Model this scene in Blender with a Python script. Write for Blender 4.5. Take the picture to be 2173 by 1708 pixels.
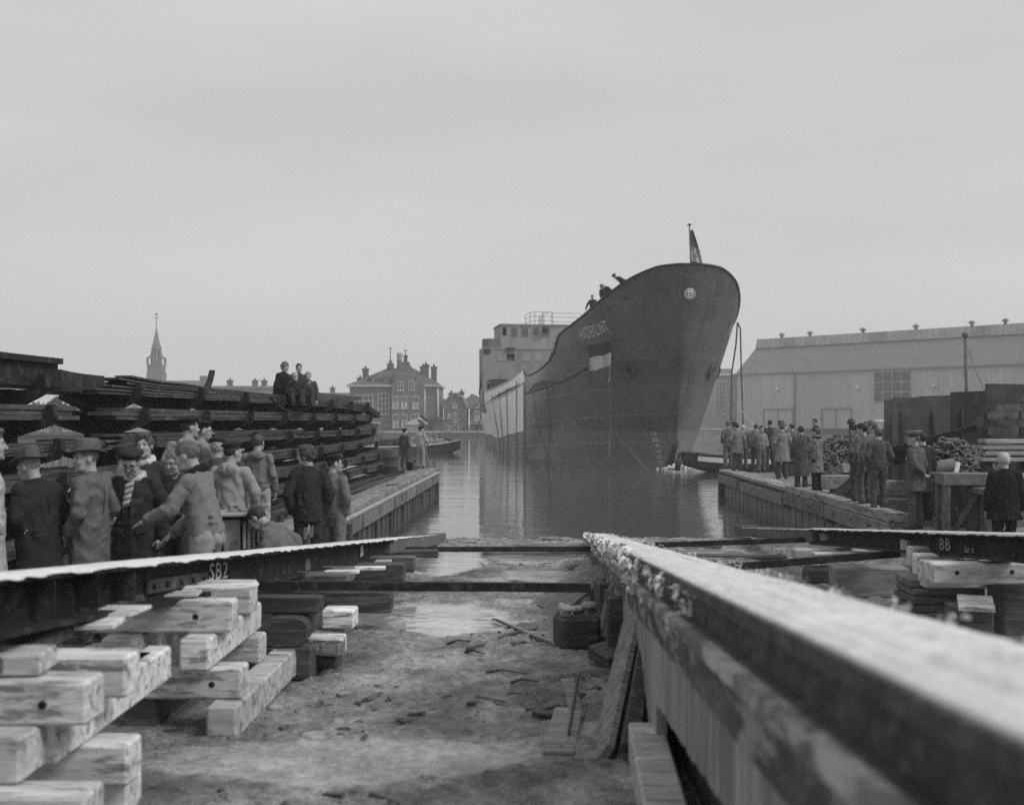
import bpy, bmesh, math, random
import numpy as np
from mathutils import Vector, Matrix, Euler, noise as mnoise
R = math.radians
random.seed(7)
rng = np.random.default_rng(11)
for o in list(bpy.data.objects): bpy.data.objects.remove(o)
SC = bpy.context.scene
COL = SC.collection

# ------------------------------------------------------------------ camera, sky, sun, exposure
EYE = 1.85; FPX = 2440.0; CX = 1086.5; HY = 893.0
cam_d = bpy.data.cameras.new('camera_lens')
cam = bpy.data.objects.new('view_camera', cam_d); COL.objects.link(cam)
cam.location = (0, 0, EYE); cam.rotation_euler = (R(90), 0, 0)
cam_d.sensor_width = 36.0; cam_d.lens = 36.0*FPX/2173.0
cam_d.shift_y = (HY-854.0)/2173.0
cam_d.clip_start = 0.05; cam_d.clip_end = 4000
cam_d.dof.use_dof = True; cam_d.dof.focus_distance = 22.0; cam_d.dof.aperture_fstop = 1.9
SC.camera = cam

SUN_EL, SUN_AZ = R(47), R(114)      # azimuth clockwise from +Y: high over the right shoulder, behind cloud
world = bpy.data.worlds.new('World'); SC.world = world; world.use_nodes = True
wn = world.node_tree; wn.nodes.clear()
def wnode(t, **k):
    n = wn.nodes.new(t)
    for a, b in k.items(): setattr(n, a, b)
    return n
w_out = wnode('ShaderNodeOutputWorld'); w_bg = wnode('ShaderNodeBackground')
w_sky = wnode('ShaderNodeTexSky', sky_type='NISHITA', sun_disc=False, sun_elevation=SUN_EL, sun_rotation=SUN_AZ)
w_sky.air_density = 2.0; w_sky.dust_density = 6.0; w_sky.ozone_density = 1.0
w_bw = wnode('ShaderNodeRGBToBW')
w_co = wnode('ShaderNodeTexCoord'); w_map = wnode('ShaderNodeMapping'); w_map.inputs['Scale'].default_value = (1.0, 1.0, 5.0)
w_no = wnode('ShaderNodeTexNoise'); w_no.inputs['Scale'].default_value = 1.7; w_no.inputs['Detail'].default_value = 5.0; w_no.inputs['Roughness'].default_value = 0.5
w_rng = wnode('ShaderNodeMapRange'); w_rng.inputs['From Min'].default_value = 0.25; w_rng.inputs['From Max'].default_value = 0.75
w_rng.inputs['To Min'].default_value = 4.1; w_rng.inputs['To Max'].default_value = 5.3
w_mix = wnode('ShaderNodeMix', data_type='FLOAT'); w_mix.inputs['Factor'].default_value = 0.88
L = wn.links.new
L(w_co.outputs['Generated'], w_map.inputs['Vector']); L(w_map.outputs['Vector'], w_no.inputs['Vector'])
L(w_no.outputs['Fac'], w_rng.inputs['Value']); L(w_sky.outputs['Color'], w_bw.inputs['Color'])
L(w_bw.outputs['Val'], w_mix.inputs['A']); L(w_rng.outputs['Result'], w_mix.inputs['B'])
L(w_mix.outputs['Result'], w_bg.inputs['Color']); L(w_bg.outputs['Background'], w_out.inputs['Surface'])
w_bg.inputs['Strength'].default_value = 0.10
sun_d = bpy.data.lights.new('sun', 'SUN'); sun_d.energy = 1.5; sun_d.angle = R(22); sun_d.color = (1, 1, 1)
sun = bpy.data.objects.new('sun', sun_d); COL.objects.link(sun)
sdir = Vector((math.sin(SUN_AZ)*math.cos(SUN_EL), math.cos(SUN_AZ)*math.cos(SUN_EL), math.sin(SUN_EL)))
sun.rotation_euler = sdir.to_track_quat('Z', 'Y').to_euler(); sun.location = (30, -30, 60)
vs = SC.view_settings; vs.view_transform = 'Standard'; vs.look = 'None'; vs.gamma = 1.0; vs.exposure = 0.42; vs.use_curve_mapping = False
SC.cycles.use_denoising = False      # leave the fine grain in, as on fast film
SC.cycles.max_bounces = 8; SC.cycles.diffuse_bounces = 3; SC.cycles.glossy_bounces = 3; SC.cycles.volume_bounces = 3
SC.cycles.transmission_bounces = 3; SC.cycles.transparent_max_bounces = 6

# ------------------------------------------------------------------ helpers
def at(x, y, Y): return Vector(((x-CX)/FPX*Y, Y, EYE-(y-HY)/FPX*Y))
def depth_z(y, z): return FPX*(EYE-z)/(y-HY)

_mats = {}
def M(name, c, rough=0.85, var=0.25, scale=6.0, bump=0.25, dist=0.01, stretch=(1, 1, 1), spec=0.3, metal=0.0, spots=0.0, spot_c=None, spot_scale=2.0, world=False):
    """grey surface: fine noise in colour and relief, and blotches of wear with their own colour"""
    if name in _mats: return _mats[name]
    m = bpy.data.materials.new(name); m.use_nodes = True; nt = m.node_tree; b = nt.nodes['Principled BSDF']
    N = nt.nodes.new; K = nt.links.new
    b.inputs['Roughness'].default_value = rough; b.inputs['Specular IOR Level'].default_value = spec; b.inputs['Metallic'].default_value = metal
    tc = N('ShaderNodeTexCoord'); mp = N('ShaderNodeMapping'); mp.inputs['Scale'].default_value = stretch
    if world:
        g = N('ShaderNodeNewGeometry'); K(g.outputs['Position'], mp.inputs['Vector'])
    else:
        oi = N('ShaderNodeObjectInfo'); va = N('ShaderNodeVectorMath'); va.operation = 'ADD'
        ms = N('ShaderNodeMath'); ms.operation = 'MULTIPLY'; ms.inputs[1].default_value = 37.0
        K(oi.outputs['Random'], ms.inputs[0]); K(tc.outputs['Object'], va.inputs[0]); K(ms.outputs[0], va.inputs[1]); K(va.outputs[0], mp.inputs['Vector'])
    n1 = N('ShaderNodeTexNoise'); n1.inputs['Scale'].default_value = scale; n1.inputs['Detail'].default_value = 7; n1.inputs['Roughness'].default_value = 0.65
    n2 = N('ShaderNodeTexNoise'); n2.inputs['Scale'].default_value = scale*0.13*spot_scale; n2.inputs['Detail'].default_value = 4
    K(mp.outputs[0], n1.inputs['Vector']); K(mp.outputs[0], n2.inputs['Vector'])
    r1 = N('ShaderNodeMapRange'); r1.inputs['From Min'].default_value = 0.3; r1.inputs['From Max'].default_value = 0.7
    r1.inputs['To Min'].default_value = c*(1-var); r1.inputs['To Max'].default_value = c*(1+var)
    K(n1.outputs['Fac'], r1.inputs['Value'])
    mul = N('ShaderNodeMapRange'); mul.inputs['From Min'].default_value = 0.3; mul.inputs['From Max'].default_value = 0.7
    mul.inputs['To Min'].default_value = 1-var*0.8; mul.inputs['To Max'].default_value = 1+var*0.8; K(n2.outputs['Fac'], mul.inputs['Value'])
    mm = N('ShaderNodeMath'); mm.operation = 'MULTIPLY'; K(r1.outputs[0], mm.inputs[0]); K(mul.outputs[0], mm.inputs[1])
    col = mm.outputs[0]
    if not world:      # no two alike pieces have quite the same tone
        rv = N('ShaderNodeMapRange'); rv.inputs['To Min'].default_value = 1-var*.75; rv.inputs['To Max'].default_value = 1+var*.6; K(oi.outputs['Random'], rv.inputs['Value'])
        m4 = N('ShaderNodeMath'); m4.operation = 'MULTIPLY'; K(col, m4.inputs[0]); K(rv.outputs[0], m4.inputs[1]); col = m4.outputs[0]
    if spots > 0:
        n3 = N('ShaderNodeTexNoise'); n3.inputs['Scale'].default_value = scale*0.4*spot_scale; n3.inputs['Detail'].default_value = 6; n3.inputs['Roughness'].default_value = 0.7
        K(mp.outputs[0], n3.inputs['Vector'])
        r3 = N('ShaderNodeMapRange'); r3.inputs['From Min'].default_value = 0.62-spots*0.3; r3.inputs['From Max'].default_value = 0.70-spots*0.3
        K(n3.outputs['Fac'], r3.inputs['Value'])
        mx = N('ShaderNodeMix'); mx.data_type = 'FLOAT'; K(r3.outputs[0], mx.inputs['Factor']); K(col, mx.inputs['A']); mx.inputs['B'].default_value = spot_c if spot_c is not None else c*0.4
        col = mx.outputs['Result']
    cc = N('ShaderNodeCombineColor'); [K(col, cc.inputs[i]) for i in range(3)]; K(cc.outputs[0], b.inputs['Base Color'])
    if bump > 0:
        bp = N('ShaderNodeBump'); bp.inputs['Strength'].default_value = bump; bp.inputs['Distance'].default_value = dist
        K(n1.outputs['Fac'], bp.inputs['Height']); K(bp.outputs[0], b.inputs['Normal'])
    _mats[name] = m; return m

class MB:
    """collects boxes, bars, tubes and sheets, and links them as ONE mesh object"""
    def __init__(s): s.v = []; s.f = []; s.sm = []
    def add(s, vs, fs, smooth=False):
        n = len(s.v); s.v.extend([tuple(q) for q in vs]); s.f.extend([tuple(i+n for i in f) for f in fs]); s.sm.extend([smooth]*len(fs)); return s
    def box(s, a, b, Mx=None):
        x0, y0, z0 = a; x1, y1, z1 = b
        vs = [Vector(p) for p in ((x0,y0,z0),(x1,y0,z0),(x1,y1,z0),(x0,y1,z0),(x0,y0,z1),(x1,y0,z1),(x1,y1,z1),(x0,y1,z1))]
        if Mx is not None: vs = [Mx @ v for v in vs]
        return s.add(vs, ((0,3,2,1),(4,5,6,7),(0,1,5,4),(1,2,6,5),(2,3,7,6),(3,0,4,7)))
    def bar(s, p, q, w, h, up=(0,0,1), c=0.0):
        """rectangular bar from p to q, w across and h along up, corners cut by c"""
        p, q = Vector(p), Vector(q); d = (q-p).normalized(); u = Vector(up); sd = d.cross(u).normalized(); u = sd.cross(d).normalized()
        if c <= 0:
            pr = [(-w/2,-h/2),(w/2,-h/2),(w/2,h/2),(-w/2,h/2)]
        else:
            pr = [(-w/2+c,-h/2),(w/2-c,-h/2),(w/2,-h/2+c),(w/2,h/2-c),(w/2-c,h/2),(-w/2+c,h/2),(-w/2,h/2-c),(-w/2,-h/2+c)]
        n = len(pr)
        if c > 0:
            rings = [(p, 1-2*c/max(w, h)), (p+d*c, 1), (q-d*c, 1), (q, 1-2*c/max(w, h))]
        else: rings = [(p, 1), (q, 1)]
        vs = [o+sd*(a*k)+u*(b*k) for o, k in rings for a, b in pr]
        fs = [tuple(range(n))[::-1], tuple(range((len(rings)-1)*n, len(rings)*n))]
        for r in range(len(rings)-1):
            for i in range(n): fs.append((r*n+i, r*n+(i+1) % n, (r+1)*n+(i+1) % n, (r+1)*n+i))
        return s.add(vs, fs)
    def tube(s, pts, r, n=6, cap=True, r1=None):
        pts = [Vector(p) for p in pts]; m = len(pts); vs = []; fs = []
        t0 = (pts[1]-pts[0]).normalized(); a = t0.orthogonal().normalized()
        for i, p in enumerate(pts):
            t = (pts[min(i+1, m-1)]-pts[max(i-1, 0)]).normalized(); a = (a-t*a.dot(t)).normalized(); b = t.cross(a)
            rr = r if r1 is None else r+(r1-r)*i/(m-1)
            vs += [p+a*(rr*math.cos(2*math.pi*k/n))+b*(rr*math.sin(2*math.pi*k/n)) for k in range(n)]
        for i in range(m-1):
            for k in range(n): fs.append((i*n+k, i*n+(k+1) % n, (i+1)*n+(k+1) % n, (i+1)*n+k))
        if cap: fs += [tuple(range(n))[::-1], tuple(range((m-1)*n, m*n))]
        return s.add(vs, fs, True)
    def lathe(s, prof, n=16, loc=(0,0,0), sx=1.0, sy=1.0):
        loc = Vector(loc); vs = []; fs = []
        for r, z in prof: vs += [loc+Vector((r*sx*math.cos(2*math.pi*k/n), r*sy*math.sin(2*math.pi*k/n), z)) for k in range(n)]
        for i in range(len(prof)-1):
            for k in range(n): fs.append((i*n+k, i*n+(k+1) % n, (i+1)*n+(k+1) % n, (i+1)*n+k))
        fs += [tuple(range(n))[::-1], tuple(range((len(prof)-1)*n, len(prof)*n))]
        return s.add(vs, fs, True)
    def prism(s, poly, axis, t0, t1):
        """polygon (list of 2-D points) pushed along an axis: 'x' -> points are (y,z), 'y' -> (x,z), 'z' -> (x,y)"""
        def P(a, b, t): return {'x': (t, a, b), 'y': (a, t, b), 'z': (a, b, t)}[axis]
        n = len(poly); vs = [P(a, b, t0) for a, b in poly]+[P(a, b, t1) for a, b in poly]
        fs = [tuple(range(n)), tuple(range(n, 2*n))[::-1]]+[(i, i+n, (i+1) % n+n, (i+1) % n) for i in range(n)]
        return s.add(vs, fs)
    def grid(s, P, smooth=True, closed=False):
        """P: array rows x cols x 3"""
        P = np.asarray(P); a, b = P.shape[:2]; n = len(s.v)
        s.v.extend(map(tuple, P.reshape(-1, 3).tolist()))
        fs = [(n+i*b+j, n+i*b+j+1, n+(i+1)*b+j+1, n+(i+1)*b+j) for i in range(a-1) for j in range(b-1)]
        if closed: fs += [(n+i*b+b-1, n+i*b, n+(i+1)*b, n+(i+1)*b+b-1) for i in range(a-1)]
        s.f.extend(fs); s.sm.extend([smooth]*len(fs)); return s
    def mesh(s, name):
        me = bpy.data.meshes.new(name); me.from_pydata(s.v, [], s.f)
        me.polygons.foreach_set('use_smooth', s.sm)
        bm = bmesh.new(); bm.from_mesh(me); bmesh.ops.recalc_face_normals(bm, faces=bm.faces); bm.to_mesh(me); bm.free()
        return me
    def build(s, name, mat, parent=None, **k):
        return link(name, s.mesh(name), mat, parent, **k)

def link(name, me, mat, parent=None, loc=None, rot=None, label=None, cat=None, group=None, kind=None):
    o = bpy.data.objects.new(name, me); COL.objects.link(o)
    if mat is not None and len(me.materials) == 0: me.materials.append(mat)
    if parent is not None: o.parent = parent
    if loc is not None: o.location = loc
    if rot is not None: o.rotation_euler = rot
    return tag(o, label, cat, group, kind)
def tag(o, label=None, cat=None, group=None, kind=None):
    if label: o['label'] = label
    if cat: o['category'] = cat
    if group: o['group'] = group
    if kind: o['kind'] = kind
    return o
def thing(name, label, cat, loc=(0,0,0), rz=0.0, group=None, kind=None):
    o = bpy.data.objects.new(name, None); COL.objects.link(o); o.location = loc; o.rotation_euler = (0, 0, rz); o.empty_display_size = 0.2
    return tag(o, label, cat, group, kind)
def setting(name, label, cat, loc=(0,0,0), rz=0.0): return thing(name, label, cat, loc, rz, None, 'structure')
_blocks = {}
def cut_box(dx, dy, dz, c=0.012):
    """a box with worn (chamfered) edges, centred in plan, standing on z=0; meshes are shared between alike pieces"""
    key = (round(dx, 3), round(dy, 3), round(dz, 3), round(c, 4))
    if key in _blocks: return _blocks[key]
    bm = bmesh.new(); bmesh.ops.create_cube(bm, size=1.0)
    for v in bm.verts: v.co = Vector((v.co.x*dx, v.co.y*dy, (v.co.z+.5)*dz))
    bmesh.ops.bevel(bm, geom=bm.edges[:], offset=c, segments=1, affect='EDGES')
    me = bpy.data.meshes.new('cut_box'); bm.to_mesh(me); bm.free(); _blocks[key] = me; return me
def piece(name, mat, dims, loc, rot=(0,0,0), parent=None, c=0.012, **k):
    me = cut_box(*dims, c)
    o = bpy.data.objects.new(name, me); COL.objects.link(o)
    if len(me.materials) == 0: me.materials.append(mat)
    o.material_slots[0].link = 'OBJECT'; o.material_slots[0].material = mat
    if parent is not None: o.parent = parent
    o.location = loc; o.rotation_euler = rot
    return tag(o, **k)

def vnoise(x, y, z=0.0, seed=0):
    """smooth value noise on numpy arrays, range -1..1"""
    x = np.asarray(x, float); y = np.asarray(y, float); z = np.asarray(z, float)
    x, y, z = np.broadcast_arrays(x, y, z)
    xi, yi, zi = np.floor(x).astype(np.int64), np.floor(y).astype(np.int64), np.floor(z).astype(np.int64)
    fx, fy, fz = x-xi, y-yi, z-zi
    fx, fy, fz = fx*fx*(3-2*fx), fy*fy*(3-2*fy), fz*fz*(3-2*fz)
    def h(a, b, c):
        n = (a*374761393+b*668265263+c*2147483647+seed*1274126177) & 0x7fffffff
        n = ((n ^ (n >> 13))*1274126177) & 0x7fffffff
        return ((n ^ (n >> 16)) & 0xffff)/32767.5-1
    c00 = h(xi,yi,zi)*(1-fx)+h(xi+1,yi,zi)*fx; c10 = h(xi,yi+1,zi)*(1-fx)+h(xi+1,yi+1,zi)*fx
    c01 = h(xi,yi,zi+1)*(1-fx)+h(xi+1,yi,zi+1)*fx; c11 = h(xi,yi+1,zi+1)*(1-fx)+h(xi+1,yi+1,zi+1)*fx
    return (c00*(1-fy)+c10*fy)*(1-fz)+(c01*(1-fy)+c11*fy)*fz
def fbm(x, y, z=0.0, o=4, seed=0):
    s = 0; a = 1.0; t = 0
    for i in range(o): s = s+a*vnoise(np.asarray(x)*2**i+i*17.3, np.asarray(y)*2**i-i*9.1, np.asarray(z)*2**i, seed+i); t += a; a *= 0.5
    return s/t
def text_mesh(txt, size, depth=0.004, shear=0.0):
    cu = bpy.data.curves.new('letters', 'FONT'); cu.body = txt; cu.size = size; cu.extrude = depth; cu.space_character = 1.12; cu.align_x = 'CENTER'; cu.align_y = 'CENTER'; cu.shear = shear
    cu.resolution_u = 3
    o = bpy.data.objects.new('letters', cu); COL.objects.link(o)
    dg = bpy.context.evaluated_depsgraph_get(); me = bpy.data.meshes.new_from_object(o.evaluated_get(dg))
    bpy.data.objects.remove(o); bpy.data.curves.remove(cu); return me
STEEL = M('dark_steel', 0.022, 0.75, 0.4, 9, 0.3, 0.006, spec=0.2, spots=0.3, spot_c=0.05)
STEEL2 = M('dull_steel', 0.054, 0.6, 0.25, 8, 0.3, 0.006, spec=0.35, spots=0.3, spot_c=0.1)
RUST = M('rusty_steel', 0.068, 0.75, 0.25, 14, 0.3, 0.006, spots=0.15, spot_c=0.035)
TIMBER = M('pale_timber', 0.58, 0.85, 0.30, 8, 0.6, 0.015, stretch=(0.45, 2.4, 2.4), spots=0.30, spot_c=0.22)
OLDWOOD = M('old_wood', 0.13, 0.9, 0.4, 9, 0.5, 0.015, stretch=(0.3, 2.5, 2.5), spots=0.3, spot_c=0.06)
DARKWOOD = M('wet_dark_wood', 0.055, 0.7, 0.45, 9, 0.5, 0.015, stretch=(0.3, 2.5, 2.5), spots=0.3, spot_c=0.12)
GREYWOOD = M('grey_wood', 0.24, 0.9, 0.35, 9, 0.4, 0.012, stretch=(0.3, 2.5, 2.5), spots=0.35, spot_c=0.11)
WHITE = M('white_paint', 0.75, 0.6, 0.1, 10, 0.1)
STREAKED = M('scraped_tallow', 0.68, 0.5, 0.30, 5, 0.8, 0.02, stretch=(7, .45, 7), spec=0.4, spots=0.16, spot_c=0.36)
TALLOW = M('tallow', 0.64, 0.55, 0.14, 16, 0.6, 0.02, spec=0.4, spots=0.1, spot_c=0.40)
ROPE = M('rope', 0.10, 0.9, 0.2, 30, 0.2)
PALEROPE = M('pale_rope', 0.5, 0.9, 0.2, 30, 0.2)
BLACK = M('black_paint', 0.02, 0.5, 0.3, 10, 0.15)
GLASS = M('dark_window_glass', 0.03, 0.08, 0.2, 3, 0.0, spec=0.5)
# ------------------------------------------------------------------ the setting: ground, water, quays, far shore
WZ = -0.85
def way_x(X0, Y): return X0+0.0443*Y
def sstep(a, b, t): t = np.clip((t-a)/(b-a), 0, 1); return t*t*(3-2*t)
def gz(X, Y):
    X = np.asarray(X, float); Y = np.asarray(Y, float)
    base = 0.05-0.034*Y-np.where(Y > 26, (Y-26)*0.05, 0)
    wl = sstep(-0.55, -1.2, X-(-2.75+0.0443*Y)); wl = np.where(Y > 18, wl*(1-sstep(18, 20, Y)), wl)
    wr = sstep(5.6, 6.8, X); wr = wr*(1-sstep(21.6, 23.0, Y))
    z = base*(1-wl)+np.maximum(base, -0.16)*wl
    return z*(1-wr)+np.maximum(z, -0.16)*wr
def gzf(X, Y): return float(gz(X, Y))
def g_rough(X, Y):
    n = fbm(X*1.1, Y*1.1, 0, 3, 3)*0.05+fbm(X*3.6, Y*5.5, 0, 3, 5)*0.032
    n = n+np.maximum(0, fbm(X*8, Y*10, 0, 2, 8)-0.05)*0.06
    return n
xs = np.concatenate([np.arange(-16, -4.5, .25), np.arange(-4.5, 6.5, .05), np.arange(6.5, 22.01, .25)])
ys = np.concatenate([np.arange(-8, 2, .5), np.arange(2, 14, .05), np.arange(14, 28, .08), np.arange(28, 46, 1.0)])
GX, GY = np.meshgrid(xs, ys)
PUD = [(-0.9, 13.2, 1.15, 1.5, .9), (0.0, 22.0, 1.9, 1.5, 1.0), (-1.1, 20.3, .85, 2.6, 1.0), (.4, 20.6, .6, .9, .8), (3.4, 22.6, 1.5, 1.6, 1.0), (3.0, 16.2, .8, .5, .85), (-0.9, 6.9, 1.3, .55, .45), (0.85, 7.7, .5, .5, .4), (0.6, 17.8, .8, 1.1, .7)]
def puddle_w(X, Y):
    w = np.zeros_like(X)
    for px, py, rx, ry, a in PUD:
        d = np.sqrt(((X-px)/rx)**2+((Y-py)/ry)**2)+0.35*fbm(X*1.6, Y*1.1, 0, 3, 21)
        w = np.maximum(w, a*(1-sstep(0.75, 1.0, d)))
    return w
PW = puddle_w(GX, GY)
GZ = gz(GX, GY)+g_rough(GX, GY)*(1-PW*0.97)*np.where((GY > 30), 0, 1)
GZ = GZ-0.012*PW
g = MB(); g.grid(np.stack([GX, GY, GZ], -1))
gmat = bpy.data.materials.new('muddy_ground'); gmat.use_nodes = True
nt = gmat.node_tree; N = nt.nodes.new; K = nt.links.new; b = nt.nodes['Principled BSDF']
geo = N('ShaderNodeNewGeometry'); at_w = N('ShaderNodeAttribute'); at_w.attribute_name = 'wet'
nA = N('ShaderNodeTexNoise'); nA.inputs['Scale'].default_value = 1.3; nA.inputs['Detail'].default_value = 8; nA.inputs['Roughness'].default_value = 0.6
nB = N('ShaderNodeTexNoise'); nB.inputs['Scale'].default_value = 11; nB.inputs['Detail'].default_value = 8; nB.inputs['Roughness'].default_value = 0.7
nC = N('ShaderNodeTexNoise'); nC.inputs['Scale'].default_value = 60; nC.inputs['Detail'].default_value = 4
for n in (nA, nB, nC): K(geo.outputs['Position'], n.inputs['Vector'])
def mr(src, a, b_, c, d):
    n = N('ShaderNodeMapRange'); n.inputs['From Min'].default_value = a; n.inputs['From Max'].default_value = b_; n.inputs['To Min'].default_value = c; n.inputs['To Max'].default_value = d
    K(src, n.inputs['Value']); return n.outputs[0]
def mth(op, a, b_):
    n = N('ShaderNodeMath'); n.operation = op
    for i, q in enumerate((a, b_)):
        if isinstance(q, (int, float)): n.inputs[i].default_value = q
        else: K(q, n.inputs[i])
    return n.outputs[0]
colg = mth('MULTIPLY', mr(nA.outputs['Fac'], .36, .66, .10, .34), mr(nB.outputs['Fac'], .32, .68, .45, 1.5))
colg = mth('MULTIPLY', colg, mr(nC.outputs['Fac'], .3, .7, .7, 1.3))
colg = mth('ADD', colg, mr(at_w.outputs['Fac'], 0, 1, 0.0, 0.16))  # sky sheen on the puddles put into the colour as a lighter tone
cc = N('ShaderNodeCombineColor'); [K(colg, cc.inputs[i]) for i in range(3)]; K(cc.outputs[0], b.inputs['Base Color'])
wetm = mth('MAXIMUM', at_w.outputs['Fac'], mr(nA.outputs['Fac'], .56, .72, 0, .45))
K(mr(wetm, 0, .8, .8, .06), b.inputs['Roughness'])
b.inputs['Specular IOR Level'].default_value = 0.5
bp = N('ShaderNodeBump'); bp.inputs['Distance'].default_value = 0.045
K(mth('ADD', nB.outputs['Fac'], mth('MULTIPLY', nC.outputs['Fac'], .3)), bp.inputs['Height']); K(mr(wetm, 0, .9, 1.0, .02), bp.inputs['Strength']); K(bp.outputs[0], b.inputs['Normal'])
go = g.build('ground', gmat, label='trodden muddy slipway ground sloping down to the water with wet patches', cat='ground', kind='structure')
at_ = go.data.attributes.new('wet', 'FLOAT', 'POINT'); at_.data.foreach_set('value', PW.ravel().astype(np.float32))

# scattered chips, clods and bark on the slipway: nobody could count them
dm = MB()
CHK = lambda X, Y: float(fbm(X*.9, Y*.7, 0, 3, 33)) > .02+.25*random.random() and float(puddle_w(np.array([X]), np.array([Y]))[0]) < .3
for i in range(5200):
    Y = 5.2+20*random.random()**1.2; X = -2.6+8.4*random.random()
    if not CHK(X, Y): continue
    s = random.choice((.004, .005, .006, .008, .011, .015, .02)); z = gzf(X, Y)+float(g_rough(X, Y)); el = 1+2.4*random.random()**2
    q = Euler((random.uniform(-.3, .3), random.uniform(-.3, .3), random.random()*6.3)).to_matrix().to_4x4(); q.translation = (X, Y, z+s*.25)
    ps = [Vector((math.cos(a)*s*el*random.uniform(.7, 1.3), math.sin(a)*s*random.uniform(.7, 1.3), 0)) for a in (0, 1.2, 2.4, 3.7, 5)]
    vs_ = [q @ (p-Vector((0, 0, s*.6))) for p in ps]+[q @ (p*.6+Vector((0, 0, s*.55))) for p in ps]
    dm.add(vs_, [(5, 6, 7, 8, 9)]+[(k, (k+1) % 5, (k+1) % 5+5, k+5) for k in range(5)])
for i in range(520):
    Y = 5.4+18*random.random()**1.3; X = -2.4+7.6*random.random()
    if not CHK(X, Y): continue
    s = random.uniform(.018, .05); el = random.uniform(1.2, 4.5); z = gzf(X, Y)+float(g_rough(X, Y))
    q = Euler((random.uniform(-.25, .25), random.uniform(-.25, .25), random.random()*6.3)).to_matrix().to_4x4(); q.translation = (X, Y, z+.008)
    dm.box((-s*el, -s*.5, -.012), (s*el*random.uniform(.6, 1), s*random.uniform(.3, .6), .012), q)
dm.build('gravel', M('chips', .10, .9, .6, 4, .3, world=True), label='dark chips, clods and splinters strewn over the muddy slipway', cat='debris', kind='stuff')

# water
wmat = bpy.data.materials.new('harbour_water'); wmat.use_nodes = True
nt = wmat.node_tree; N = nt.nodes.new; K = nt.links.new; b = nt.nodes['Principled BSDF']
b.inputs['Base Color'].default_value = (.075, .075, .075, 1); b.inputs['Roughness'].default_value = 0.03; b.inputs['IOR'].default_value = 2.2; b.inputs['Specular IOR Level'].default_value = 0.5
geo = N('ShaderNodeNewGeometry')
def wave(sx, sy, sc, det):
    mp = N('ShaderNodeMapping'); mp.inputs['Scale'].default_value = (sx, sy, 1); K(geo.outputs['Position'], mp.inputs['Vector'])
    n = N('ShaderNodeTexNoise'); n.inputs['Scale'].default_value = sc; n.inputs['Detail'].default_value = det; n.inputs['Distortion'].default_value = .3; K(mp.outputs[0], n.inputs['Vector']); return n.outputs['Fac']
h = mth('ADD', mth('MULTIPLY', wave(.35, 1, .9, 3), .9), mth('ADD', mth('ADD', mth('MULTIPLY', wave(.5, 1.2, 3.2, 3), .26), mth('MULTIPLY', wave(.45, 1.3, 9, 2), .10)), mth('MULTIPLY', wave(.3, 1, .22, 2), .9)))
bp = N('ShaderNodeBump'); bp.inputs['Strength'].default_value = 1.0; bp.inputs['Distance'].default_value = 0.019
K(h, bp.inputs['Height']); K(bp.outputs[0], b.inputs['Normal'])
w = MB(); w.add([(-420, 20, WZ), (420, 20, WZ), (420, 300, WZ), (-420, 300, WZ)], [(0, 1, 2, 3)])
w.build('water', wmat, label='grey rippled harbour water reflecting the ship and the sky', cat='water', kind='structure')

# ---- left quay: concrete body, planked edge, fender boards and posts
CONC = M('quay_concrete', .20, .9, .35, 3, .4, .02, spots=.3, spot_c=.09, world=True)
WETW = M('quay_wall_wood', .18, .75, .4, 5, .4, .015, stretch=(2.5, 2.5, .25), spots=.35, spot_c=.15, world=True)
DECKW = M('deck_wood', .22, .8, .35, 5, .4, .012, stretch=(2.4, .4, 2), spots=.35, spot_c=.12, world=True)
LQ = setting('quay', 'left quay with a pale planked edge beside the steel rack', 'quay')
def lx(Y): return -3.2+(Y-23.5)*0.45/19.5       # quay edge
MB().prism([(lx(18.5)-.30, 18.5), (lx(43)-.30, 43.0), (-4.9, 43.0), (-14, 43.0), (-14, 18.5)], 'z', -2.2, -0.03).build('quay_body', CONC, LQ)
def along(name, mat, Y0, Y1, x0, x1, z0, z1, parent, fx, c=.012, **k):
    """board lying along a quay edge fx(Y) between offsets x0..x1"""
    a = Vector((fx(Y0)+(x0+x1)/2, Y0, (z0+z1)/2)); q = Vector((fx(Y1)+(x0+x1)/2, Y1, (z0+z1)/2))
    return MB().bar(a, q, abs(x1-x0), z1-z0, c=c).build(name, mat, parent, **k)
Ys = [18.5, 23.4, 28.2, 33.1, 38.0, 42.9]
for a, q in zip(Ys[:-1], Ys[1:]):
    along('edge_plank', DECKW, a+.01, q-.01, -.46, -.02, -.02, .10, LQ, lx)
    along('inner_plank', DECKW, a+.2, q+.1 if q < 42 else q-.1, -.78, -.50, -.03, .05, LQ, lx)
for i in range(9):
    a = 19.0+i*2.66
    along('fender_board', M('fender_wood', .16, .85, .35, 6, .4, .012, stretch=(.4, 2, 2), spots=.3, spot_c=.08), a, a+2.42, -.10, .05, -.42, -.10, LQ, lx)
    along('fender_strip', WHITE if False else M('pale_strip', .34, .8, .3, 8, .3, world=True), a, a+2.6, -.06, .065, -.085, -.03, LQ, lx, c=.006)
for i in range(10):
    Y = 18.9+i*2.66
    MB().box((lx(Y)-.20, Y-.11, -2.0), (lx(Y)-.02 if i not in (1,) else lx(Y)+.08, Y+.11, -.09)).build('post', DARKWOOD, LQ)
for i in range(62):
    Y = 18.6+i*.393
    MB().box((lx(Y)-.29, Y+.012, -2.1), (lx(Y)-.07-.02*(i % 2), Y+.38, -.11)).build('wall_plank', M('left_wall_wood', .075, .75, .35, 4, .4, .015, stretch=(2.5, 2.5, .25), spots=.25, spot_c=.12, world=True), LQ)
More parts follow.
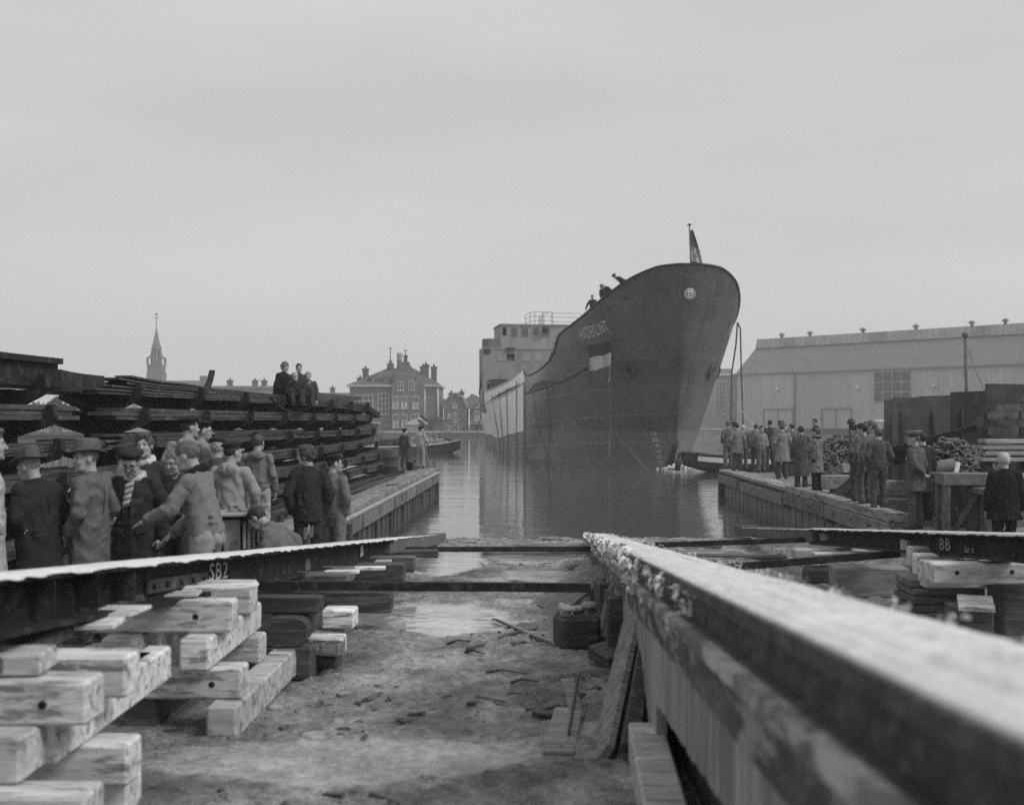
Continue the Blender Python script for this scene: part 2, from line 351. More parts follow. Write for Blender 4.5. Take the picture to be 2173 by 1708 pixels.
MB().box((lx(43)-.36, 42.88, -2.1), (lx(43)+.02, 43.12, .06)).build('post', DARKWOOD, LQ)
# rope on the bollard ring and a sharp fender timber near the slipway
MB().prism([(21.9, -.12), (22.15, -.12), (22.28, -.95), (22.05, -1.3), (21.85, -.95)], 'x', lx(22)+.02, lx(22)+.16).build('fender_post', DARKWOOD, LQ)
MB().tube([(lx(31)-.2+.16*math.cos(a), 31+.16*math.sin(a), .12+.02*math.sin(2*a)) for a in np.linspace(0, 6.0, 14)]+[(lx(31)+.06, 31, .0), (lx(31)+.07, 31, -.3)], .014, 5).build('mooring_loop', ROPE, LQ)
# crane track on the left quay
TR = thing('crane_track', 'low rail track with clips running along the left quay behind the planked edge', 'track')
for off in (-1.12, -1.62):
    along('rail', STEEL, 19.5, 41.5, off-.05, off+.05, .02, .12, TR, lx, c=.01)
for i in range(30):
    Y = 20+i*.72
    MB().box((lx(Y)-1.72, Y-.07, -.02), (lx(Y)-1.0, Y+.07, .03)).build('sleeper', OLDWOOD, TR)
    MB().box((lx(Y)-1.22, Y-.04, .03), (lx(Y)-1.02, Y+.04, .085)).build('clip', RUST, TR)

# ---- right quay
RQ = setting('quay', 'right quay with a heavy timber kerb where people stand watching', 'quay')
def rx_(Y): return 7.62-(42.2-Y)*0.028
MB().prism([(rx_(22)+.30, 21.7), (rx_(42)+.30, 42.2), (24, 42.2), (24, 21.7)], 'z', -2.2, -0.035).build('quay_body', M('quay_dirt', .17, .85, .4, 2.2, .6, .03, spots=.35, spot_c=.08, world=True), RQ)
KW = M('kerb_wood', .25, .85, .35, 6, .45, .015, stretch=(2, .35, 2), spots=.3, spot_c=.11, world=True)
along('kerb_beam', KW, 30.8, 42.3, .0, .62, -.03, .07, RQ, rx_)
along('kerb_beam', KW, 21.5, 30.75, .0, .36, -.05, .13, RQ, rx_)
for a, q, zt in ((38.2, 42.2, -.10), (31.0, 37.6, -.13), (26.3, 30.7, -.06), (21.4, 26.2, -.06)):
    along('fender_board', M('fender_wood2', .17, .85, .35, 6, .4, .012, stretch=(.4, 2, 2), spots=.3, spot_c=.08), a, q, -.06, .10, zt-.30, zt, RQ, rx_)
for Y in (37.9, 30.9, 26.25): MB().box((rx_(Y)-.02, Y-.16, -.45), (rx_(Y)+.2, Y+.16, -.09)).build('fender_block', DARKWOOD, RQ)
for i in range(53):
    Y = 21.5+i*.393
    MB().box((rx_(Y)+.14+.025*(i % 2), Y+.01, -2.1), (rx_(Y)+.32, Y+.383, -.06)).build('sheet_pile', WETW, RQ)
MB().box((rx_(42)-.04, 42.02, -2.1), (rx_(42)+.2, 42.3, -.04)).build('corner_post', DARKWOOD, RQ)
for i, Y in enumerate((21.9, 22.6, 23.9, 25.3, 27.6, 29.4)):
    MB().lathe([(.028, 0), (.028, .02), (.012, .03)], 8).build('bolt', STEEL, RQ, loc=(rx_(Y)-.06, Y, -.2), rot=(0, R(-90), 0))
for i in range(7):
    piece('deck_board', DECKW, (.26, 2.2+random.random(), .04), (8.3+i*.31, 31.5+random.uniform(-.5, .5), -.035), (0, 0, R(random.uniform(-3, 3))), RQ)

# ---- far shore: land, quay walls
FAR = M('far_ground', .18, .95, .3, .3, .3, .05, world=True)
fl = MB().prism([(-420, 194), (-4, 194), (30, 262), (80, 262), (150, 190), (420, 150), (420, 620), (-420, 620)], 'z', -3, -0.35)
fl.build('far_bank', FAR, label='low far bank with a stone quay edge across the harbour', cat='bank', kind='structure')
fq = MB()
pts = [(-420, 194), (-4, 194), (30, 262), (80, 262), (150, 190), (420, 150)]
fqs = setting('far_quay', 'stone quay wall along the opposite side of the harbour', 'quay wall')
for (a, b_), (c, d) in zip(pts[:-1], pts[1:]):
    v = Vector((c-a, d-b_, 0)); n = max(1, int(v.length/9)); u = v/n
    for i in range(n):
        p = Vector((a, b_, 0))+u*i; q = p+u*.97; o = Vector((u.y, -u.x, 0)).normalized()*.35
        if not (-75 < p.x < 110): continue
        MB().bar((p.x+o.x, p.y+o.y, .0), (q.x+o.x, q.y+o.y, .0), .9, .3).build('coping_stone', M('coping', .34, .9, .3, 2, .2, world=True), fqs)
        MB().bar((p.x+o.x, p.y+o.y, -.7), (q.x+o.x, q.y+o.y, -.7), .7, 1.1).build('wall_panel', M('quay_stone', .13, .9, .35, 1, .3, world=True), fqs)

# ---- buildings across the water
BRICK = M('brick', .13, .95, .3, 5, .3, .02, world=True); BRICK2 = M('dark_brick', .085, .95, .3, 5, .3, .02, world=True)
ROOF = M('roof_tile', .08, .9, .3, 4, .4, .03, stretch=(1, 1, 3), world=True); PALE = M('pale_trim', .45, .9, .15, 3, .1, world=True)
def fx(x, Y): return (x-CX)/FPX*Y
def fz(y, Y): return EYE-(y-HY)/FPX*Y
def window(parent, x0, x1, z0, z1, y, nx=2, nz=2, fr=.12, curtains=False, ax='y', arch=False):
    """frame with glazing bars proud of the wall at y (facing -y) and a pane behind"""
    f = MB(); d = .07
    f.box((x0, y-d, z0), (x0+fr, y, z1)); f.box((x1-fr, y-d, z0), (x1, y, z1)); f.box((x0+fr, y-d, z1-fr), (x1-fr, y, z1)); f.box((x0-.1, y-d-.08, z0-.14), (x1+.1, y, z0+fr*.4))
    for i in range(1, nx): xx = x0+(x1-x0)*i/nx; f.box((xx-.05, y-d+.01, z0+fr*.4), (xx+.05, y-.01, z1-fr))
    for i in range(1, nz): zz = z0+(z1-z0)*i/nz; f.box((x0+fr, y-d+.02, zz-.05), (x1-fr, y-.012, zz+.05))
    fo = f.build('window', PALE, parent)
    MB().box((x0+fr*.5, y-.028, z0+.02), (x1-fr*.5, y-.003, z1-fr*.5)).build('pane', GLASS, fo)
    if curtains:
        w_ = (x1-x0)
        MB().box((x0+fr, y-.045, z0+.1), (x0+w_*.34, y-.03, z0+(z1-z0)*.52)).box((x1-w_*.34, y-.045, z0+.1), (x1-fr, y-.03, z0+(z1-z0)*.52)).build('curtain', PALE, fo)
    return fo
def chimney(parent, x, y, z0, z1, w=.9):
    MB().box((x-w/2, y-w/2, z0), (x+w/2, y+w/2, z1-.5)).box((x-w/2-.12, y-w/2-.12, z1-.5), (x+w/2+.12, y+w/2+.12, z1-.2)).lathe([(.2, z1-.2), (.16, z1+.25)], 8, (x, y, 0)).build('chimney', BRICK2, parent)
def hip_roof(x0, x1, y0, y1, z0, z1, rl, rr, mat, parent, name='roof', ov=.35):
    ym = (y0+y1)/2
    vs_ = [(x0-ov, y0-ov, z0), (x1+ov, y0-ov, z0), (x1+ov, y1+ov, z0), (x0-ov, y1+ov, z0), (x0+rl, ym, z1), (x1-rr, ym, z1)]
    return MB().add(vs_, [(0, 1, 5, 4), (1, 2, 5), (2, 3, 4, 5), (3, 0, 4), (3, 2, 1, 0)]).build(name, mat, parent)

# big brick house with hipped roof, gable block and many chimneys
Y = 203.0
def bx(c): return fx(689.7+.1831*c, Y)
def bz(c): return fz(716.2+.1831*c, Y)
H1 = thing('brick_house', 'large brick house with steep hipped roof, gable block and tall chimneys by the water', 'house')
xa, xb, xg0, xg1 = bx(285), bx(1148), bx(780), bx(1146); ze = bz(565); zb_ = -.4
MB().box((xa, Y, zb_), (xb+2.6, Y+13, ze)).build('wall', BRICK, H1)
MB().box((xg0, Y-.9, zb_), (xg1, Y-.003, ze+.2)).build('front_block', BRICK, H1)
MB().prism([(xg0, ze+.2), (xg1, ze+.2), (bx(975), bz(300)), (bx(895), bz(300))], 'y', Y-.9, Y+.25).build('gable', BRICK, H1)
hip_roof(xa, xb+2.6, Y, Y+13, ze+.25, bz(335), bx(650)-xa+.5, 5.0, ROOF, H1)
MB().box((xa-.5, Y-.55, ze-.05), (xg0-.05, Y+13.5, ze+.24)).build('eaves', PALE, H1)
MB().box((xg1+.05, Y-.5, ze-.05), (xb+3.0, Y+13.4, ze+.24)).build('eaves', PALE, H1)
MB().box((bx(890), Y-1, bz(310)), (bx(980), Y+.4, bz(285))).box((bx(915), Y-.7, bz(285)), (bx(955), Y+.1, bz(215))).box((bx(908), Y-.8, bz(222)), (bx(962), Y+.2, bz(208))).tube([(bx(935), Y-.3, bz(210)), (bx(935), Y-.3, bz(145))], .09, 6).tube([(bx(910), Y-.3, bz(152)), (bx(960), Y-.3, bz(152))], .08, 5).build('gable_finial', BRICK2, H1)
MB().box((bx(678), Y+5.6, bz(345)), (bx(750), Y+7.4, bz(280))).box((bx(700), Y+6, bz(280)), (bx(730), Y+7, bz(240))).tube([(bx(713), Y+6.5, bz(240)), (bx(713), Y+6.5, bz(85))], .09, 6).lathe([(.05, bz(110)), (.3, bz(102)), (.05, bz(95))], 8, (bx(713), Y+6.5, 0)).build('ridge_turret', BRICK2, H1)
MB().tube([(bx(823), Y+6.5, bz(340)), (bx(823), Y+6.5, bz(155))], .5, 8).build('stack', M('far_stack', .2), H1)
for c, t, yy in ((382, 455, 3), (437, 345, 4), (1137, 320, 8), (1170, 300, 4), (1262, 325, 6)): chimney(H1, bx(c) if c < 1000 else bx(c)*(Y+yy)/Y, Y+yy, ze-1, fz(716.2+.1831*t, Y+yy), 1.0 if c > 400 else .9)
for c in (617, 790):
    d = MB(); x = bx(c); d.box((x-1.3, Y+1.2, bz(530)), (x+1.3, Y+3.4, bz(465))); dd = d.build('dormer', PALE, H1)
    MB().add([(x-2, Y+.8, bz(465)), (x+2, Y+.8, bz(465)), (x+2, Y+4, bz(465)), (x-2, Y+4, bz(465)), (x, Y+2.2, bz(395))], [(0, 1, 4), (1, 2, 4), (2, 3, 4), (3, 0, 4), (3, 2, 1, 0)]).build('dormer_roof', ROOF, dd)
    window(dd, x-1, x+1, bz(525), bz(470), Y+1.195, 2, 1)
yf = Y-.9
for c0, c1, d0, d1 in ((845, 915, 612, 510), (975, 1042, 610, 507)): window(H1, bx(c0), bx(c1), bz(d0), bz(d1), yf, 2, 2)
for c0, c1 in ((788, 858), (890, 958), (1018, 1088)): window(H1, bx(c0), bx(c1), bz(822), bz(680), yf, 2, 2, curtains=True)
for c0, c1 in ((790, 858), (892, 958), (1000, 1100)): window(H1, bx(c0), bx(c1), bz(1040), bz(888), yf, 2, 2, curtains=True)
window(H1, bx(612), bx(746), bz(888), bz(645), Y, 3, 4)
window(H1, bx(340), bx(555), bz(800), bz(665), Y, 4, 2)
window(H1, bx(470), bx(560), bz(1000), bz(890), Y, 2, 2)
for k in (0, 1): MB().tube([(bx(1150)+.1+k*2.3, Y-.15, ze), (bx(1150)+.1+k*2.3, Y-.15, zb_)], .16, 6).build('downpipe', PALE, H1)

# small shed with sloping glass roof in front of the brick house
sh = thing('shed', 'small pale lean-to shed with a glazed roof before the brick house', 'shed')
x0, x1 = bx(955), bx(1095)
MB().box((x0, 199, zb_), (x1, 202, bz(1010))).build('wall', M('shed_wall', .25, world=True), sh)
MB().add([(x0-.2, 198.8, bz(1010)), (x1+.2, 198.8, bz(1010)), (x1-.4, 202, bz(945)), (x0+1, 202, bz(945))], [(0, 1, 2, 3)]).build('roof', M('glass_roof', .32, .3), sh)
s2 = thing('shed', 'dark open boathouse with a wide door right of the brick house', 'shed')
MB().box((bx(1165), 199.5, zb_), (bx(1380), 202.8, bz(960))).build('wall', M('dark_shed', .09, world=True), s2)
MB().box((bx(1205), 199.3, zb_), (bx(1268), 199.496, bz(995))).build('door', BLACK, s2)
MB().prism([(bx(1150), bz(955)), (bx(1395), bz(950)), (bx(1300), bz(905))], 'y', 199.2, 203).build('roof', ROOF, s2)

# gambrel-roofed house
H2 = thing('gambrel_house', 'brick house with a pale edged gambrel gable facing the water', 'house')
Y2 = 206.0
def cx(c): return fx(689.7+.1831*c, Y2)
def cz(c): return fz(716.2+.1831*c, Y2)
gp = [(cx(1375), cz(820)), (cx(1430), cz(705)), (cx(1508), cz(650)), (cx(1585), cz(700)), (cx(1640), cz(820))]
MB().prism([(cx(1380), zb_), (cx(1638), zb_)]+gp[::-1], 'y', Y2, Y2+10).build('wall', BRICK, H2)
rb = MB()
for (a, b_), (c, d) in zip(gp[:-1], gp[1:]):
    u = Vector((c-a, 0, d-b_)).normalized(); nn = Vector((-u.z, 0, u.x))
    p, q = Vector((a, 0, b_)), Vector((c, 0, d))
    rb.add([p+nn*.02+Vector((0, Y2-.3, 0)), q+nn*.02+Vector((0, Y2-.3, 0)), q+nn*.3+Vector((0, Y2-.3, 0)), p+nn*.3+Vector((0, Y2-.3, 0)), p+nn*.02+Vector((0, Y2+10, 0)), q+nn*.02+Vector((0, Y2+10, 0)), q+nn*.3+Vector((0, Y2+10, 0)), p+nn*.3+Vector((0, Y2+10, 0))], [(0, 1, 2, 3), (7, 6, 5, 4), (0, 4, 5, 1), (3, 2, 6, 7), (0, 3, 7, 4), (1, 5, 6, 2)])
rb.build('roof', M('gambrel_edge', .2, world=True), H2)
chimney(H2, cx(1455), Y2+3, cz(720), cz(625), .9)
window(H2, cx(1420), cx(1455), cz(935), cz(880), Y2, 2, 2); window(H2, cx(1480), cx(1525), cz(815), cz(760), Y2, 2, 2); window(H2, cx(1485), cx(1520), cz(980), cz(865), Y2, 1, 3)
window(H2, cx(1405), cx(1455), cz(1070), cz(1015), Y2, 2, 1); window(H2, cx(1480), cx(1545), cz(1090), cz(1010), Y2, 2, 1)
H3 = thing('brick_house', 'brick house with a white balcony half hidden behind the ship', 'house')
MB().box((cx(1675), Y2+1, zb_), (cx(2000), Y2+11, cz(815))).build('wall', BRICK2, H3)
hip_roof(cx(1500), cx(2000), Y2+4, Y2+16, cz(800), cz(640), 3, 5, ROOF, H3)
chimney(H3, cx(1558), Y2+9, cz(660), cz(600), .9)
window(H3, cx(1725), cx(1790), cz(960), cz(850), Y2+1, 2, 2, curtains=True); window(H3, cx(1815), cx(1870), cz(960), cz(850), Y2+1, 2, 2)
window(H3, cx(1755), cx(1800), cz(800), cz(715), Y2+3.9, 2, 2); window(H3, cx(1690), cx(1740), cz(1080), cz(1030), Y2+1, 2, 1); window(H3, cx(1780), cx(1830), cz(1080), cz(1020), Y2+1, 1, 2)
MB().box((cx(1690), Y2-.2, cz(1000)), (cx(1960), Y2+.9, cz(992))).box((cx(1690), Y2-.2, cz(968)), (cx(1960), Y2-.1, cz(962))).build('balcony', PALE, H3)
for k in range(14): MB().box((cx(1692)+k*.9, Y2-.18, cz(992)), (cx(1692)+k*.9+.12, Y2-.1, cz(968))).build('baluster', PALE, H3)
H4 = thing('house', 'low dark gabled house at the left edge of the gambrel house', 'house')
MB().prism([(cx(1340), zb_), (cx(1405), zb_), (cx(1405), cz(735)), (cx(1375), cz(730)), (cx(1345), cz(880))], 'y', Y2+12, Y2+18).build('wall', BRICK2, H4)
chimney(H4, cx(1378)*1.06, Y2+14, cz(760), cz(705), .8)

# long terrace far left with flat roofs, church, low houses and bare trees
def terrace(label, x0, x1, y, Y, chim, c=.22):
    t = thing('terrace', label, 'terrace'); a, b_ = fx(x0, Y), fx(x1, Y); z = fz(y, Y)
    MB().box((a, Y, -.4), (b_, Y+9, z)).build('wall', M('far_wall%d' % int(c*100), c, .95, .25, 1, .1, world=True), t)
    MB().box((a-.3, Y-.3, z), (b_+.3, Y+9, z+.5)).build('roof', M('far_roof', .2, .9, .2, 1, .1, world=True), t)
    for q in chim: chimney(t, fx(q, Y), Y+4, z, z+2.0, 1.0)
    n = max(2, int((b_-a)/3.4))
    for i in range(n):
        xx = a+(i+.5)*(b_-a)/n
        window(t, xx-.6, xx+.6, z-2.6, z-.9, Y, 2, 2); window(t, xx-.6, xx+.6, z-5.4, z-3.7, Y, 2, 2)
    return t
terrace('long pale far terrace with small chimneys behind the boys on the rack', 446, 592, 824, 236, (478, 532, 552, 585))
terrace('pale far terrace low behind the right end of the boys', 596, 740, 838, 262, (640, 700), .3)
terrace('pale far row of low houses under the church nave', 230, 420, 846, 258, (270,), .3)
def gable_house(label, x0, x1, ye, yr, Y):
    t = thing('house', label, 'house'); a, b_ = fx(x0, Y), fx(x1, Y); e, r = fz(ye, Y), fz(yr, Y); m = (a+b_)/2
    MB().box((a, Y, -.4), (b_, Y+8, e)).build('wall', BRICK, t)
    MB().add([(a-.3, Y-.4, e), (b_+.3, Y-.4, e), (b_+.3, Y+8.4, e), (a-.3, Y+8.4, e), (a+1, Y+4, r), (b_-1, Y+4, r)], [(0, 1, 5, 4), (1, 2, 5), (2, 3, 4, 5), (3, 0, 4), (3, 2, 1, 0)]).build('roof', ROOF, t)
    window(t, m-.8, m+.8, e-2.2, e-.7, Y, 2, 2); window(t, a+.8, a+2, e-2.2, e-.7, Y, 2, 2)
    return t
terrace('dark far row of houses low behind the rack at left', -120, 214, 880, 185, (60, 110), .12)
CH = thing('church', 'church with a slender open lantern spire rising behind the steel rack', 'church')
Y = 330.0
def hx(c): return fx((450+c*.3682)/1.885, Y)
def hz(c): return fz((1200+c*.3682)/1.885, Y)
CST = M('church_stone', .13, .95, .25, 1, .2, world=True)
xm = hx(477); rT = hx(555)-xm
MB().box((xm-rT*1.08, Y-rT, -.4), (xm+rT*1.1, Y+rT, hz(790))).box((xm-rT, Y-rT*.95, hz(790)), (xm+rT, Y+rT*.95, hz(705))).build('tower', CST, CH)
MB().lathe([(rT*.72, hz(705)), (rT*.72, hz(665))], 8, (xm, Y, 0)).build('lantern_base', CST, CH)
for k in range(8):
    a = k*math.pi/4+math.pi/8; MB().bar((xm+rT*.66*math.cos(a), Y+rT*.66*math.sin(a), hz(668)), (xm+rT*.60*math.cos(a), Y+rT*.60*math.sin(a), hz(560)), .55, .55, (math.cos(a), math.sin(a), 0)).build('lantern_column', CST, CH)
MB().lathe([(rT*.66, hz(575)), (rT*.64, hz(545)), (rT*.78, hz(532)), (rT*.74, hz(525)), (rT*.5, hz(470)), (rT*.2, hz(370)), (.12, hz(290))], 8, (xm, Y, 0)).build('spire', M('slate', .12, .8, .2, 2, .1, world=True), CH)
for sx, sy in ((-1, -1), (1, -1), (1, 1), (-1, 1)):
    MB().bar((xm+sx*rT*.95, Y+sy*rT*.9, hz(712)), (xm+sx*rT*.95, Y+sy*rT*.9, hz(625)), .5, .5, (0, 1, 0)).bar((xm+sx*rT*.93, Y+sy*rT*.9, hz(650)), (xm+sx*rT*.62, Y+sy*rT*.55, hz(605)), .35, .35).build('pinnacle', CST, CH)
MB().tube([(xm, Y, hz(300)), (xm, Y, hz(165))], .12, 6, r1=.07).lathe([(.05, hz(165)), (.45, hz(158)), (.4, hz(150)), (.05, hz(146))], 8, (xm, Y, 0)).tube([(xm-.7, Y, hz(192)), (xm+.7, Y, hz(192))], .09, 5).build('weathervane', BLACK, CH)
MB().box((hx(60), Y+4, -.4), (hx(895), Y+16, hz(930))).build('nave', CST, CH)
MB().prism([(Y+3, hz(930)), (Y+17, hz(930)), (Y+10, hz(862))], 'x', hx(70), hx(885)).build('nave_roof', ROOF, CH)
for c in (70, 888): MB().box((hx(c)-.9, Y+9, hz(930)), (hx(c)+.9, Y+11, hz(808))).build('gable_pier', CST, CH)

TWIG = M('bark', .10, .9, .3, 3, .2, world=True)
def bare_tree(x, ytop, Y, label, seed, spread=.42, group='bare trees beyond the rack'):
    r_ = random.Random(seed); X = fx(x, Y); ht = fz(ytop, Y)+.4
    t = thing('tree', label, 'tree', (X, Y, -.4), 0, group); tr = MB(); cr = MB()
    tr.tube([(0, 0, 0), (.1*r_.random(), 0, ht*.25), (.15*r_.random(), 0, ht*.5), (0, .1, ht*.8)], ht*.022, 7, r1=ht*.006)
    def br(p, d, l, r, dep):
        q = p+d*l; m = p+d*(l*.5)+Vector((r_.uniform(-1, 1), r_.uniform(-1, 1), r_.uniform(0, 1)))*l*.06
        cr.tube([p, m, q], r, 4 if dep < 2 else 3, False, r1=r*.5)
        if dep >= 4: return
        for k in range(4 if dep < 3 else 3):
            nd = (d+Vector((r_.uniform(-1, 1), r_.uniform(-1, 1), r_.uniform(-.1, .75)))*.62).normalized()
            br(p+d*(l*r_.uniform(.45, 1)), nd, l*r_.uniform(.5, .72), max(r*.6, .045), dep+1)
    for k in range(11):
        a = r_.random()*6.28; z = ht*(.25+.05*k); sp = spread*(1.2-.06*k)
        br(Vector((0, 0, z)), Vector((math.cos(a)*sp, math.sin(a)*sp, .75)).normalized(), ht*(.30-.014*k), ht*.008, 0)
    tr.build('trunk', TWIG, t); cr.build('crown', TWIG, t); return t
bare_tree(113, 845, 120, 'tallest bare tree seen between two rack arms at left', 3)
bare_tree(92, 866, 150, 'small bare tree left of the tallest bare tree', 4)
bare_tree(146, 858, 140, 'bushy bare tree right of the tallest bare tree', 5)
bare_tree(160, 866, 150, 'bare tree nearest the wide rack post', 6)
bare_tree(70, 858, 150, 'wide bare tree at the far left behind the rack', 21)
bare_tree(128, 856, 130, 'twiggy bare tree close right of the tallest one', 22)
bare_tree(50, 872, 140, 'low bare tree at the far left behind the rack', 23)
bare_tree(700, 886, 210, 'bare tree low behind the right rack end', 9)
bare_tree(985, 905, 200, 'thin bare bush on the quay before the gambrel house', 12)

# ---- big shed and offices on the right shore
SH = thing('shipyard_hall', 'long pale shipyard hall with a sloping roof and a ridge lantern on the right shore', 'hall')
A0 = Vector((53.3, 272, 0)); U = Vector((46, -49.4, 0)).normalized(); Nn = Vector((U.y*-1, U.x, 0)); LEN = 150.0
Nn = Vector((.73, .68, 0)).normalized()
Mh = Matrix(((U.x, Nn.x, 0, A0.x), (U.y, Nn.y, 0, A0.y), (0, 0, 1, 0), (0, 0, 0, 1)))
WALL = M('hall_sheeting', .37, .9, .14, .8, .15, .03, stretch=(6, 6, .3), spots=.15, spot_c=.22); HROOF = M('hall_roof', .13, .9, .15, 1.5, .2, .03, spots=.2, spot_c=.18)
def hall(mb, name, mat, parent=SH): o = mb.build(name, mat, parent); o.matrix_local = Mh; return o
npan = 30
for i in range(npan):
    a = i*LEN/npan
    hall(MB().box((a+.03, -.12-.05*(i % 2), .2), (a+LEN/npan-.03, .1, 12.75)), 'wall_panel', WALL)
hall(MB().box((0, .1, .2), (LEN, 17, 12.7)), 'inner_wall', WALL)
hall(MB().prism([(-.5, 12.85), (8.1, 19.5), (9.2, 19.5), (17.5, 12.85)], 'x', -.3, LEN), 'roof', HROOF)
hall(MB().box((-.4, -.75, 12.6), (LEN, -.5, 12.9)), 'gutter', M('gutter', .12))
LP_ = M('lantern_sheet', .30, .8, .15, 3, .2, .02); LP2 = M('lantern_sheet_dark', .2, .8, .15, 3, .2, .02)
np_ = 110
for i in range(np_):
    a = i*LEN/np_; dk = (i % 17) in (5, 6, 7)
    hall(MB().add([(a+.04, 7.2, 19.3), (a+LEN/np_-.04, 7.2, 19.3), (a+LEN/np_-.04, 7.9, 21.5), (a+.04, 7.9, 21.5)], [(0, 1, 2, 3)]).add([(a+.04, 7.35, 19.3), (a+LEN/np_-.04, 7.35, 19.3), (a+LEN/np_-.04, 8.05, 21.5), (a+.04, 8.05, 21.5)], [(3, 2, 1, 0)]), 'lantern_panel', LP2 if dk else LP_)
hall(MB().prism([(7.5, 19.4), (8.1, 21.48), (9.6, 21.48), (9.6, 19.4)], 'x', .05, LEN), 'lantern_core', HROOF)
for xx in (6.7, 14.4, 28, 40.6, 53, 60):
    hall(MB().lathe([(.35, 21.4), (.35, 22.0), (.8, 22.1), (.5, 22.5), (.1, 22.7)], 8, (xx, 8.4, 0)), 'ventilator', M('ventilator', .1))
# framed window field
f = MB(); x0, x1, z0, z1 = 35.6, 44.0, 5.8, 12.2
for i in range(5): xx = x0+(x1-x0)*i/4; f.box((xx-.09, -.34, z0), (xx+.09, -.18, z1))
for i in range(4): zz = z0+(z1-z0)*i/3; f.box((x0, -.36, zz-.09), (x1, -.2, zz+.09))
fo = hall(f, 'window', M('window_bars', .3))
for i in range(4):
    for j in range(3): hall(MB().box((x0+(x1-x0)*i/4+.1, -.28, z0+(z1-z0)*j/3+.1), (x0+(x1-x0)*(i+1)/4-.1, -.2, z0+(z1-z0)*(j+1)/3-.1)), 'pane', M('hall_pane', .035, .6, .2, 1), None).parent = fo
for p in fo.children: p.matrix_local = Matrix()
for xx, w_ in ((7.5, 7.9), (22.8, 7.3)):
    hall(MB().box((xx, -.4, .2), (xx+.25, -.2, 4.4)).box((xx+w_, -.4, .2), (xx+w_+.25, -.2, 4.4)).box((xx, -.4, 4.4), (xx+w_+.25, -.2, 4.65)).box((xx+w_/2-.1, -.38, .2), (xx+w_/2+.1, -.22, 4.4)), 'door_frame', M('door_frame', .13))
for xx in (11.6, 32, 49.3): hall(MB().lathe([(.08, 9.5), (.55, 8.9)], 8, (xx, -.7, 0)).tube([(xx, -.2, 9.7), (xx, -.7, 9.6)], .06, 5), 'wall_lamp', WHITE)
for xx in (16.0,): hall(MB().tube([(xx, -.35, .2), (xx, -.35, 12.6)], .2, 6), 'downpipe', M('gutter', .12))
OF = thing('office_block', 'grey concrete office block with tall window bays between the ship and the hall', 'office')
Y = 276.0
def ox(c): return fx(1432.4+.3408*c, Y)
def oz(c): return fz(663.1+.3408*c, Y)
OC = M('office_concrete', .22, .9, .15, 1, .1, world=True)
MB().box((ox(60), Y, 0), (ox(388), Y+14, oz(390))).build('wall', OC, OF); MB().box((ox(240), Y-.3, oz(400)), (ox(355), Y+10, oz(350))).build('stair_tower', OC, OF); MB().box((ox(50), Y-.6, oz(392)), (ox(387), Y-.003, oz(380))).build('cornice', PALE, OF)
for r0, r1 in ((440, 480), (540, 585), (640, 688)):
    window(OF, ox(200), ox(240), oz(r1), oz(r0), Y, 3, 3); window(OF, ox(335), ox(385), oz(r1), oz(r0), Y, 3, 3)
window(OF, ox(255), ox(315), oz(630), oz(430), Y, 3, 7)
MB().tube([(ox(280), Y, oz(380)), (ox(280), Y, oz(285))], .15, 5).build('mast', BLACK, OF)

# tall mast beyond the plates on the right
mp_ = thing('flag_pole', 'tall dark pole with a ball top rising behind the steel plates at right', 'pole')
p = at(2055, 960, 70)
MB().tube([p, at(2048, 716, 70)], .14, 8, r1=.09).lathe([(.05, 0), (.2, .12), (.2, .28), (.05, .4)], 10, at(2048, 718, 70)).build('pole', M('pole_grey', .09), mp_)
MB().tube([at(2049, 730, 70), at(2075, 800, 70), at(2100, 850, 70)], .02, 4).build('stay_wire', ROPE, mp_)

# haze: one closed box of even, thin air
hz_m = bpy.data.materials.new('haze_air'); hz_m.use_nodes = True; nt = hz_m.node_tree; nt.nodes.clear()
ho = nt.nodes.new('ShaderNodeOutputMaterial'); hv = nt.nodes.new('ShaderNodeVolumePrincipled')
hv.inputs['Color'].default_value = (.985, .985, .985, 1); hv.inputs['Density'].default_value = 0.0009; hv.inputs['Anisotropy'].default_value = 0.1
nt.links.new(hv.outputs[0], ho.inputs['Volume'])
MB().box((-460, -40, -4.2), (460, 660, 42)).build('haze', hz_m, label='thin damp haze over the harbour', cat='haze', kind='stuff')
# ------------------------------------------------------------------ the ship just launched
PHI = 0.14; FOOT = Vector((9.23, 65.2, WZ)); B2 = 5.6
SHIP = thing('cargo_ship', 'newly launched cargo ship with a dark bow and pale grey after hull', 'ship', FOOT, PHI)
MS = Matrix.Translation(FOOT) @ Matrix.Rotation(PHI, 4, 'Z')
def ship_w(x, s, z): return MS @ Vector((x, s, z))           # local: x to port, s aft, z above the water
def stem(z): z = np.asarray(z, float); return np.where(z > 0, -3.4*(np.clip(z, 0, 12)/11.0)**1.25, .12*z*z)
def half(s, z):
    s = np.asarray(s, float); z = np.asarray(z, float)
    k = np.clip(z/10.5, 0, 1)**1.05
    Le = 21-10.2*k; p = 1.75+.35*k; q = 1.0+1.05*k
    t = np.clip((s-stem(z))/Le, 0, 1)
    hb = B2*np.clip(1-(1-t)**p, 0, 1)**(1/q)
    hb = hb*np.where(z < 0, np.sqrt(np.clip(1-(z/4.2)**2, 0, 1))*.9+.1, 1)
    u = np.clip((s-46)/14.0, 0, 1); hb = hb*(1-.42*u); v = np.clip((s-24)/24.0, 0, 1); v = v*v*(3-2*v); hb = hb*(1-.22*v*np.clip(1-z/4.5, 0, 1))
    return np.maximum(hb, .02)
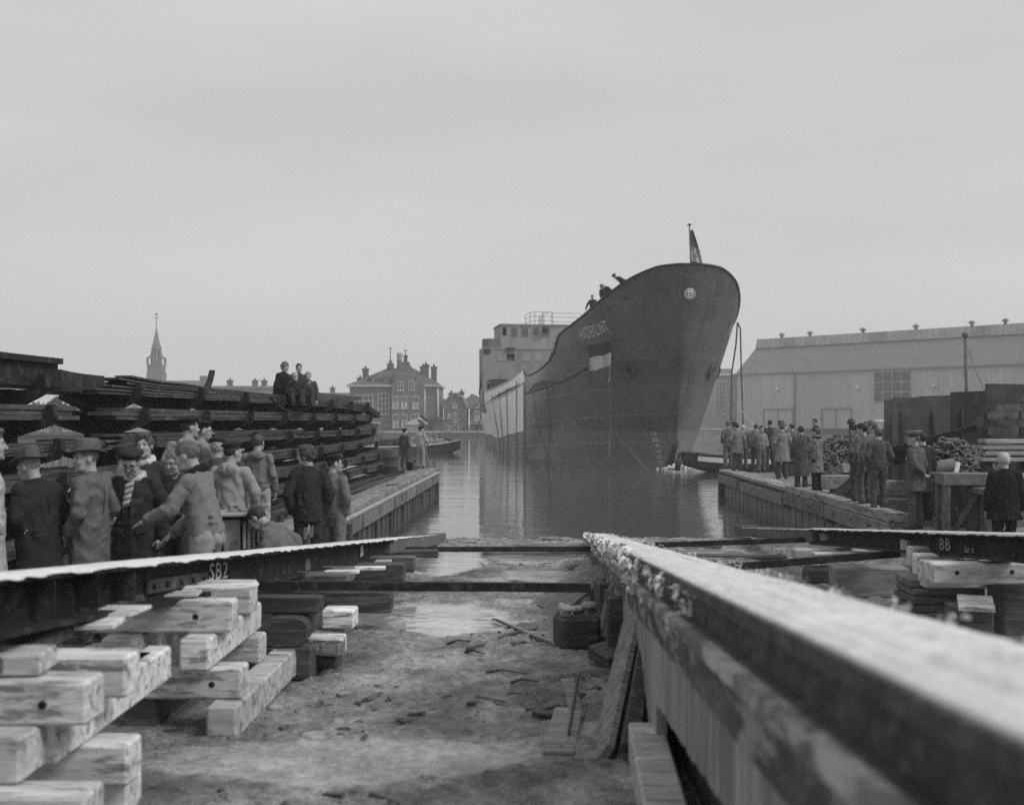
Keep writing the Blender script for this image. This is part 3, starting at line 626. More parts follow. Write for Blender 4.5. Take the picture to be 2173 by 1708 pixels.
TOPS = np.array([(-3.4, 10.25), (-2.9, 10.15), (-2, 9.78), (-1, 9.38), (0, 9.0), (1.5, 8.5), (3, 8.02), (5, 7.58), (7.2, 7.22), (7.6, 7.05), (7.9, 6.75), (8.6, 6.25), (9.6, 5.82), (11.5, 5.45), (14, 5.2), (17, 5.08), (19.9, 5.15), (20.0, 5.75), (24, 5.35), (30, 4.95), (38, 4.70), (46, 4.55), (58, 4.6), (70, 5.0)])
def top(s): return np.interp(s, TOPS[:, 0], TOPS[:, 1])-WZ      # above the water
def half_top(s): return half(s, top(s))
HULL = bpy.data.materials.new('hull_paint'); HULL.use_nodes = True
nt = HULL.node_tree; N = nt.nodes.new; K = nt.links.new; b = nt.nodes['Principled BSDF']
tc = N('ShaderNodeTexCoord'); sp = N('ShaderNodeSeparateXYZ'); K(tc.outputs['Object'], sp.inputs[0])
cb = N('ShaderNodeCombineXYZ'); K(sp.outputs['Y'], cb.inputs['X']); K(mth('ADD', sp.outputs['Z'], mth('MULTIPLY', sp.outputs['Y'], .035)), cb.inputs['Y'])
br = N('ShaderNodeTexBrick'); br.inputs['Scale'].default_value = 1.0; br.inputs['Brick Width'].default_value = 6.4; br.inputs['Row Height'].default_value = 1.55; br.inputs['Mortar Size'].default_value = .03; br.inputs['Mortar Smooth'].default_value = .5
br.inputs['Color1'].default_value = (.86, .86, .86, 1); br.inputs['Color2'].default_value = (1.16, 1.16, 1.16, 1); br.inputs['Mortar'].default_value = (1.45, 1.45, 1.45, 1); K(cb.outputs[0], br.inputs['Vector'])
mp = N('ShaderNodeMapping'); mp.inputs['Scale'].default_value = (1, 1, .22); K(tc.outputs['Object'], mp.inputs['Vector'])
ns = N('ShaderNodeTexNoise'); ns.inputs['Scale'].default_value = 1.6; ns.inputs['Detail'].default_value = 8; ns.inputs['Roughness'].default_value = .7; K(mp.outputs[0], ns.inputs['Vector'])
n2 = N('ShaderNodeTexNoise'); n2.inputs['Scale'].default_value = .45; n2.inputs['Detail'].default_value = 5; K(tc.outputs['Object'], n2.inputs['Vector'])
# paint scheme: dark topsides, pale grey after half, water sheen painted as a lighter band under the boot line
isaft = mr(sp.outputs['Y'], 19.95, 20.0, 0, 1)
line = mth('ADD', mr(sp.outputs['Y'], 20, 39, 1.9, 1.1), mth('MULTIPLY', n2.outputs['Fac'], .1))
above = mr(mth('SUBTRACT', sp.outputs['Z'], line), 0, .06, 0, 1)
pale = mth('MULTIPLY', isaft, above)
boot = mr(mth('SUBTRACT', mth('ADD', sp.outputs['Z'], mth('MULTIPLY', n2.outputs['Fac'], .12)), 2.1), 0, .15, 1, 0)  # mask of the low band lightened to imitate sheen off the water
dark = mth('ADD', .066, mth('MULTIPLY', boot, .05))
dark = mth('MULTIPLY', dark, mr(ns.outputs['Fac'], .3, .7, .65, 1.4))
dark = mth('MULTIPLY', dark, mr(n2.outputs['Fac'], .3, .7, .8, 1.25))
sep = N('ShaderNodeSeparateColor'); K(br.outputs['Color'], sep.inputs[0])
dark = mth('MULTIPLY', dark, sep.outputs[0])
pl = mth('MULTIPLY', mth('MULTIPLY', .86, mr(ns.outputs['Fac'], .3, .7, .9, 1.08)), mr(sep.outputs[0], .9, 1.25, .98, 1.04))
# scraped streak low on the starboard bow
scr = mth('MULTIPLY', mr(mth('ABSOLUTE', mth('SUBTRACT', sp.outputs['Z'], mth('SUBTRACT', 3.75, mth('MULTIPLY', sp.outputs['Y'], .135))), 0), 0, .28, 1, 0), mr(ns.outputs['Fac'], .5, .6, 0, 1))
scr = mth('MULTIPLY', scr, mth('MULTIPLY', mr(sp.outputs['Y'], 4.2, 5.2, 0, 1), mr(sp.outputs['Y'], 10.5, 13, 1, 0)))
mx = N('ShaderNodeMix'); mx.data_type = 'FLOAT'; K(pale, mx.inputs['Factor']); K(dark, mx.inputs['A']); K(pl, mx.inputs['B'])
m2 = N('ShaderNodeMix'); m2.data_type = 'FLOAT'; K(scr, m2.inputs['Factor']); K(mx.outputs['Result'], m2.inputs['A']); m2.inputs['B'].default_value = .22
cc = N('ShaderNodeCombineColor'); [K(m2.outputs['Result'], cc.inputs[i]) for i in range(3)]; K(cc.outputs[0], b.inputs['Base Color'])
K(mr(ns.outputs['Fac'], .3, .7, .20, .40), b.inputs['Roughness']); b.inputs['Specular IOR Level'].default_value = .6
bp = N('ShaderNodeBump'); bp.inputs['Strength'].default_value = .5; bp.inputs['Distance'].default_value = .05
K(mth('ADD', mth('MULTIPLY', br.outputs['Fac'], .35), mth('MULTIPLY', n2.outputs['Fac'], .9)), bp.inputs['Height']); K(bp.outputs[0], b.inputs['Normal'])

SS = np.unique(np.concatenate([np.linspace(0, 1, 46)**1.9*24, np.array([10.9, 11.3, 23.35, 23.45]), np.linspace(24, 73.4, 22)]))   # distance from the stem
ZN = 34
def hull_grid(sign):
    P = np.zeros((len(SS), ZN, 3))
    for i, d in enumerate(SS):
        sT = d-3.4; zt = float(top(sT)); zz = -3.0+(zt+3.0)*np.linspace(0, 1, ZN)
        s = stem(zz)+(sT+3.4)*(70-stem(zz))/73.4 if False else np.where(True, stem(zz)+d*(70-stem(zz))/73.4, 0)
        # keep stations upright away from the bow
        P[i, :, 0] = sign*half(s, zz); P[i, :, 1] = s; P[i, :, 2] = zz
        zt2 = top(s[-1]); P[i, -1, 2] = zt2; P[i, -1, 0] = sign*half(s[-1], zt2)
    P[0, :, 0] = 0
    return P
hm = MB(); PS = hull_grid(-1); PP = hull_grid(1)
hm.grid(PS); hm.grid(PP)
hm.add([tuple(PS[-1, j]) for j in range(ZN)]+[tuple(PP[-1, j]) for j in range(ZN)], [(j, j+1, ZN+j+1, ZN+j) for j in range(ZN-1)])
me = hm.mesh('hull'); bm = bmesh.new(); bm.from_mesh(me); bmesh.ops.remove_doubles(bm, verts=bm.verts, dist=.002); bmesh.ops.recalc_face_normals(bm, faces=bm.faces); bm.to_mesh(me); bm.free()
me.polygons.foreach_set('use_smooth', [True]*len(me.polygons))
link('hull', me, HULL, SHIP)
# weather deck 1 m below the rail, rail cap, rubbing strip
dk = MB(); rows = []
for d in SS:
    s = d-3.4; z = top(s)-1.05
    if d < .3: continue
    rows.append([(-float(half(s, z))+.03, s, z), (float(half(s, z))-.03, s, z)])
dk.grid(rows, False); dk.build('deck', STEEL2, SHIP)
for sg in (-1, 1):
    a = [(sg*float(half_top(d-3.4)) if d > 0 else 0, d-3.4, float(top(d-3.4))+.01) for d in SS if d < 23.38]
    MB().tube(a, .075, 6).build('rail_cap', BLACK, SHIP)
    a = [(sg*(float(half_top(d-3.4))+.01), d-3.4, float(top(d-3.4))+.01) for d in SS if 23.38 < d < 68]
    MB().tube(a, .06, 6).build('rail_cap', M('pale_rail', .5), SHIP)
    def knuckle(s): return np.interp(s, [4.5, 7.5, 12, 17, 19.9], [5.0, 4.42, 4.05, 3.86, 3.86])-WZ
    ss = np.linspace(4.5, 19.9, 20); MB().tube([(sg*(float(half(s, knuckle(s)))+.03), s, float(knuckle(s))) for s in ss], .07, 5).build('rubbing_strip', BLACK, SHIP)
    k2 = lambda s: np.interp(s, [20.1, 26, 33, 40, 47], [4.65, 4.2, 3.85, 3.62, 3.5])-WZ
    ss = np.linspace(20.1, 60, 24); MB().tube([(sg*(float(half(s, k2(s)))+.02), s, float(k2(s))) for s in ss], .05, 5).build('rubbing_strip', M('pale_rail', .5), SHIP)
    # long freeing port: a dark slot cut over the strip
    for fn, s0, s1, hgt, nm in ((knuckle, 9.5, 17.5, .36, 'freeing_port'), (k2, 22.0, 41, .22, 'freeing_port')):
        ss = np.linspace(s0, s1, 16); rr = []
        for i, s in enumerate(ss):
            hh = hgt*min(1, 3*i/15+.05, 3*(15-i)/15+.05); z = float(fn(s))+.1
            rr.append([(sg*(float(half(s, z))+.025), s, z), (sg*(float(half(s, z+hh))+.025), s, z+hh)])
        pt = MB().grid(rr, False).build(nm, BLACK, SHIP)
        MB().tube([(r[1][0]+sg*.01, r[1][1], r[1][2]) for r in rr], .03, 4).build('port_edge', STEEL2, pt)
# hawse pipes
def on_hull(x, s, z): return Vector((x*float(half(s, z)), s, z))
def hull_frame(sg, s, z):
    p = on_hull(sg, s, z); t = (on_hull(sg, s+.1, z)-p).normalized(); u = (on_hull(sg, s, z+.1)-p).normalized(); n = t.cross(u).normalized()
    if n.x*sg < 0: n = -n
    return p, t, u, n
def solve_sz(x, y, sg):
    """where the ray through a picture point meets the hull side"""
    best = None
    for s in np.linspace(-2.5, 16, 150):
        for z in np.linspace(.3, 10.5, 90):
            p = MS @ Vector((sg*float(half(s, z)), s, z)); px = CX+FPX*p.x/p.y; py = HY-FPX*(p.z-EYE)/p.y
            e = (px-x)**2+(py-y)**2
            if best is None or e < best[0]: best = (e, s, z)
    return best[1], best[2]
for sg, s, z in ((-1, .95, 5.55), (1, .95, 5.55)):
    p, t, u, n = hull_frame(sg, s, z); Mt = Matrix((t, u, n)).transposed().to_4x4(); Mt.translation = p
    hp = MB().lathe([(.46, -.05), (.50, .05), (.45, .11), (.38, .12), (.33, .02)], 20)
    o = hp.build('hawse_pipe', STEEL2, SHIP); o.matrix_local = Mt
    h2 = MB().lathe([(.36, .0), (.25, .03), (.05, .03)], 16).build('pipe_mouth', BLACK, o)
# lettering bent onto the plating
def letter(txt, name, mat, sg, s0, z0, size, ds, dz, off=.03, vs_=None, sx=1.0):
    """text laid on the hull: reading direction (ds,dz) in the side plane"""
    me = text_mesh(txt, size, .0); u = Vector((ds, dz)).normalized(); v = Vector((-u.y, u.x)) if vs_ is None else Vector(vs_)
    if v.y < 0: v = -v
    bm = bmesh.new(); bm.from_mesh(me)
    for w_ in bm.verts:
        a, c = w_.co.x*sx, w_.co.y; s = s0+a*u.x+c*v.x; z = z0+a*u.y+c*v.y
        p, t, uu, n = hull_frame(sg, s, z); w_.co = p+n*off
    bm.to_mesh(me); bm.free(); return link(name, me, mat, SHIP)
def name_between(txt, pts, sg, size, mat):
    """letters laid on the plating along a line of (s, z) points, spaced by the plating's own length"""
    me = text_mesh(txt, 1.0, 0); xs_ = [v.co.x for v in me.vertices]; w0, w1 = min(xs_), max(xs_)
    P_ = [on_hull(sg, *p) for p in pts]; bm = bmesh.new(); bm.from_mesh(me)
    for v in bm.verts:
        f = (v.co.x-w0)/(w1-w0); s = pts[0][0]+(pts[1][0]-pts[0][0])*f; z = pts[0][1]+(pts[1][1]-pts[0][1])*f
        p, t, u, n = hull_frame(sg, s+v.co.y*size*.10, z+v.co.y*size); v.co = p+n*.03
    bm.to_mesh(me); bm.free(); return link('ship_name', me, mat, SHIP)
na, nb_ = solve_sz(1231, 713, -1), solve_sz(1292, 694, -1)
name_between('HVIDEKLINT', (na, nb_), -1, .92, M('ship_letter', .62, .7, .12, 8, .1))
name_between('HVIDEKLINT', (nb_, na), 1, .92, M('ship_letter', .62))
for i, tx in enumerate(('220', '200', '180', '160', '140', '120', '100')):
    z = 1.95-i*.33
    letter(tx, 'draught_mark', M('ship_letter', .62), -1, .95+.02*i, z, .30, -1, 0)
    letter('-', 'draught_tick', M('ship_letter', .62), -1, .48+.02*i, z, .30, -1, .2)
# round badge on the stem
zb = 9.55; sb = float(stem(zb))-.02
bd = MB().lathe([(.31, -.25), (.31, .0), (.30, .02)], 28).build('badge', WHITE, SHIP)
Mt = Matrix.Translation((-.0, sb-.10, zb)) @ Matrix.Rotation(R(-2), 4, 'Z') @ Matrix.Rotation(R(90+14), 4, 'X'); bd.matrix_local = Mt
lm = text_mesh('ISI', .38, .006); lo = link('badge_letters', lm, BLACK, bd); lo.location = (0, 0, .03); lo.scale = (1, 1, 1)
rg = MB(); rg.tube([(.275*math.cos(a), .275*math.sin(a), .024) for a in np.linspace(0, 2*math.pi, 29)], .018, 4, False); rg.build('badge_ring', BLACK, bd)
# stem fender and rust on forefoot
MB().tube([(-.25, .35, .15), (-.12, .0, .8), (.05, -.1, 1.5), (.1, -.05, 2.0)], .22, 8, r1=.12).build('stem_fender', BLACK, SHIP)

# ---- deckhouse aft
HP = M('house_primer', .235, .8, .14, 1.6, .15, .02, stretch=(1, 1, .4), spots=.12, spot_c=.12)
HPL = M('house_primer_light', .27, .8, .14, 1.6, .15, .02, stretch=(1, 1, .4))
S0 = 46.8
def Z(y, s=S0): return EYE-(y-HY)/FPX*(65.2+s)-WZ
def Xs(x, s=S0): return ((x-CX)/FPX*(65.2+s*.99)-FOOT.x+s*math.sin(PHI))/math.cos(PHI)   # port-positive ship x at station s
zA, zB, zW, zR = Z(832)-.8, Z(756+14), Z(717), Z(692)
def plate(name, mat, x0, x1, s0, s1, z0, z1, parent=SHIP, holes=()):
    """house front at s0 with openings through it, plus its sides and back"""
    xs_ = sorted({x0, x1, *[h[0] for h in holes], *[h[1] for h in holes]}); zs_ = sorted({z0, z1, *[h[2] for h in holes], *[h[3] for h in holes]})
    m = MB(); th = .08
    for a, c in zip(xs_[:-1], xs_[1:]):
        for d, e in zip(zs_[:-1], zs_[1:]):
            mx_, mz = (a+c)/2, (d+e)/2
            if any(h[0] < mx_ < h[1] and h[2] < mz < h[3] for h in holes): continue
            m.box((a, s0, d), (c, s0+th, e))
    m.box((x0, s0+th, z0), (x0+th, s1, z1)).box((x1-th, s0+th, z0), (x1, s1, z1)).box((x0+th, s1-th, z0), (x1-th, s1, z1))
    return m.build(name, mat, parent)
W = 5.55
# lower house, two decks high, with an open side passage at the bottom and four windows
wl = []
for xc in (1083.5, 1063.5, 1117, 1142):
    x = Xs(xc); wl.append((x-.38, x+.38, Z(767), Z(752)))
pas = [(Xs(1034), Xs(1040.5), Z(832)-.6, Z(814)), (Xs(1045), Xs(1090), Z(832)-.6, Z(812))]
plate('lower_house', HP, -W, W, S0, S0+3.2, zA-1.2, Z(742), holes=wl[:1]+pas[:1])
for i, h in enumerate(wl[1:]): MB().box((h[0], S0-.03, h[2]), (h[1], S0-.004, h[3])).build('window_cover', HPL, SHIP)
MB().box((wl[0][0]+.05, S0+.9, wl[0][2]), (wl[0][1], S0+.95, (wl[0][2]+wl[0][3])/2)).build('window_board', WHITE, SHIP)
MB().box((Xs(1042), S0-.04, Z(832)-.9), (Xs(1110), S0-.004, Z(811))).prism([(Xs(1033), Z(811)), (Xs(1052), Z(809)), (Xs(1110), Z(811)), (Xs(1110), Z(806)), (Xs(1050), Z(805)), (Xs(1036), Z(808))], 'y', S0-.05, S0-.003).build('painted_recess_shade', M('recess_shade', .03), SHIP)  # flat dark sheets on the front, painting the shade of a recess
MB().box((-W-.02, S0-.06, Z(742)), (W+.02, S0+3.3, Z(742)+.1)).build('bridge_deck', HPL, SHIP)
# bridge wing bulwark (curved at its outer end) and the opening in it
wing = MB(); pr = []
for a in np.linspace(0, 1, 9): pr.append((-W+.02+.75*(1-math.cos(a*math.pi/2)), S0+.9-.9*math.sin(a*math.pi/2)))
pr += [(Xs(1062), S0-.02)]
wing.grid([[(x, s, Z(742)+.1), (x, s, zW-.15)] for x, s in pr], False); wing.build('bridge_wing', M('wing_primer', .15, .8, .15, 1.6, .15), SHIP)
MB().grid([[(-x, s, Z(742)+.1), (-x, s, zW-.1)] for x, s in pr], False).build('bridge_wing', M('wing_primer', .12), SHIP)
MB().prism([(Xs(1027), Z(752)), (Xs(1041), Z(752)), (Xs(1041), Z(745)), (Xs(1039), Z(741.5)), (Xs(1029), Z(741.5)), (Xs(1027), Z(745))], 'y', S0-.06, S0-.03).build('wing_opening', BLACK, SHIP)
# wheelhouse
wx0 = Xs(1062.5)
wins = [(Xs(1066), Xs(1075), Z(714), Z(696.5)), (Xs(1086), Xs(1098), Z(714), Z(696)), (Xs(1108), Xs(1120), Z(714), Z(695.5)), (Xs(1130), Xs(1143.5), Z(713), Z(695)), (Xs(1153), Xs(1166), Z(713), Z(694))]
plate('wheelhouse', HPL, wx0, -wx0, S0-.05, S0+5, Z(742)+.1, zR, holes=wins[:1])
MB().box((wins[0][0]-.1, S0+4.9, wins[0][2]), (wins[0][1]+.4, S0+5.06, wins[0][3])).build('sky_gap_panel', M('painted_sky', .6), SHIP)  # solid pale panel, coloured like sky showing through the wheelhouse
for i, h in enumerate(wins[1:]):
    fo = MB().box((h[0]-.06, S0-.1, h[2]-.06), (h[1]+.06, S0-.054, h[3]+.06)).build('window', HPL if i != 2 else PALE, SHIP)
    MB().box((h[0], S0-.12, h[2]), (h[1], S0-.101, h[3])).build('pane', M('wheel_pane', .10, .4), fo)
MB().box((wx0-.1, S0-.15, zR), (-wx0+.1, S0+5.1, zR+.14)).build('wheelhouse_roof', HP, SHIP)
MB().lathe([(.30, 0), (.34, .1), (.34, .35), (.2, .45)], 14).build('searchlight', BLACK, SHIP).matrix_local = Matrix.Translation((Xs(1155.5), S0-.3, Z(700.5))) @ Matrix.Rotation(R(90), 4, 'X')
MB().box((Xs(1146), S0+.2, zR+.14), (Xs(1157), S0+.9, zR+.95)).build('locker', WHITE, SHIP)
MB().tube([(Xs(1152), S0+.4, zR+.9), (Xs(1152), S0+.4, zR+1.25), (Xs(1166), S0+.4, zR+1.25)], .03, 5).build('vent_pipe', STEEL, SHIP)
rl = MB(); arc = [(Xs(1126)+.0, S0+3.5), (Xs(1126)+.1, S0+1.0), (Xs(1136), S0+.3), (Xs(1152), S0+.0), (Xs(1172), S0+.3), (Xs(1177), S0+1), (Xs(1240), S0+1.3)]
for zz in (.35, .8, 1.2): rl.tube([(x, s, zR+.14+zz) for x, s in arc], .022, 5)
for x, s in arc: rl.tube([(x, s, zR+.14), (x, s, zR+1.34)], .025, 5)
rl.build('railing', STEEL2, SHIP)
MB().box((Xs(1074), S0-.22, Z(744)), (Xs(1092), S0-.05, Z(739))).build('nav_light_board', BLACK, SHIP)
MB().tube([(-W-.25, S0-.4, Z(826)), (-W-.22, S0-.3, Z(806))], .1, 6).tube([(-W-.4, S0-.4, Z(838)), (-W-.2, S0-.1, Z(790))], .06, 6).build('side_davit', BLACK, SHIP)

# ---- flags and staffs (each lifts off)
def flag_mesh(w, h, nx=16, nz=12, fn=None):
    P = [[fn(i/nx, j/nz) for j in range(nz+1)] for i in range(nx+1)]
    return P
fs = thing('jack_staff', 'bow staff with a drooping lettered house flag on the stem head', 'flag staff', ship_w(0, -3.1, 10.9), PHI)
MB().tube([(0, 0, 0), (-.08, 0, 2.35)], .035, 6).lathe([(.02, 2.33), (.12, 2.36), (.12, 2.42), (.02, 2.45)], 10, (-.08, 0, 0)).build('staff', M('staff_paint', .12), fs)
def bowflag(u, v): return (-.06+u*(.72-.62*v**1.2)*1.05+.02, .12*math.sin(u*9+v*2)*u-.05*v, 2.1-1.95*(1-v)-.0+(-.35*u*(1-v)+.10*math.sin(u*5)*(1-v))*.4 if False else .15+1.95*v-.12*u*(1-v))
fm = MB().grid(flag_mesh(1, 1, fn=bowflag))
bf = fm.build('house_flag', M('flag_dark', .13, .9, .15, 8, .2), fs)
bm_ = MB().grid([[(bowflag(u, v)[0]+.0, bowflag(u, v)[1]-.012, bowflag(u, v)[2]) for v in np.linspace(.14, .52, 8)] for u in np.linspace(.02, .98, 14)]).build('flag_band', M('flag_pale', .42, .9, .15, 8, .2), bf)
tm = text_mesh('S', .62, .004); to = link('flag_letter', tm, M('flag_dark', .13), bf); to.location = (.30, -.16, .80); to.rotation_euler = (R(90), R(20), 0)
tm = text_mesh('V', .40, .004); to = link('flag_letter', tm, M('flag_dark', .13), bf); to.location = (.04, -.08, 1.05); to.rotation_euler = (R(90), R(35), 0)
tf = thing('ensign', 'large striped flag, pale band between dark bands, hung on a pole against the dark hull', 'flag')
pt_, pb_ = at(1297, 718, 66.5), at(1293, 812, 66.6)
MB().tube([pt_, pb_], .045, 6).build('staff', WHITE, tf)
def dutch(u, v):
    """hangs from the staff: corners droop toward the free end, with rolling folds"""
    sv = at(1297-4*v, 719+84*v, 66.5); fv = at(1241+10*math.sin(v*3.0)+3*v, 735+74*v-3*math.sin(v*6), 66.3)
    p = sv.lerp(fv, u); return (p.x+.05*math.sin(u*8+v*4)*u, p.y+.24*math.sin(u*8.5+v*2.6)*u**.5-.1*u, p.z-.09*math.sin(u*3.14)*(1-.4*v)+.05*math.sin(u*9+v*5)*u)
for i, (a, c, mt) in enumerate(((0, .34, M('flag_red', .05, .9, .1, 8, .2)), (.34, .66, M('flag_white', .55, .9, .08, 8, .2)), (.66, 1.0, M('flag_blue', .12, .9, .1, 8, .2)))):
    MB().grid([[dutch(u, v) for v in np.linspace(a, c, 7)] for u in np.linspace(0, 1, 20)]).build('flag_stripe', mt, tf)

# ---- ropes, each its own
THINROPE = M('thin_rope', .28, .9, .2, 30, .2)
def rope(pts, r, mat, label, sag=0.0, n=10, group=None):
    P = []
    for a, c in zip(pts[:-1], pts[1:]):
        a, c = Vector(a), Vector(c)
        for i in range(n): t = i/n; q = a.lerp(c, t); q.z -= sag*4*t*(1-t); P.append(q)
    P.append(Vector(pts[-1])); return MB().tube(P, r, 5).build('rope', mat, None, label=label, cat='rope', group=group)
ra = ship_w(-float(half(8.6, 6.9))-.05, 8.6, 6.9)
rope([ra, at(1374, 998, 63.5)], .012, THINROPE, 'pale line slanting from the dark forecastle end down to the water', .15)
rope([pb_, at(1295, 900, 66.3), at(1293, 970, 65.2)], .013, THINROPE, 'pale rope hanging from the foot of the striped flag pole', -.05)
rope([at(1405, 716, 64.2), at(1399, 795, 65.6)], .015, PALEROPE, 'thin line hanging from the starboard hawse pipe', 0)
rope([at(1565, 684, 67), at(1562, 730, 67), at(1553, 790, 67), at(1551.5, 893, 66)], .05, ROPE, 'dark rope hanging from the port bow, left of a pair', -.0)
rope([at(1565, 684, 67), at(1571, 697, 67), at(1573, 780, 66.5), at(1577, 902, 66)], .05, ROPE, 'dark rope hanging from the port bow, right of a pair', 0)
rope([at(1559, 848, 70), at(1602, 903, 50)], .016, PALEROPE, 'pale line slanting from mid air behind the ropes to the watchers on the right quay', .1)
for i, (x0, y0, x1, y1, sE) in enumerate(((1049, 857, 1050, 966, 39), (1062, 853, 1062, 973, 34), (1078, 845, 1078, 978, 29.2), (1095, 828, 1097, 980, 23.6), (1113, 800, 1114, 915, 19.8))):
    a = Vector((-float(half(sE, 5.0))-.06, sE, float(top(sE))-.5)); c = Vector((-float(half(sE, .2))-.08, sE, -.05))
    rope([MS @ a, MS @ c], .035, ROPE, 'dark rope hanging down the pale grey hull, %s from its forward edge' % ('fifth', 'fourth', 'third', 'second', 'first')[i], 0, group='ropes hanging down the pale hull side')
for sE, lb, ds in ((15.5, 'dark rope curving down the dark hull just ahead of the pale part', 1.2), (11.5, 'thin rope down the dark hull amidships of the forecastle', -2.0)):
    P = []
    for t in np.linspace(0, 1, 14):
        z = 4.9*(1-t); s = sE-ds*t*t*1.5; P.append(MS @ Vector((-float(half(s, z))-.05, s, z)))
    MB().tube(P, .022, 5).build('rope', ROPE, None, label=lb, cat='rope')
rope([at(1022, 858, 108), at(1006, 960, 98)], .03, ROPE, 'dark line falling from the ship quarter to the water at left', .3)
rope([at(1018, 850, 109), at(935, 922, 190)], .035, ROPE, 'thin dark mooring line from the ship quarter toward the far quay', .6)

# ---- bow splash: real little mound of foam
sm_ = MB()
for i in range(260):
    a = random.gauss(.45, .22); p = ship_w(-.9+1.9*a, -.5+random.uniform(-.5, .4), .01+.30*random.random()**2*max(0, 1-2*abs(a-.45)))
    r_ = random.uniform(.025, .09); sm_.lathe([(r_*.2, -r_*.5), (r_, -.1*r_), (r_*.7, r_*.5), (.01, r_*.7)], 7, p)
sm_.build('foam', M('foam', .62, .8, .1, 20, .4), label='white foam thrown up at the foot of the stem', cat='foam', kind='stuff')

# ---- boats
def boat(name, label, cat, stations, mat, loc=(0,0,0), rz=0):
    """stations: (along, half beam, bottom z, gunwale z)"""
    t = thing(name, label, cat, loc, rz); rows = []
    for x, hb, zb, zg in stations:
        rows.append([(x, -hb, zg), (x, -hb*.96, zg-.25*(zg-zb)), (x, -hb*.8, zb+.25*(zg-zb)), (x, -hb*.3, zb), (x, hb*.3, zb), (x, hb*.8, zb+.25*(zg-zb)), (x, hb*.96, zg-.25*(zg-zb)), (x, hb, zg)])
    m = MB().grid(rows); n = len(rows); m.build('hull', mat, t)
    MB().grid([[(x, -hb*.97, zg-.12), (x, hb*.97, zg-.12)] for x, hb, zb, zg in stations], False).build('deck', OLDWOOD, t)
    for sg in (-1, 1): MB().tube([(x, sg*(hb+.02), zg) for x, hb, zb, zg in stations], .07, 6).build('gunwale', mat, t)
    return t
BH = M('boat_hull', .035, .5, .3, 4, .2, .02, spots=.2, spot_c=.07)
bp0 = at(1452, 993, 61.0)
BG = boat('barge', 'low dark work barge with a white side stripe lying across the ship bow', 'barge', [(0, .15, .35, 1.02), (1.2, .8, .02, .92), (2.6, 1.15, -.1, .84), (6, 1.3, -.15, .80), (9, 1.3, -.15, .82), (11, 1.1, .0, .92), (12, .4, .3, 1.0)], BH, (9.05, 61.0, WZ), R(-4))
rows = [[(x, -hb-.035, zg-.36), (x, -hb-.06, zg-.10)] for x, hb, zg in ((.75, .5, .96), (1.2, .8, .92), (2.2, 1.06, .86), (4, 1.2, .83), (6, 1.3, .80), (8, 1.3, .81), (9.5, 1.25, .84), (10.6, 1.15, .9))]
MB().grid(rows, False).build('side_stripe', WHITE, BG)
MB().box((3.4, -.9, .72), (8.6, .9, 1.12)).build('hatch', BH, BG)
MB().box((1.0, -.5, .82), (2.9, .5, .96)).build('foredeck_plank', GREYWOOD, BG)
MB().tube([(-.05, 0, .95), (-.25, -.3, .5), (-.3, -.4, .1)], .16, 8).build('bow_fender', BLACK, BG)
tg = at(1000, 960, 97)
TG = boat('tug', 'dark harbour tug with a flag and barrels moored beyond the left quay end', 'tug', [(0, .05, .9, 1.55), (-1.6, 1.0, .1, 1.25), (-4, 1.7, -.4, 1.08), (-8, 1.9, -.5, .98), (-12, 1.8, -.4, 1.0), (-14, 1.3, .0, 1.1), (-15, .5, .4, 1.2)], M('tug_hull', .04, .5, .25, 3, .15, spots=.2, spot_c=.09), (at(977, 960, 97).x, 97, WZ-.55), R(2))
MB().tube([(-.1, -.1, 1.6), (-2, -1.08, 1.3), (-4, -1.76, 1.14), (-8, -1.96, 1.04), (-12, -1.86, 1.06)], .06, 6).build('rubbing_strake', PALE, TG)
MB().box((-11.8, -1.2, .9), (-7.2, 1.2, 1.75)).build('coaming', M('tug_house', .30), TG)
MB().box((-9.4, -1.0, 1.75), (-7.3, .9, 3.05)).build('wheelhouse', M('tug_dark', .05), TG)
MB().box((-9.5, -1.1, 3.05), (-7.2, 1.0, 3.13)).build('wheelhouse_roof', PALE, TG)
for i in range(3): MB().box((-9.25+i*.66, -1.02, 2.5), (-8.75+i*.66, -.998, 2.92)).build('window', GLASS, TG)
MB().tube([(-2.6, -.9, 1.45), (-2.6, .2, 1.45)], .42, 12).build('barrel', M('barrel_paint', .22), TG)
MB().lathe([(.22, .95), (.22, 1.5), (.32, 1.55), (.32, 1.62), (.2, 1.66)], 10, (-5.4, -.9, 0)).build('bollard', BLACK, TG)
ty = [(-4.3+.42*math.cos(a), -1.95, .78+.42*math.sin(a)) for a in np.linspace(0, 2*math.pi, 19)]; MB().tube(ty, .11, 6, False).build('tyre_fender', M('tyre', .05), TG)
for k in range(3): MB().tube([(-1.6+.5*math.cos(a)*(1-.1*k), .5*math.sin(a)*.6, 1.35+.16*k+.05*math.sin(3*a)) for a in np.linspace(0, 6.2, 16)], .06, 5).build('rope_coil', PALEROPE, TG)
MB().tube([(-1.9, .2, 1.4), (-1.2, -.4, 1.75), (-.4, -.1, 1.5)], .07, 5).tube([(-1.9, .6, 1.9), (-.5, -.3, 1.4)], .06, 5).build('anchor', BLACK, TG)
MB().tube([at(864, 922, 97)-Vector(TG.location), at(890, 882, 97)-Vector(TG.location)], .035, 5).build('flag_staff', PALE, TG)
p0 = at(889, 882, 97); w0 = Vector(TG.location)
def tflag(u, v):
    p = at(889-3*v, 882+14*v, 97)-w0; return (p.x+u*.82, p.y+.1*math.sin(6*u), p.z-.30*u+.10*math.sin(u*5+v))
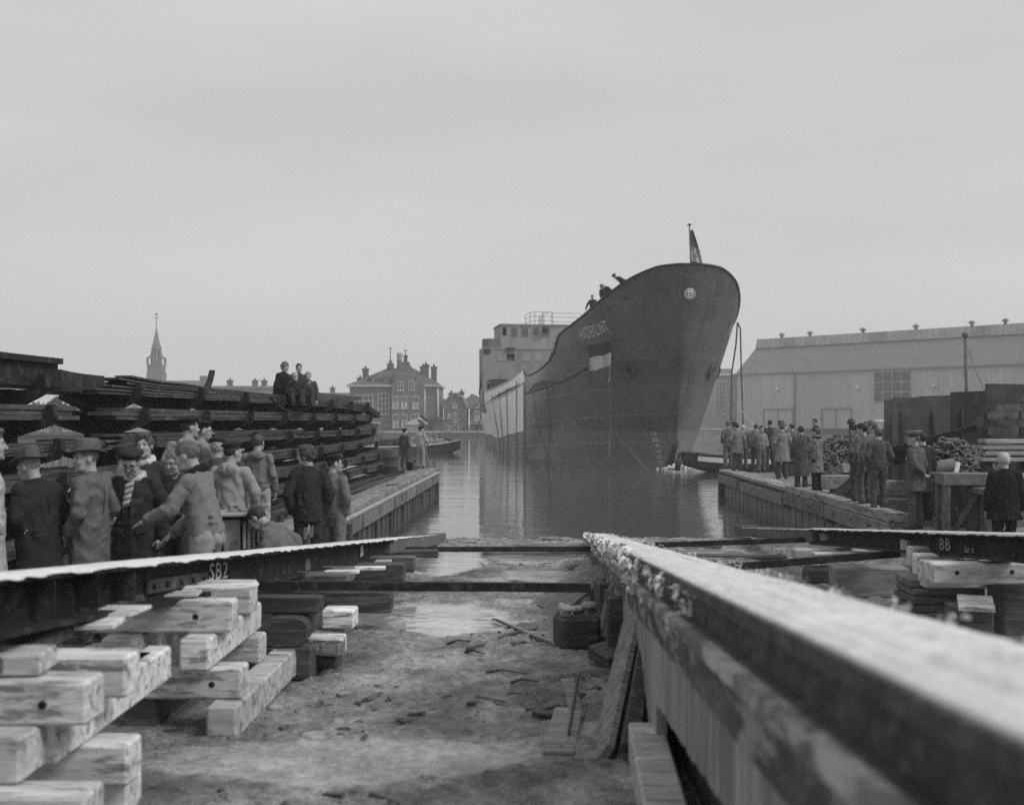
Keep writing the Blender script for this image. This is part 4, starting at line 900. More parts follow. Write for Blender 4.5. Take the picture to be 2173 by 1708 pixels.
for a, c, mt in ((0, .33, M('flag_red', .05)), (.33, .67, M('flag_white', .55)), (.67, 1, M('flag_blue', .075))):
    MB().grid([[tflag(u, v) for v in np.linspace(a, c, 4)] for u in np.linspace(0, 1, 10)]).build('flag_stripe', mt, TG)
L2 = boat('launch', 'long dark launch with a windowed cabin behind the right end of the steel rack', 'launch', [(0, .1, .6, 1.2), (-1.5, 1.0, .0, 1.0), (-5, 1.5, -.3, .9), (-12, 1.5, -.3, .9), (-14, 1.0, .0, 1.0)], BH, (fx(862, 104), 104, WZ), R(3))
MB().box((-6.2, -1.1, .85), (-2.6, 1.1, 2.45)).build('cabin', M('cabin', .10), L2); MB().box((-6.4, -1.25, 2.45), (-2.4, 1.25, 2.55)).build('cabin_roof', PALE, L2)
for i in range(4): MB().box((-6.0+i*.86, -1.13, 1.65), (-5.45+i*.86, -1.098, 2.3)).build('window', M('cabin_pane', .35, .3), L2)
SBt = boat('work_boat', 'small work boat with a white roofed wheelhouse and a cowl vent behind the right quay', 'boat', [(0, .1, .7, 1.3), (-2, 1.2, .0, 1.05), (-7, 1.6, -.3, .95), (-11, 1.4, .0, 1.0)], BH, (fx(1770, 52), 52, WZ), R(180))
MB().box((-.85, -1.1, .9), (-.25, 1.0, 2.05)).build('engine_box', M('engine_box', .05), SBt)
MB().tube([(-.6, .6, 2.0), (-.6, .6, 2.55), (-.55, .7, 2.7)], .11, 8).lathe([(.02, 0), (.18, .02), (.2, .1), (.1, .25)], 10, (-.55, .75, 2.55)).build('cowl_vent', BLACK, SBt)
cab = MB().box((-2.6, -.9, .9), (-1.6, .9, 2.3)).build('cabin', M('engine_box', .05), SBt)
wx = [(1.95+.3+i*.55, -.85) for i in range(3)]
for x in (-2.55, -2.1, -1.65): MB().box((x-.04, -.88, 2.3), (x+.04, -.8, 2.68)).box((x-.04, .8, 2.3), (x+.04, .88, 2.68)).build('window_post', PALE, SBt)
MB().box((-2.7, -1.0, 2.68), (-1.5, 1.0, 2.75)).build('cabin_roof', WHITE, SBt)
# ------------------------------------------------------------------ the launching ways
def wpt(X0, Y, h): return Vector((way_x(X0, Y), Y, EYE-h-.0881*Y))
HL, HC, HR = .257, .26, .107
def ibeam(X0, h, Y0, Y1, w, ht, name, mat, parent, tf=.03, web=.03):
    m = MB(); up = (0, .0881, 1)
    for a, b_, ww, hh in ((h+tf/2, 0, w, tf), (h+ht-tf/2, 0, w, tf), (h+ht/2, 0, web, ht-2*tf)):
        m.bar(wpt(X0, Y0, a), wpt(X0, Y1, a), ww, hh, up)
    return m.build(name, mat, parent)
def tallow(X0, h, Y0, Y1, w, parent, seed, th=.035, drip=.06, dy=.03, nu=15):
    """smear of launching grease, scraped lengthwise, with a ragged edge"""
    n = int((Y1-Y0)/dy); Yv = np.linspace(Y0, Y1, n); us = np.concatenate([[-1.0], np.linspace(-1, 1, nu), [1.0]])
    U, YY = np.meshgrid(us, Yv); m = U.shape[1]
    e0 = .45+.55*fbm(Yv*7, 0*Yv, 1, 4, seed); e1 = .45+.55*fbm(Yv*7, 0*Yv+7, 1, 4, seed+1)
    X = X0+.0443*YY+U*w/2; Z = EYE-h-.0881*YY
    rib = .55+.28*vnoise(U*9, YY*.5, 0, seed+2)+.22*vnoise(U*22, YY*1.1, 0, seed+4)+.20*fbm(U*6, YY*16, 0, 3, seed+6)
    edge = 1-np.abs(U)**6*.8; Z = Z+th*np.maximum(rib, 0.02)*edge
    X[:, 0] -= .004+.02*np.maximum(e0, 0); X[:, -1] += .004+.02*np.maximum(e1, 0); X[:, 1] -= .004+.014*np.maximum(e0, 0); X[:, -2] += .004+.014*np.maximum(e1, 0)
    Z[:, 0] -= .006+drip*np.maximum(0, e0-.25); Z[:, -1] -= .006+drip*np.maximum(0, e1-.25)
    return MB().grid(np.stack([X, YY, Z], -1)).build('tallow', STREAKED if w > .4 else TALLOW, parent)
def curls(X0, h, Y0, Y1, n, seed, name, parent, side=-1, s0=.05, w=.2):
    """scraped shavings of grease hanging over the edge"""
    r_ = random.Random(seed); m = MB()
    for i in range(n):
        Y = Y0+(Y1-Y0)*r_.random(); s = s0*r_.uniform(.4, 1.5); a = r_.random()*6.28; k = r_.uniform(2.5, 5.5); wd = s*r_.uniform(.3, .8)
        c = wpt(X0+side*(w+r_.uniform(-.05, .05)), Y, h+r_.random()**2*.20-.03); ax = Vector((r_.uniform(-1, 1), r_.uniform(-1, 1), r_.uniform(-.4, .4))).normalized()
        q1 = ax.orthogonal().normalized(); q2 = ax.cross(q1); rows = []
        for t in np.linspace(0, k, 7):
            rr = s*(.35+.65*t/k); p = c+q1*(rr*math.cos(t+a))+q2*(rr*math.sin(t+a)); rows.append([p-ax*wd*.5, p+ax*wd*.5])
        m.grid(rows)
    return tag(m.build(name, TALLOW, parent), kind='stuff')
LW = thing('launching_way', 'left launching way, steel beam marked SB2 under a white grease coat', 'launching way')
ibeam(-2.75, HL, 2.2, 17.7, .30, .285, 'beam', STEEL, LW)
tallow(-2.75, HL, 2.2, 17.9, .31, LW, 3, .014, .028, .02, 7)
MB().bar(wpt(-2.75, 17.6, HL+.12), wpt(-2.72, 25.6, HL+.10), .24, .24, (0, .0881, 1), .02).build('timber_end', OLDWOOD, LW)
tallow(-2.735, HL-.003, 17.9, 24.6, .22, LW, 12, .008, .02, .03, 7)
MB().bar(wpt(-2.86, 17.3, HL+.13), wpt(-2.86, 18.6, HL+.13), .06, .22, (0, .0881, 1)).build('joint_plate', RUST, LW)
for Y in (5.9, 6.45, 7.0, 3.6, 4.3):
    MB().bar(wpt(-2.67, Y, HL+.03), wpt(-2.67, Y, HL+.22), .012, .13, (1, 0, 0)).build('stiffener', STEEL, LW)
bpl = MB().bar(wpt(-2.715, 7.5, HL+.165), wpt(-2.715, 8.75, HL+.165), .02, .09, (0, .0881, 1)).build('splice_plate', STEEL2, LW)
for Y in (7.6, 7.85, 8.15, 8.4, 8.65): MB().lathe([(.02, 0), (.02, .018), (.008, .02)], 6).build('bolt', STEEL, bpl, loc=wpt(-2.705, Y, HL+.165), rot=(0, R(90), 0))
def way_text(txt, X0, Y, h, size, parent, side=1, mat=None, sl=5.04):
    me = text_mesh(txt, size, .001); o = link('lettering', me, mat or M('chalk_letter', .55, .9, .3, 25, .1, spots=.3, spot_c=.1), parent)
    o.location = wpt(X0, Y, h); o.matrix_local = Matrix.Translation(wpt(X0, Y, h)) @ Matrix.Rotation(R(90*side-2.5), 4, 'Z') @ Matrix.Rotation(R(90), 4, 'X') @ Matrix.Rotation(R(-sl*side), 4, 'Z') @ Matrix.Diagonal((1.6, 1, 1, 1))
    return o
way_text('SB2', -2.725, 9.1, HL+.135, .19, LW)
MB().bar(wpt(-2.727, 15.6, HL+.05), wpt(-2.727, 15.6, HL+.2), .004, .30, (0, 1, 0)).build('paint_mark', M('chalk_letter', .55), LW)
RW = thing('launching_way', 'right launching way, steel beam marked BB under a thin white grease edge', 'launching way')
ibeam(4.13, HR, 7.2, 18.6, .30, .25, 'beam', STEEL, RW)
tallow(4.13, HR, 7.2, 18.6, .31, RW, 9, .014, .03, .02, 7)
MB().bar(wpt(4.12, 18.5, HR+.12), wpt(4.12, 26.8, HR+.08), .24, .22, (0, .0881, 1), .02).build('timber_end', OLDWOOD, RW)
tallow(4.13, HR+.01, 18.6, 25.6, .26, RW, 10, .008, .03, .03, 7)
way_text('BB', 4.10, 12.35, HR+.135, .19, RW, -1); way_text('BBN', 4.10, 18.1, HR+.13, .17, RW, -1); way_text('iu u', 4.10, 11.6, HR+.17, .10, RW, -1)
CW = thing('launching_way', 'middle launching way on a plank clad wall, thickly coated with white grease', 'launching way')
ibeam(.74, HC, 1.0, 24.8, .42, .20, 'beam', DARKWOOD, CW, .045, .34)
tallow(.757, HC, 1.0, 24.9, .395, CW, 5, .030, .05, .018, 29)
curls(.74, HC+.03, 9.0, 24.5, 360, 4, 'tallow_curls', CW, -1, .062, .23); curls(.74, HC+.06, 4.6, 10, 110, 6, 'tallow_curls', CW, -1, .035, .23); curls(.74, HC+.0, 2, 24, 700, 8, 'tallow_curls', CW, 1, .014, .215); curls(.74, HC-.01, 8.5, 24, 400, 18, 'tallow_curls', CW, -1, .016, .215)
MB().bar(wpt(.505, 1.0, HC+.19), wpt(.505, 24.0, HC+.19), .05, .05, (0, .0881, 1)).build('ledge', M('greasy_wood', .22, .7, .5, 7, .5, .012, spots=.45, spot_c=.45, stretch=(1, .5, 1)), CW)
MB().bar(wpt(.72, 1.0, HC+.30), wpt(.72, 23.0, HC+.30), .44, .18, (0, .0881, 1), .02).build('bearer', M('bearer_wood', .06, .8, .5, 6, .5, .015, stretch=(2, .5, 2), spots=.4, spot_c=.26), CW)
# plank clad wall under it: each plank a part; a few are cut away round the low opening
PLK = M('streaked_plank', .26, .85, .4, 5, .4, .012, stretch=(4, 4, .35), spots=.4, spot_c=.34)
Y = 1.4; i = 0
while Y < 19.5:
    wd = .19+.10*((i*37) % 11)/11; zt = EYE-HC-.0881*(Y+wd/2)-.40; zb_ = gzf(.9, Y)-.15
    if Y < 6.45: zb_ = .25+.12*(6.4-Y)       # the cladding stops short here: the dark core below stands in for shade
    if zt-zb_ > .08:
        x = way_x(.53, Y)+.012*((i*53) % 7)/7
        MB().box((x, Y+.006, zb_), (x+.06, Y+wd-.006, zt)).build('plank', PLK, CW)
    Y += wd; i += 1
MB().prism([(1.2, EYE-HC-.0881*1.2-.46), (22, EYE-HC-.0881*22-.46), (22, -1.0), (1.2, -.3)], 'x', way_x(.64, 8), way_x(.86, 8)).build('wall_core', DARKWOOD, CW)  # solid core; its dark colour plays the shade inside the low opening
for Y in (10.2, 12.6): piece('post', DARKWOOD, (.16, .18, EYE-HC-.0881*Y-.4-gzf(.5, Y)), (way_x(.47, Y), Y, gzf(.5, Y)), (0, 0, R(3)), CW)

def lean(name, label, p, q, w, t, mat, up=(1, 0, 0), group=None, cat='plank', c=.006):
    m = MB().bar((0, 0, 0), Vector(q)-Vector(p), w, t, up, c); return m.build(name, mat, None, loc=p, label=label, cat=cat, group=group)
lean('plank', 'broad plank leaning on the middle way, nearest the white block', (.52, 6.9, -.22), (.95, 8.9, .40), .34, .05, GREYWOOD, (-1, 0, .5))
lean('timber', 'thick dark timber leaning beside the broad leaning plank', (.66, 6.85, -.2), (.93, 8.2, .22), .30, .10, DARKWOOD, (-1, 0, .3), cat='timber')
lean('plank', 'wide board sloping from the ground up to the far end of the middle way', (.42, 14.0, -.44), (1.10, 14.5, .0), .60, .045, GREYWOOD, (-.5, -.45, .7))
lean('plank', 'narrow board leaning on the plank wall behind the greasy stump', (.85, 11.5, -.36), (1.1, 12.2, .22), .24, .04, OLDWOOD, (-1, 0, .4))
st = thing('timber_stump', 'dark wet block with a lump of pale grease on top beside the middle way', 'block', (.62, 11.0, gzf(.62, 11)), R(12))
piece('block', DARKWOOD, (.40, .36, .34), (0, 0, 0), (0, 0, 0), st, .05)
gm = MB(); r_ = random.Random(3)
for i in range(26):
    s = r_.uniform(.03, .08); p = (r_.uniform(-.15, .15), r_.uniform(-.13, .13), .33+r_.uniform(0, .07)); gm.lathe([(s*.3, -s*.5), (s, 0), (s*.6, s*.5), (.005, s*.6)], 7, p)
tag(gm.build('grease_lump', M('dirty_tallow', .36, .6, .35, 18, .5), st), kind='stuff')
piece('timber_block', DARKWOOD, (.2, .3, .13), (.83, 10.1, gzf(.83, 10.1)+.02), (R(14), R(-8), R(32)), None, .01, label='small dark tilted block at the foot of the broad leaning plank', cat='block')
lean('stick', 'long thin split lath lying on the mud left of the greasy stump', (-.21, 12.9, gzf(0, 12.9)+.02), (.45, 11.0, gzf(.4, 11)+.035), .05, .02, GREYWOOD, (0, 0, 1), cat='lath')
lean('stick', 'second split lath close along the first on the mud', (-.18, 12.8, gzf(0, 12.9)+.03), (.30, 11.2, gzf(.4, 11)+.03), .03, .02, DARKWOOD, (0, 0, 1), cat='lath')
lean('stick', 'short lath lying on the mud beyond the near crossbar', (.0, 17.0, gzf(0, 17)+.02), (.62, 16.2, gzf(.5, 16)+.03), .06, .02, GREYWOOD, (0, 0, 1), cat='lath')
for i, (p, q, w_, m_, lb) in enumerate((((.28, 7.0, .02), (.40, 8.1, .05), .2, GREYWOOD, 'scuffed board lying flat in the rubbish by the plank wall'), ((.20, 8.0, .03), (.48, 8.45, .09), .16, OLDWOOD, 'broken board end lying across the rubbish by the plank wall'), ((.45, 7.9, .03), (.42, 8.6, .16), .10, GREYWOOD, 'split stake standing out of the rubbish by the plank wall'), ((.14, 8.25, .02), (.30, 8.1, .06), .14, DARKWOOD, 'dark stub of board at the left end of the rubbish'), ((.36, 7.3, .06), (.50, 8.6, .20), .018, BLACK, 'bent dark iron rod over the rubbish by the plank wall'))):
    z = gzf(p[0], p[1]); lean('board' if w_ > .03 else 'iron_rod', lb, (p[0], p[1], z+p[2]), (q[0], q[1], gzf(q[0], q[1])+q[2]), w_, .022, m_, (0, 0, 1), cat='board' if w_ > .03 else 'rod')
piece('timber_block', TIMBER, (.21, 1.5, .21), (.76, 6.12, gzf(.76, 6.1)+.0), (0, 0, R(-3)), None, .014, label='pale new timber block lying lengthwise at the foot of the middle way', cat='timber block')
for X, Y, l, a, lb in ((-.5, 11.2, .28, 20, 'bent twig on the mud near the middle'), (-.05, 9.6, .34, -12, 'curved bark strip lying on the near mud'), (.1, 9.2, .22, 8, 'short crooked twig on the near mud'), (-.35, 10.6, .2, -30, 'small dark stick on the mud by the crib')):
    z = gzf(X, Y)+.02; MB().tube([(-l/2, 0, 0), (-l*.1, .02, .025), (l*.2, -.01, .02), (l/2, .03, 0)], .014, 6, r1=.006).build('twig', DARKWOOD, None, loc=(X, Y, z), rot=(0, 0, R(a)), label=lb, cat='twig')

# cross bars between the ways
def bar(label, p, q, w=.05, h=.075, mat=STEEL): return MB().bar((0, 0, 0), Vector(q)-Vector(p), w, h, (0, 0, 1)).build('cross_bar', mat, None, loc=p, label=label, cat='steel bar', group='steel bars tying the launching ways together')
bar('long dark steel bar tying left and middle ways, the nearer one', (-2.55, 9.55, .49), (.66, 9.62, .455))
bar('long dark steel bar tying left and middle ways, the far one', (-2.15, 19.1, -.285), (1.4, 19.2, -.285), .06, .085)
bar('steel bar tying middle and right ways, the far one by the puddle', (1.6, 19.2, -.25), (4.95, 19.0, -.11), .06, .085)
bar('steel bar tying middle and right ways, the nearer one', (1.35, 13.4, .05), (4.72, 13.9, .25), .06, .085)
lean('board', 'wet board lying at the water edge between left and middle ways', (-.55, 22.0, gzf(0, 22)+.02), (1.5, 21.7, gzf(1, 21.7)+.06), .22, .05, OLDWOOD, (0, 0, 1), cat='board')
lean('board', 'wet board floating at the water edge right of the middle way', (2.6, 23.9, gzf(2, 24)+.05), (4.3, 23.5, gzf(4, 24)+.05), .18, .04, OLDWOOD, (0, 0, 1), cat='board')
lean('board', 'short grey cross board at the water edge right of the middle way', (3.3, 22.2, gzf(3, 22)+.04), (3.25, 24.0, gzf(3, 24)+.05), .16, .03, GREYWOOD, (0, 0, 1), cat='board')
lean('board', 'flat board on the mud below the right way', (3.4, 21.2, gzf(3, 21)+.04), (5.0, 20.9, gzf(5, 21)+.05), .3, .04, OLDWOOD, (0, 0, 1), cat='board')
for X, Y, l, lb in ((-.9, 24.6, .3, 'dark chip of wood floating left of the middle way'), (.9, 25.6, .45, 'thin driftwood piece floating near the middle way end'), (.3, 23.3, .25, 'small dark driftwood at the water edge')):
    piece('driftwood', DARKWOOD, (l, .07, .04), (X, Y, max(gzf(X, Y), WZ)+.005), (0, R(4), R(15)), None, .006, label=lb, cat='driftwood')

# ------------------------------------------------------------------ timber cribs
HOLE = M('bolt_hole', .012, .9, 0, 5, 0)
def block(label, x0, x1, y0, y1, z0, z1, mat=TIMBER, holes=(), rz=0, c=.016, group='timber blocks stacked under the ways', cat='timber block'):
    o = piece('timber_block', mat, (x1-x0, y1-y0, z1-z0), ((x0+x1)/2, (y0+y1)/2, z0), (0, 0, R(rz)), None, c, label=label, cat=cat, group=group)
    for hx_, hz_ in holes:
        h = MB().lathe([(.021, 0), (.021, .004)], 12).build('bolt_hole', HOLE, o); h.matrix_local = Matrix.Translation((hx_-(x0+x1)/2, -(y1-y0)/2+.001, hz_-z0)) @ Matrix.Rotation(R(90), 4, 'X')
    return o
def bxy(x, Y): return (x-CX)/FPX*Y
Y = 7.75
block('long pale block with two bolt holes, top of the far crib', bxy(170, Y), bxy(484, Y)+.02, Y, Y+.22, .42, .63, holes=((bxy(228, Y), .53), (bxy(415, Y), .53)))
block('pale block behind the long one at the top of the far crib', bxy(400, 8.6), bxy(540, 8.6), 8.5, 8.72, .42, .65)
block('right lengthwise pale block under the long top block of the far crib', bxy(384, 7.6), bxy(447, 7.6), 7.55, 9.15, .205, .415)
block('left lengthwise pale block under the long top block of the far crib', bxy(214, 7.6), bxy(286, 7.6), 7.6, 9.2, .205, .415)
Y = 7.7
block('pale crosswise block with one bolt hole, second from the bottom of the far crib', bxy(262, Y), bxy(511, Y)+.01, Y-.02, Y+.2, -.01, .20, holes=((bxy(451, Y), .09),))
block('pale crosswise block at the back of the far crib, second from the bottom', bxy(470, 8.85), bxy(556, 8.85), 8.8, 9.02, -.01, .20)
block('pale damp block lying lengthwise on the mud at the foot of the far crib', bxy(447, 7.55), bxy(511, 7.55), 7.5, 9.45, -.235, -.012, M('damp_timber', .40, .85, .25, 7, .35, .012, stretch=(.5, 2.2, 2.2), spots=.3, spot_c=.15), rz=-1)
block('dark lengthwise timber on the mud under the left side of the far crib', bxy(262, 7.7), bxy(330, 7.7), 7.7, 9.4, -.235, -.012, DARKWOOD)
for dx, z, l, lb in ((-2.58, .645, .42, 'thin pale wedge board on the long top block of the far crib'), (-2.36, .663, .34, 'second thin wedge board on the far crib top'), (-2.28, .655, .5, 'broad thin packing board under the SB2 beam')):
    piece('packing_board', TIMBER, (l, .2, .022), (dx+.2, 8.05+(dx+2.5)*.9, z-.01), (0, R(-2), R(6)), None, .004, label=lb, cat='packing board')
# near crib
Y = 5.35
block('pale crosswise block with a bolt hole, top right of the near crib', -3.6, bxy(184, Y), Y, Y+.24, .43, .635, holes=((bxy(90, Y), .53),))
block('pale crosswise block behind the top right one in the near crib', -3.3, bxy(270, 5.9), 5.88, 6.12, .43, .645)
block('pale lengthwise block under the top of the near crib, its end face toward us', bxy(-40, 5.2), bxy(52, 5.2), 5.15, 7.1, .22, .428, holes=())
block('pale lengthwise block under the top of the near crib, right side', bxy(60, 5.5), bxy(128, 5.5), 5.45, 7.3, .215, .428)
block('pale crosswise block low in the near crib beneath the lengthwise ones', -3.3, bxy(275, 5.85), 5.82, 6.05, .0, .212)
block('pale crosswise block with a bolt hole at the bottom left corner of the picture', -3.3, bxy(190, 5.05), 5.0, 5.24, .005, .215, holes=((bxy(78, 5.05), .10),))
block('pale crosswise block lowest at the front of the near crib', -3.2, bxy(278, 5.95), 5.9, 6.13, -.215, -.003)
block('pale block on the ground at the left corner of the near crib', -2.9, -2.5, 5.1, 7.0, -.215, -.003)
block('dark lengthwise bearer directly under the left beam on the near crib', -2.62, -2.4, 5.0, 8.6, .655, .80 if False else .74, DARKWOOD)
piece('packing_board', TIMBER, (.52, .30, .03), (-2.46, 6.45, .70), (0, R(-1), R(4)), None, .004, label='white packing board on top of the near crib beside the left beam', cat='packing board')
piece('packing_board', TIMBER, (.5, .34, .022), (-2.42, 6.75, .722), (0, R(-1), R(-4)), None, .004, label='second white packing board lying over the first beside the left beam', cat='packing board')
piece('timber_block', TIMBER, (.42, .26, .10), (-2.45, 5.55, .645), (0, 0, R(5)), None, .01, label='short pale offcut on the near crib at the left picture edge', cat='timber block')
# sleepers farther along the left way: crosswise, dark and wet, stepping down to the water
def c6(xc, yc): return 530.5+.3906*xc, 1087.5+.3906*yc
for xc, y0, y1, Yd, mat, lb in ((1020, 208, 246, 18.6, DARKWOOD, 'dark sleeper under the left way, nearest the water'), (893, 243, 326, 16.2, OLDWOOD, 'dark sleeper under the left way, second from the water'), (836, 283, 376, 14.4, DARKWOOD, 'long dark sleeper under the left way, third from the water'), (555, 306, 376, 12.9, OLDWOOD, 'grey dark sleeper under the left way, fourth from the water'), (767, 434, 548, 12.2, DARKWOOD, 'low dark sleeper on the mud just beyond the near crossbar')):
    x1, t = c6(xc, y0); _, bt = c6(xc, y1); X1 = bxy(x1, Yd); zt = EYE-(t-HY)/FPX*Yd; zb_ = EYE-(bt-HY)/FPX*Yd
    block(lb, X1-1.25, X1, Yd, Yd+.28, zb_, zt, mat, group='sleepers under the left way', rz=1.5)
for X1, Yd, z0, z1, l, mat, lb in ((bxy(748, 12.0), 11.6, .10, .30, .9, OLDWOOD, 'old grey sleeper under the SB2 end of the left way'), (bxy(755, 10.6), 10.5, -.05, .125, .3, TIMBER, 'pale block behind the rounded dark log, upper of two'), (bxy(733, 10.3), 10.1, -.22, -.06, .35, TIMBER, 'pale block behind the rounded dark log, lower of two'), (bxy(690, 9.9), 9.6, .24, .37, 1.4, DARKWOOD, 'long dark plank beam lying on the rounded log'), (bxy(675, 9.7), 9.4, -.27, .0, .85, DARKWOOD, 'big dark squared timber on the mud below the rounded log'), (bxy(722, 9.9), 9.75, -.27, -.1, .32, DARKWOOD, 'small dark block right of the big dark squared timber')):
    block(lb, X1-l, X1, Yd, Yd+.26, z0, z1, mat, group='sleepers under the left way', rz=-2)
lg = thing('rounded_log', 'dark rounded log end lying lengthwise in the crib under the left way', 'log', (bxy(606, 9.5), 9.4, .005))
MB().prism([(.19*math.copysign(abs(math.cos(a))**.6, math.cos(a)), .115+.115*math.copysign(abs(math.sin(a))**.6, math.sin(a))) for a in np.linspace(0, 2*math.pi, 20)[:-1]], 'y', 0, .8).build('log', DARKWOOD, lg)
cr = thing('tool_tray', 'small pale compartment tray leaning on the timbers by the rounded log', 'tray', (bxy(682, 10.0), 9.6, -.1), R(-12))
MB().box((-.22, -.02, 0), (.22, .16, .02)).build('base', GREYWOOD, cr)
for i in range(4): MB().box((-.22+i*.14, -.02, .02), (-.20+i*.14, .16, .09)).build('divider', GREYWOOD, cr)
for y in (-.02, .06, .145): MB().box((-.22, y, .021), (.22, y+.015, .092)).build('slat', GREYWOOD, cr)
for Y_, X_, l, z_, lb in ((13.6, -1.75, .5, -.0, 'thin pale wedge on the third sleeper'), (12.6, -1.95, .55, .19, 'thin pale wedge on the fourth sleeper'), (16.0, -1.85, .35, -.28, 'small pale wedge on the second sleeper')):
    zz = EYE-HL-.25-.0881*Y_-.03; piece('packing_board', TIMBER, (l, .18, .03), (X_, Y_, zz-.02), (0, 0, R(4)), None, .004, label=lb, cat='packing board')
# right side timbers
block('big dark squared timber lying on the mud below the right way', bxy(1777, 15.2), bxy(1930, 15.2), 15.2, 15.65, gzf(5, 15.2)-.02, gzf(5, 15.2)+.37, M('brown_wood', .19, .9, .4, 9, .5, .015, stretch=(.3, 2.5, 2.5), spots=.3, spot_c=.18), group='timber blocks beside the right way', rz=-3)
block('smaller dark log left behind the big dark squared timber', bxy(1715, 16.6), bxy(1780, 16.6), 16.6, 17.0, gzf(5, 16.6)-.02, gzf(5, 16.6)+.24, DARKWOOD, group='timber blocks beside the right way', c=.05)
block('pale weathered block under the far part of the right way', bxy(1687, 16.8), bxy(1840, 16.8), 16.8, 17.05, -.17, -.03, M('weathered', .34, .85, .25, 8, .4, spots=.2, spot_c=.18), group='timber blocks beside the right way')
block('thin pale board on the weathered block under the right way', bxy(1730, 15.8), bxy(1850, 15.8), 15.8, 16.0, .0, .03, TIMBER, group='timber blocks beside the right way', c=.004)
nm = ('first', 'second', 'third', 'fourth')
for i, (xa_, xb2, Yd) in enumerate(((1923, 1950, 13.6), (1937, 1970, 12.9), (1950, 1990, 12.2), (1964, 2010, 11.6))):
    block('pale crosswise block under the right way, %s from the far side of its row' % nm[i], bxy(xa_, Yd), bxy(xa_, Yd)+1.3, Yd, Yd+.22, .22-.02*i+.05*(3-i)*0, .43, group='pale blocks in a row under the right way')
block('long pale block with two bolt holes, nearest under the right way', bxy(1979, 10.9), bxy(2230, 10.9), 10.9, 11.12, .30, .50, holes=((bxy(2031, 10.9), .41), (bxy(2148, 10.9), .42)), group='pale blocks in a row under the right way')
for i in range(5):
    block('rough split plank, %s from the top of the low pile under the right row' % ('first', 'second', 'third', 'fourth', 'fifth')[i], bxy(1925, 11.9)+.02*(i % 2), bxy(1925, 11.9)+.75, 11.75, 12.3, .145-.085*i, .222-.085*i, OLDWOOD, group='rough planks piled under the right row', rz=2*(i % 3)-2, c=.012, cat='plank')
piece('packing_board', TIMBER, (.30, .62, .04), (bxy(2075, 10.3), 10.35, .19), (R(2), 0, R(-20)), None, .005, label='white flat board on a dark post below the long pale block', cat='packing board')
block('dark upright stump under the white flat board at right', bxy(2030, 10.3), bxy(2100, 10.3), 10.2, 10.6, gzf(4.2, 10.3), .185, OLDWOOD, group='timber blocks beside the right way')
block('dark squared timber at the right picture edge below the right way', bxy(2105, 9.4), bxy(2260, 9.4), 9.3, 9.65, gzf(4.2, 9.4)-.02, -.05+.1, OLDWOOD, group='timber blocks beside the right way')
block('dark bearer deep under the long pale block at right', bxy(2120, 11.3), bxy(2300, 11.3), 11.2, 11.6, gzf(4.9, 11.3), .29, DARKWOOD, group='timber blocks beside the right way')

# ------------------------------------------------------------------ steel rack with its bars
def rk(t): return -5.9+1.45*t, 13.3+24.7*t           # front edge of the top tier
RD = Vector((1.45, 24.7, 0)).normalized(); RNv = Vector((RD.y, -RD.x, 0))
TZ = [2.24, 1.86, 1.44, 1.02, .62, .28, .04]           # tops of the arms
HA = [.64, .74, .84, .92, 1.0, 1.06, 1.1]
RACK = thing('steel_rack', 'long dark rack of tapered arms holding steel bars along the left quay', 'rack')
c0 = Vector((-5.9, 13.3, 0))-RNv*.64; RB = c0
def rp(a, u, z): q = RB+RD*a+RNv*u; return Vector((q.x, q.y, z))     # a along, u toward the slipway
ARM = [-1.6, 1.1, 4.25, 7.15, 9.9, 12.7, 15.4, 18.0, 20.6, 23.2]
for ai, a in enumerate(ARM):
    pm = MB(); zb_ = -.2
    pm.add([rp(a-.10, -.27, zb_), rp(a-.10, .30, zb_), rp(a-.10, .20, 2.25), rp(a-.10, -.20, 2.25), rp(a+.10, -.27, zb_), rp(a+.10, .30, zb_), rp(a+.10, .20, 2.25), rp(a+.10, -.20, 2.25)], [(0, 1, 2, 3), (7, 6, 5, 4), (0, 4, 5, 1), (1, 5, 6, 2), (2, 6, 7, 3), (3, 7, 4, 0)])
    pm.build('post', STEEL, RACK)
    for k in range(6):
        h = HA[k]; z = TZ[k]; d = .26 if k == 0 else .22
        poly = [(-h, z), (h, z), (h+.02, z+.17), (h-.10, z+.20), (h-.10, z) if False else (h-.09, z+.005), (-h, z+.006)]
        m = MB(); prof = [(-h, z-.06), (-.22, z-d), (.22, z-d), (h-.04, z-.07), (h+.03, z+.03), (h+.01, z+.19), (h-.08, z+.19), (h-.10, z), (-h+.08, z), (-h, z+.12 if k else z)]
        vs_ = [rp(a-.055, u, q) for u, q in prof]+[rp(a+.055, u, q) for u, q in prof]; n = len(prof)
        m.add(vs_, [tuple(range(n)), tuple(range(n, 2*n))[::-1]]+[(i, i+n, (i+1) % n+n, (i+1) % n) for i in range(n)])
        m.build('arm', STEEL, RACK)
ORD = ['first', 'second', 'third', 'fourth', 'fifth', 'sixth', 'seventh', 'eighth', 'ninth', 'tenth', 'eleventh', 'twelfth', 'thirteenth']
TN = ['top tier', 'second tier', 'third tier', 'fourth tier', 'fifth tier', 'lowest tier']
BARM = M('bar_steel', .044, .65, .4, 8, .3, .006, stretch=(2, .3, 2), spots=.3, spot_c=.11)
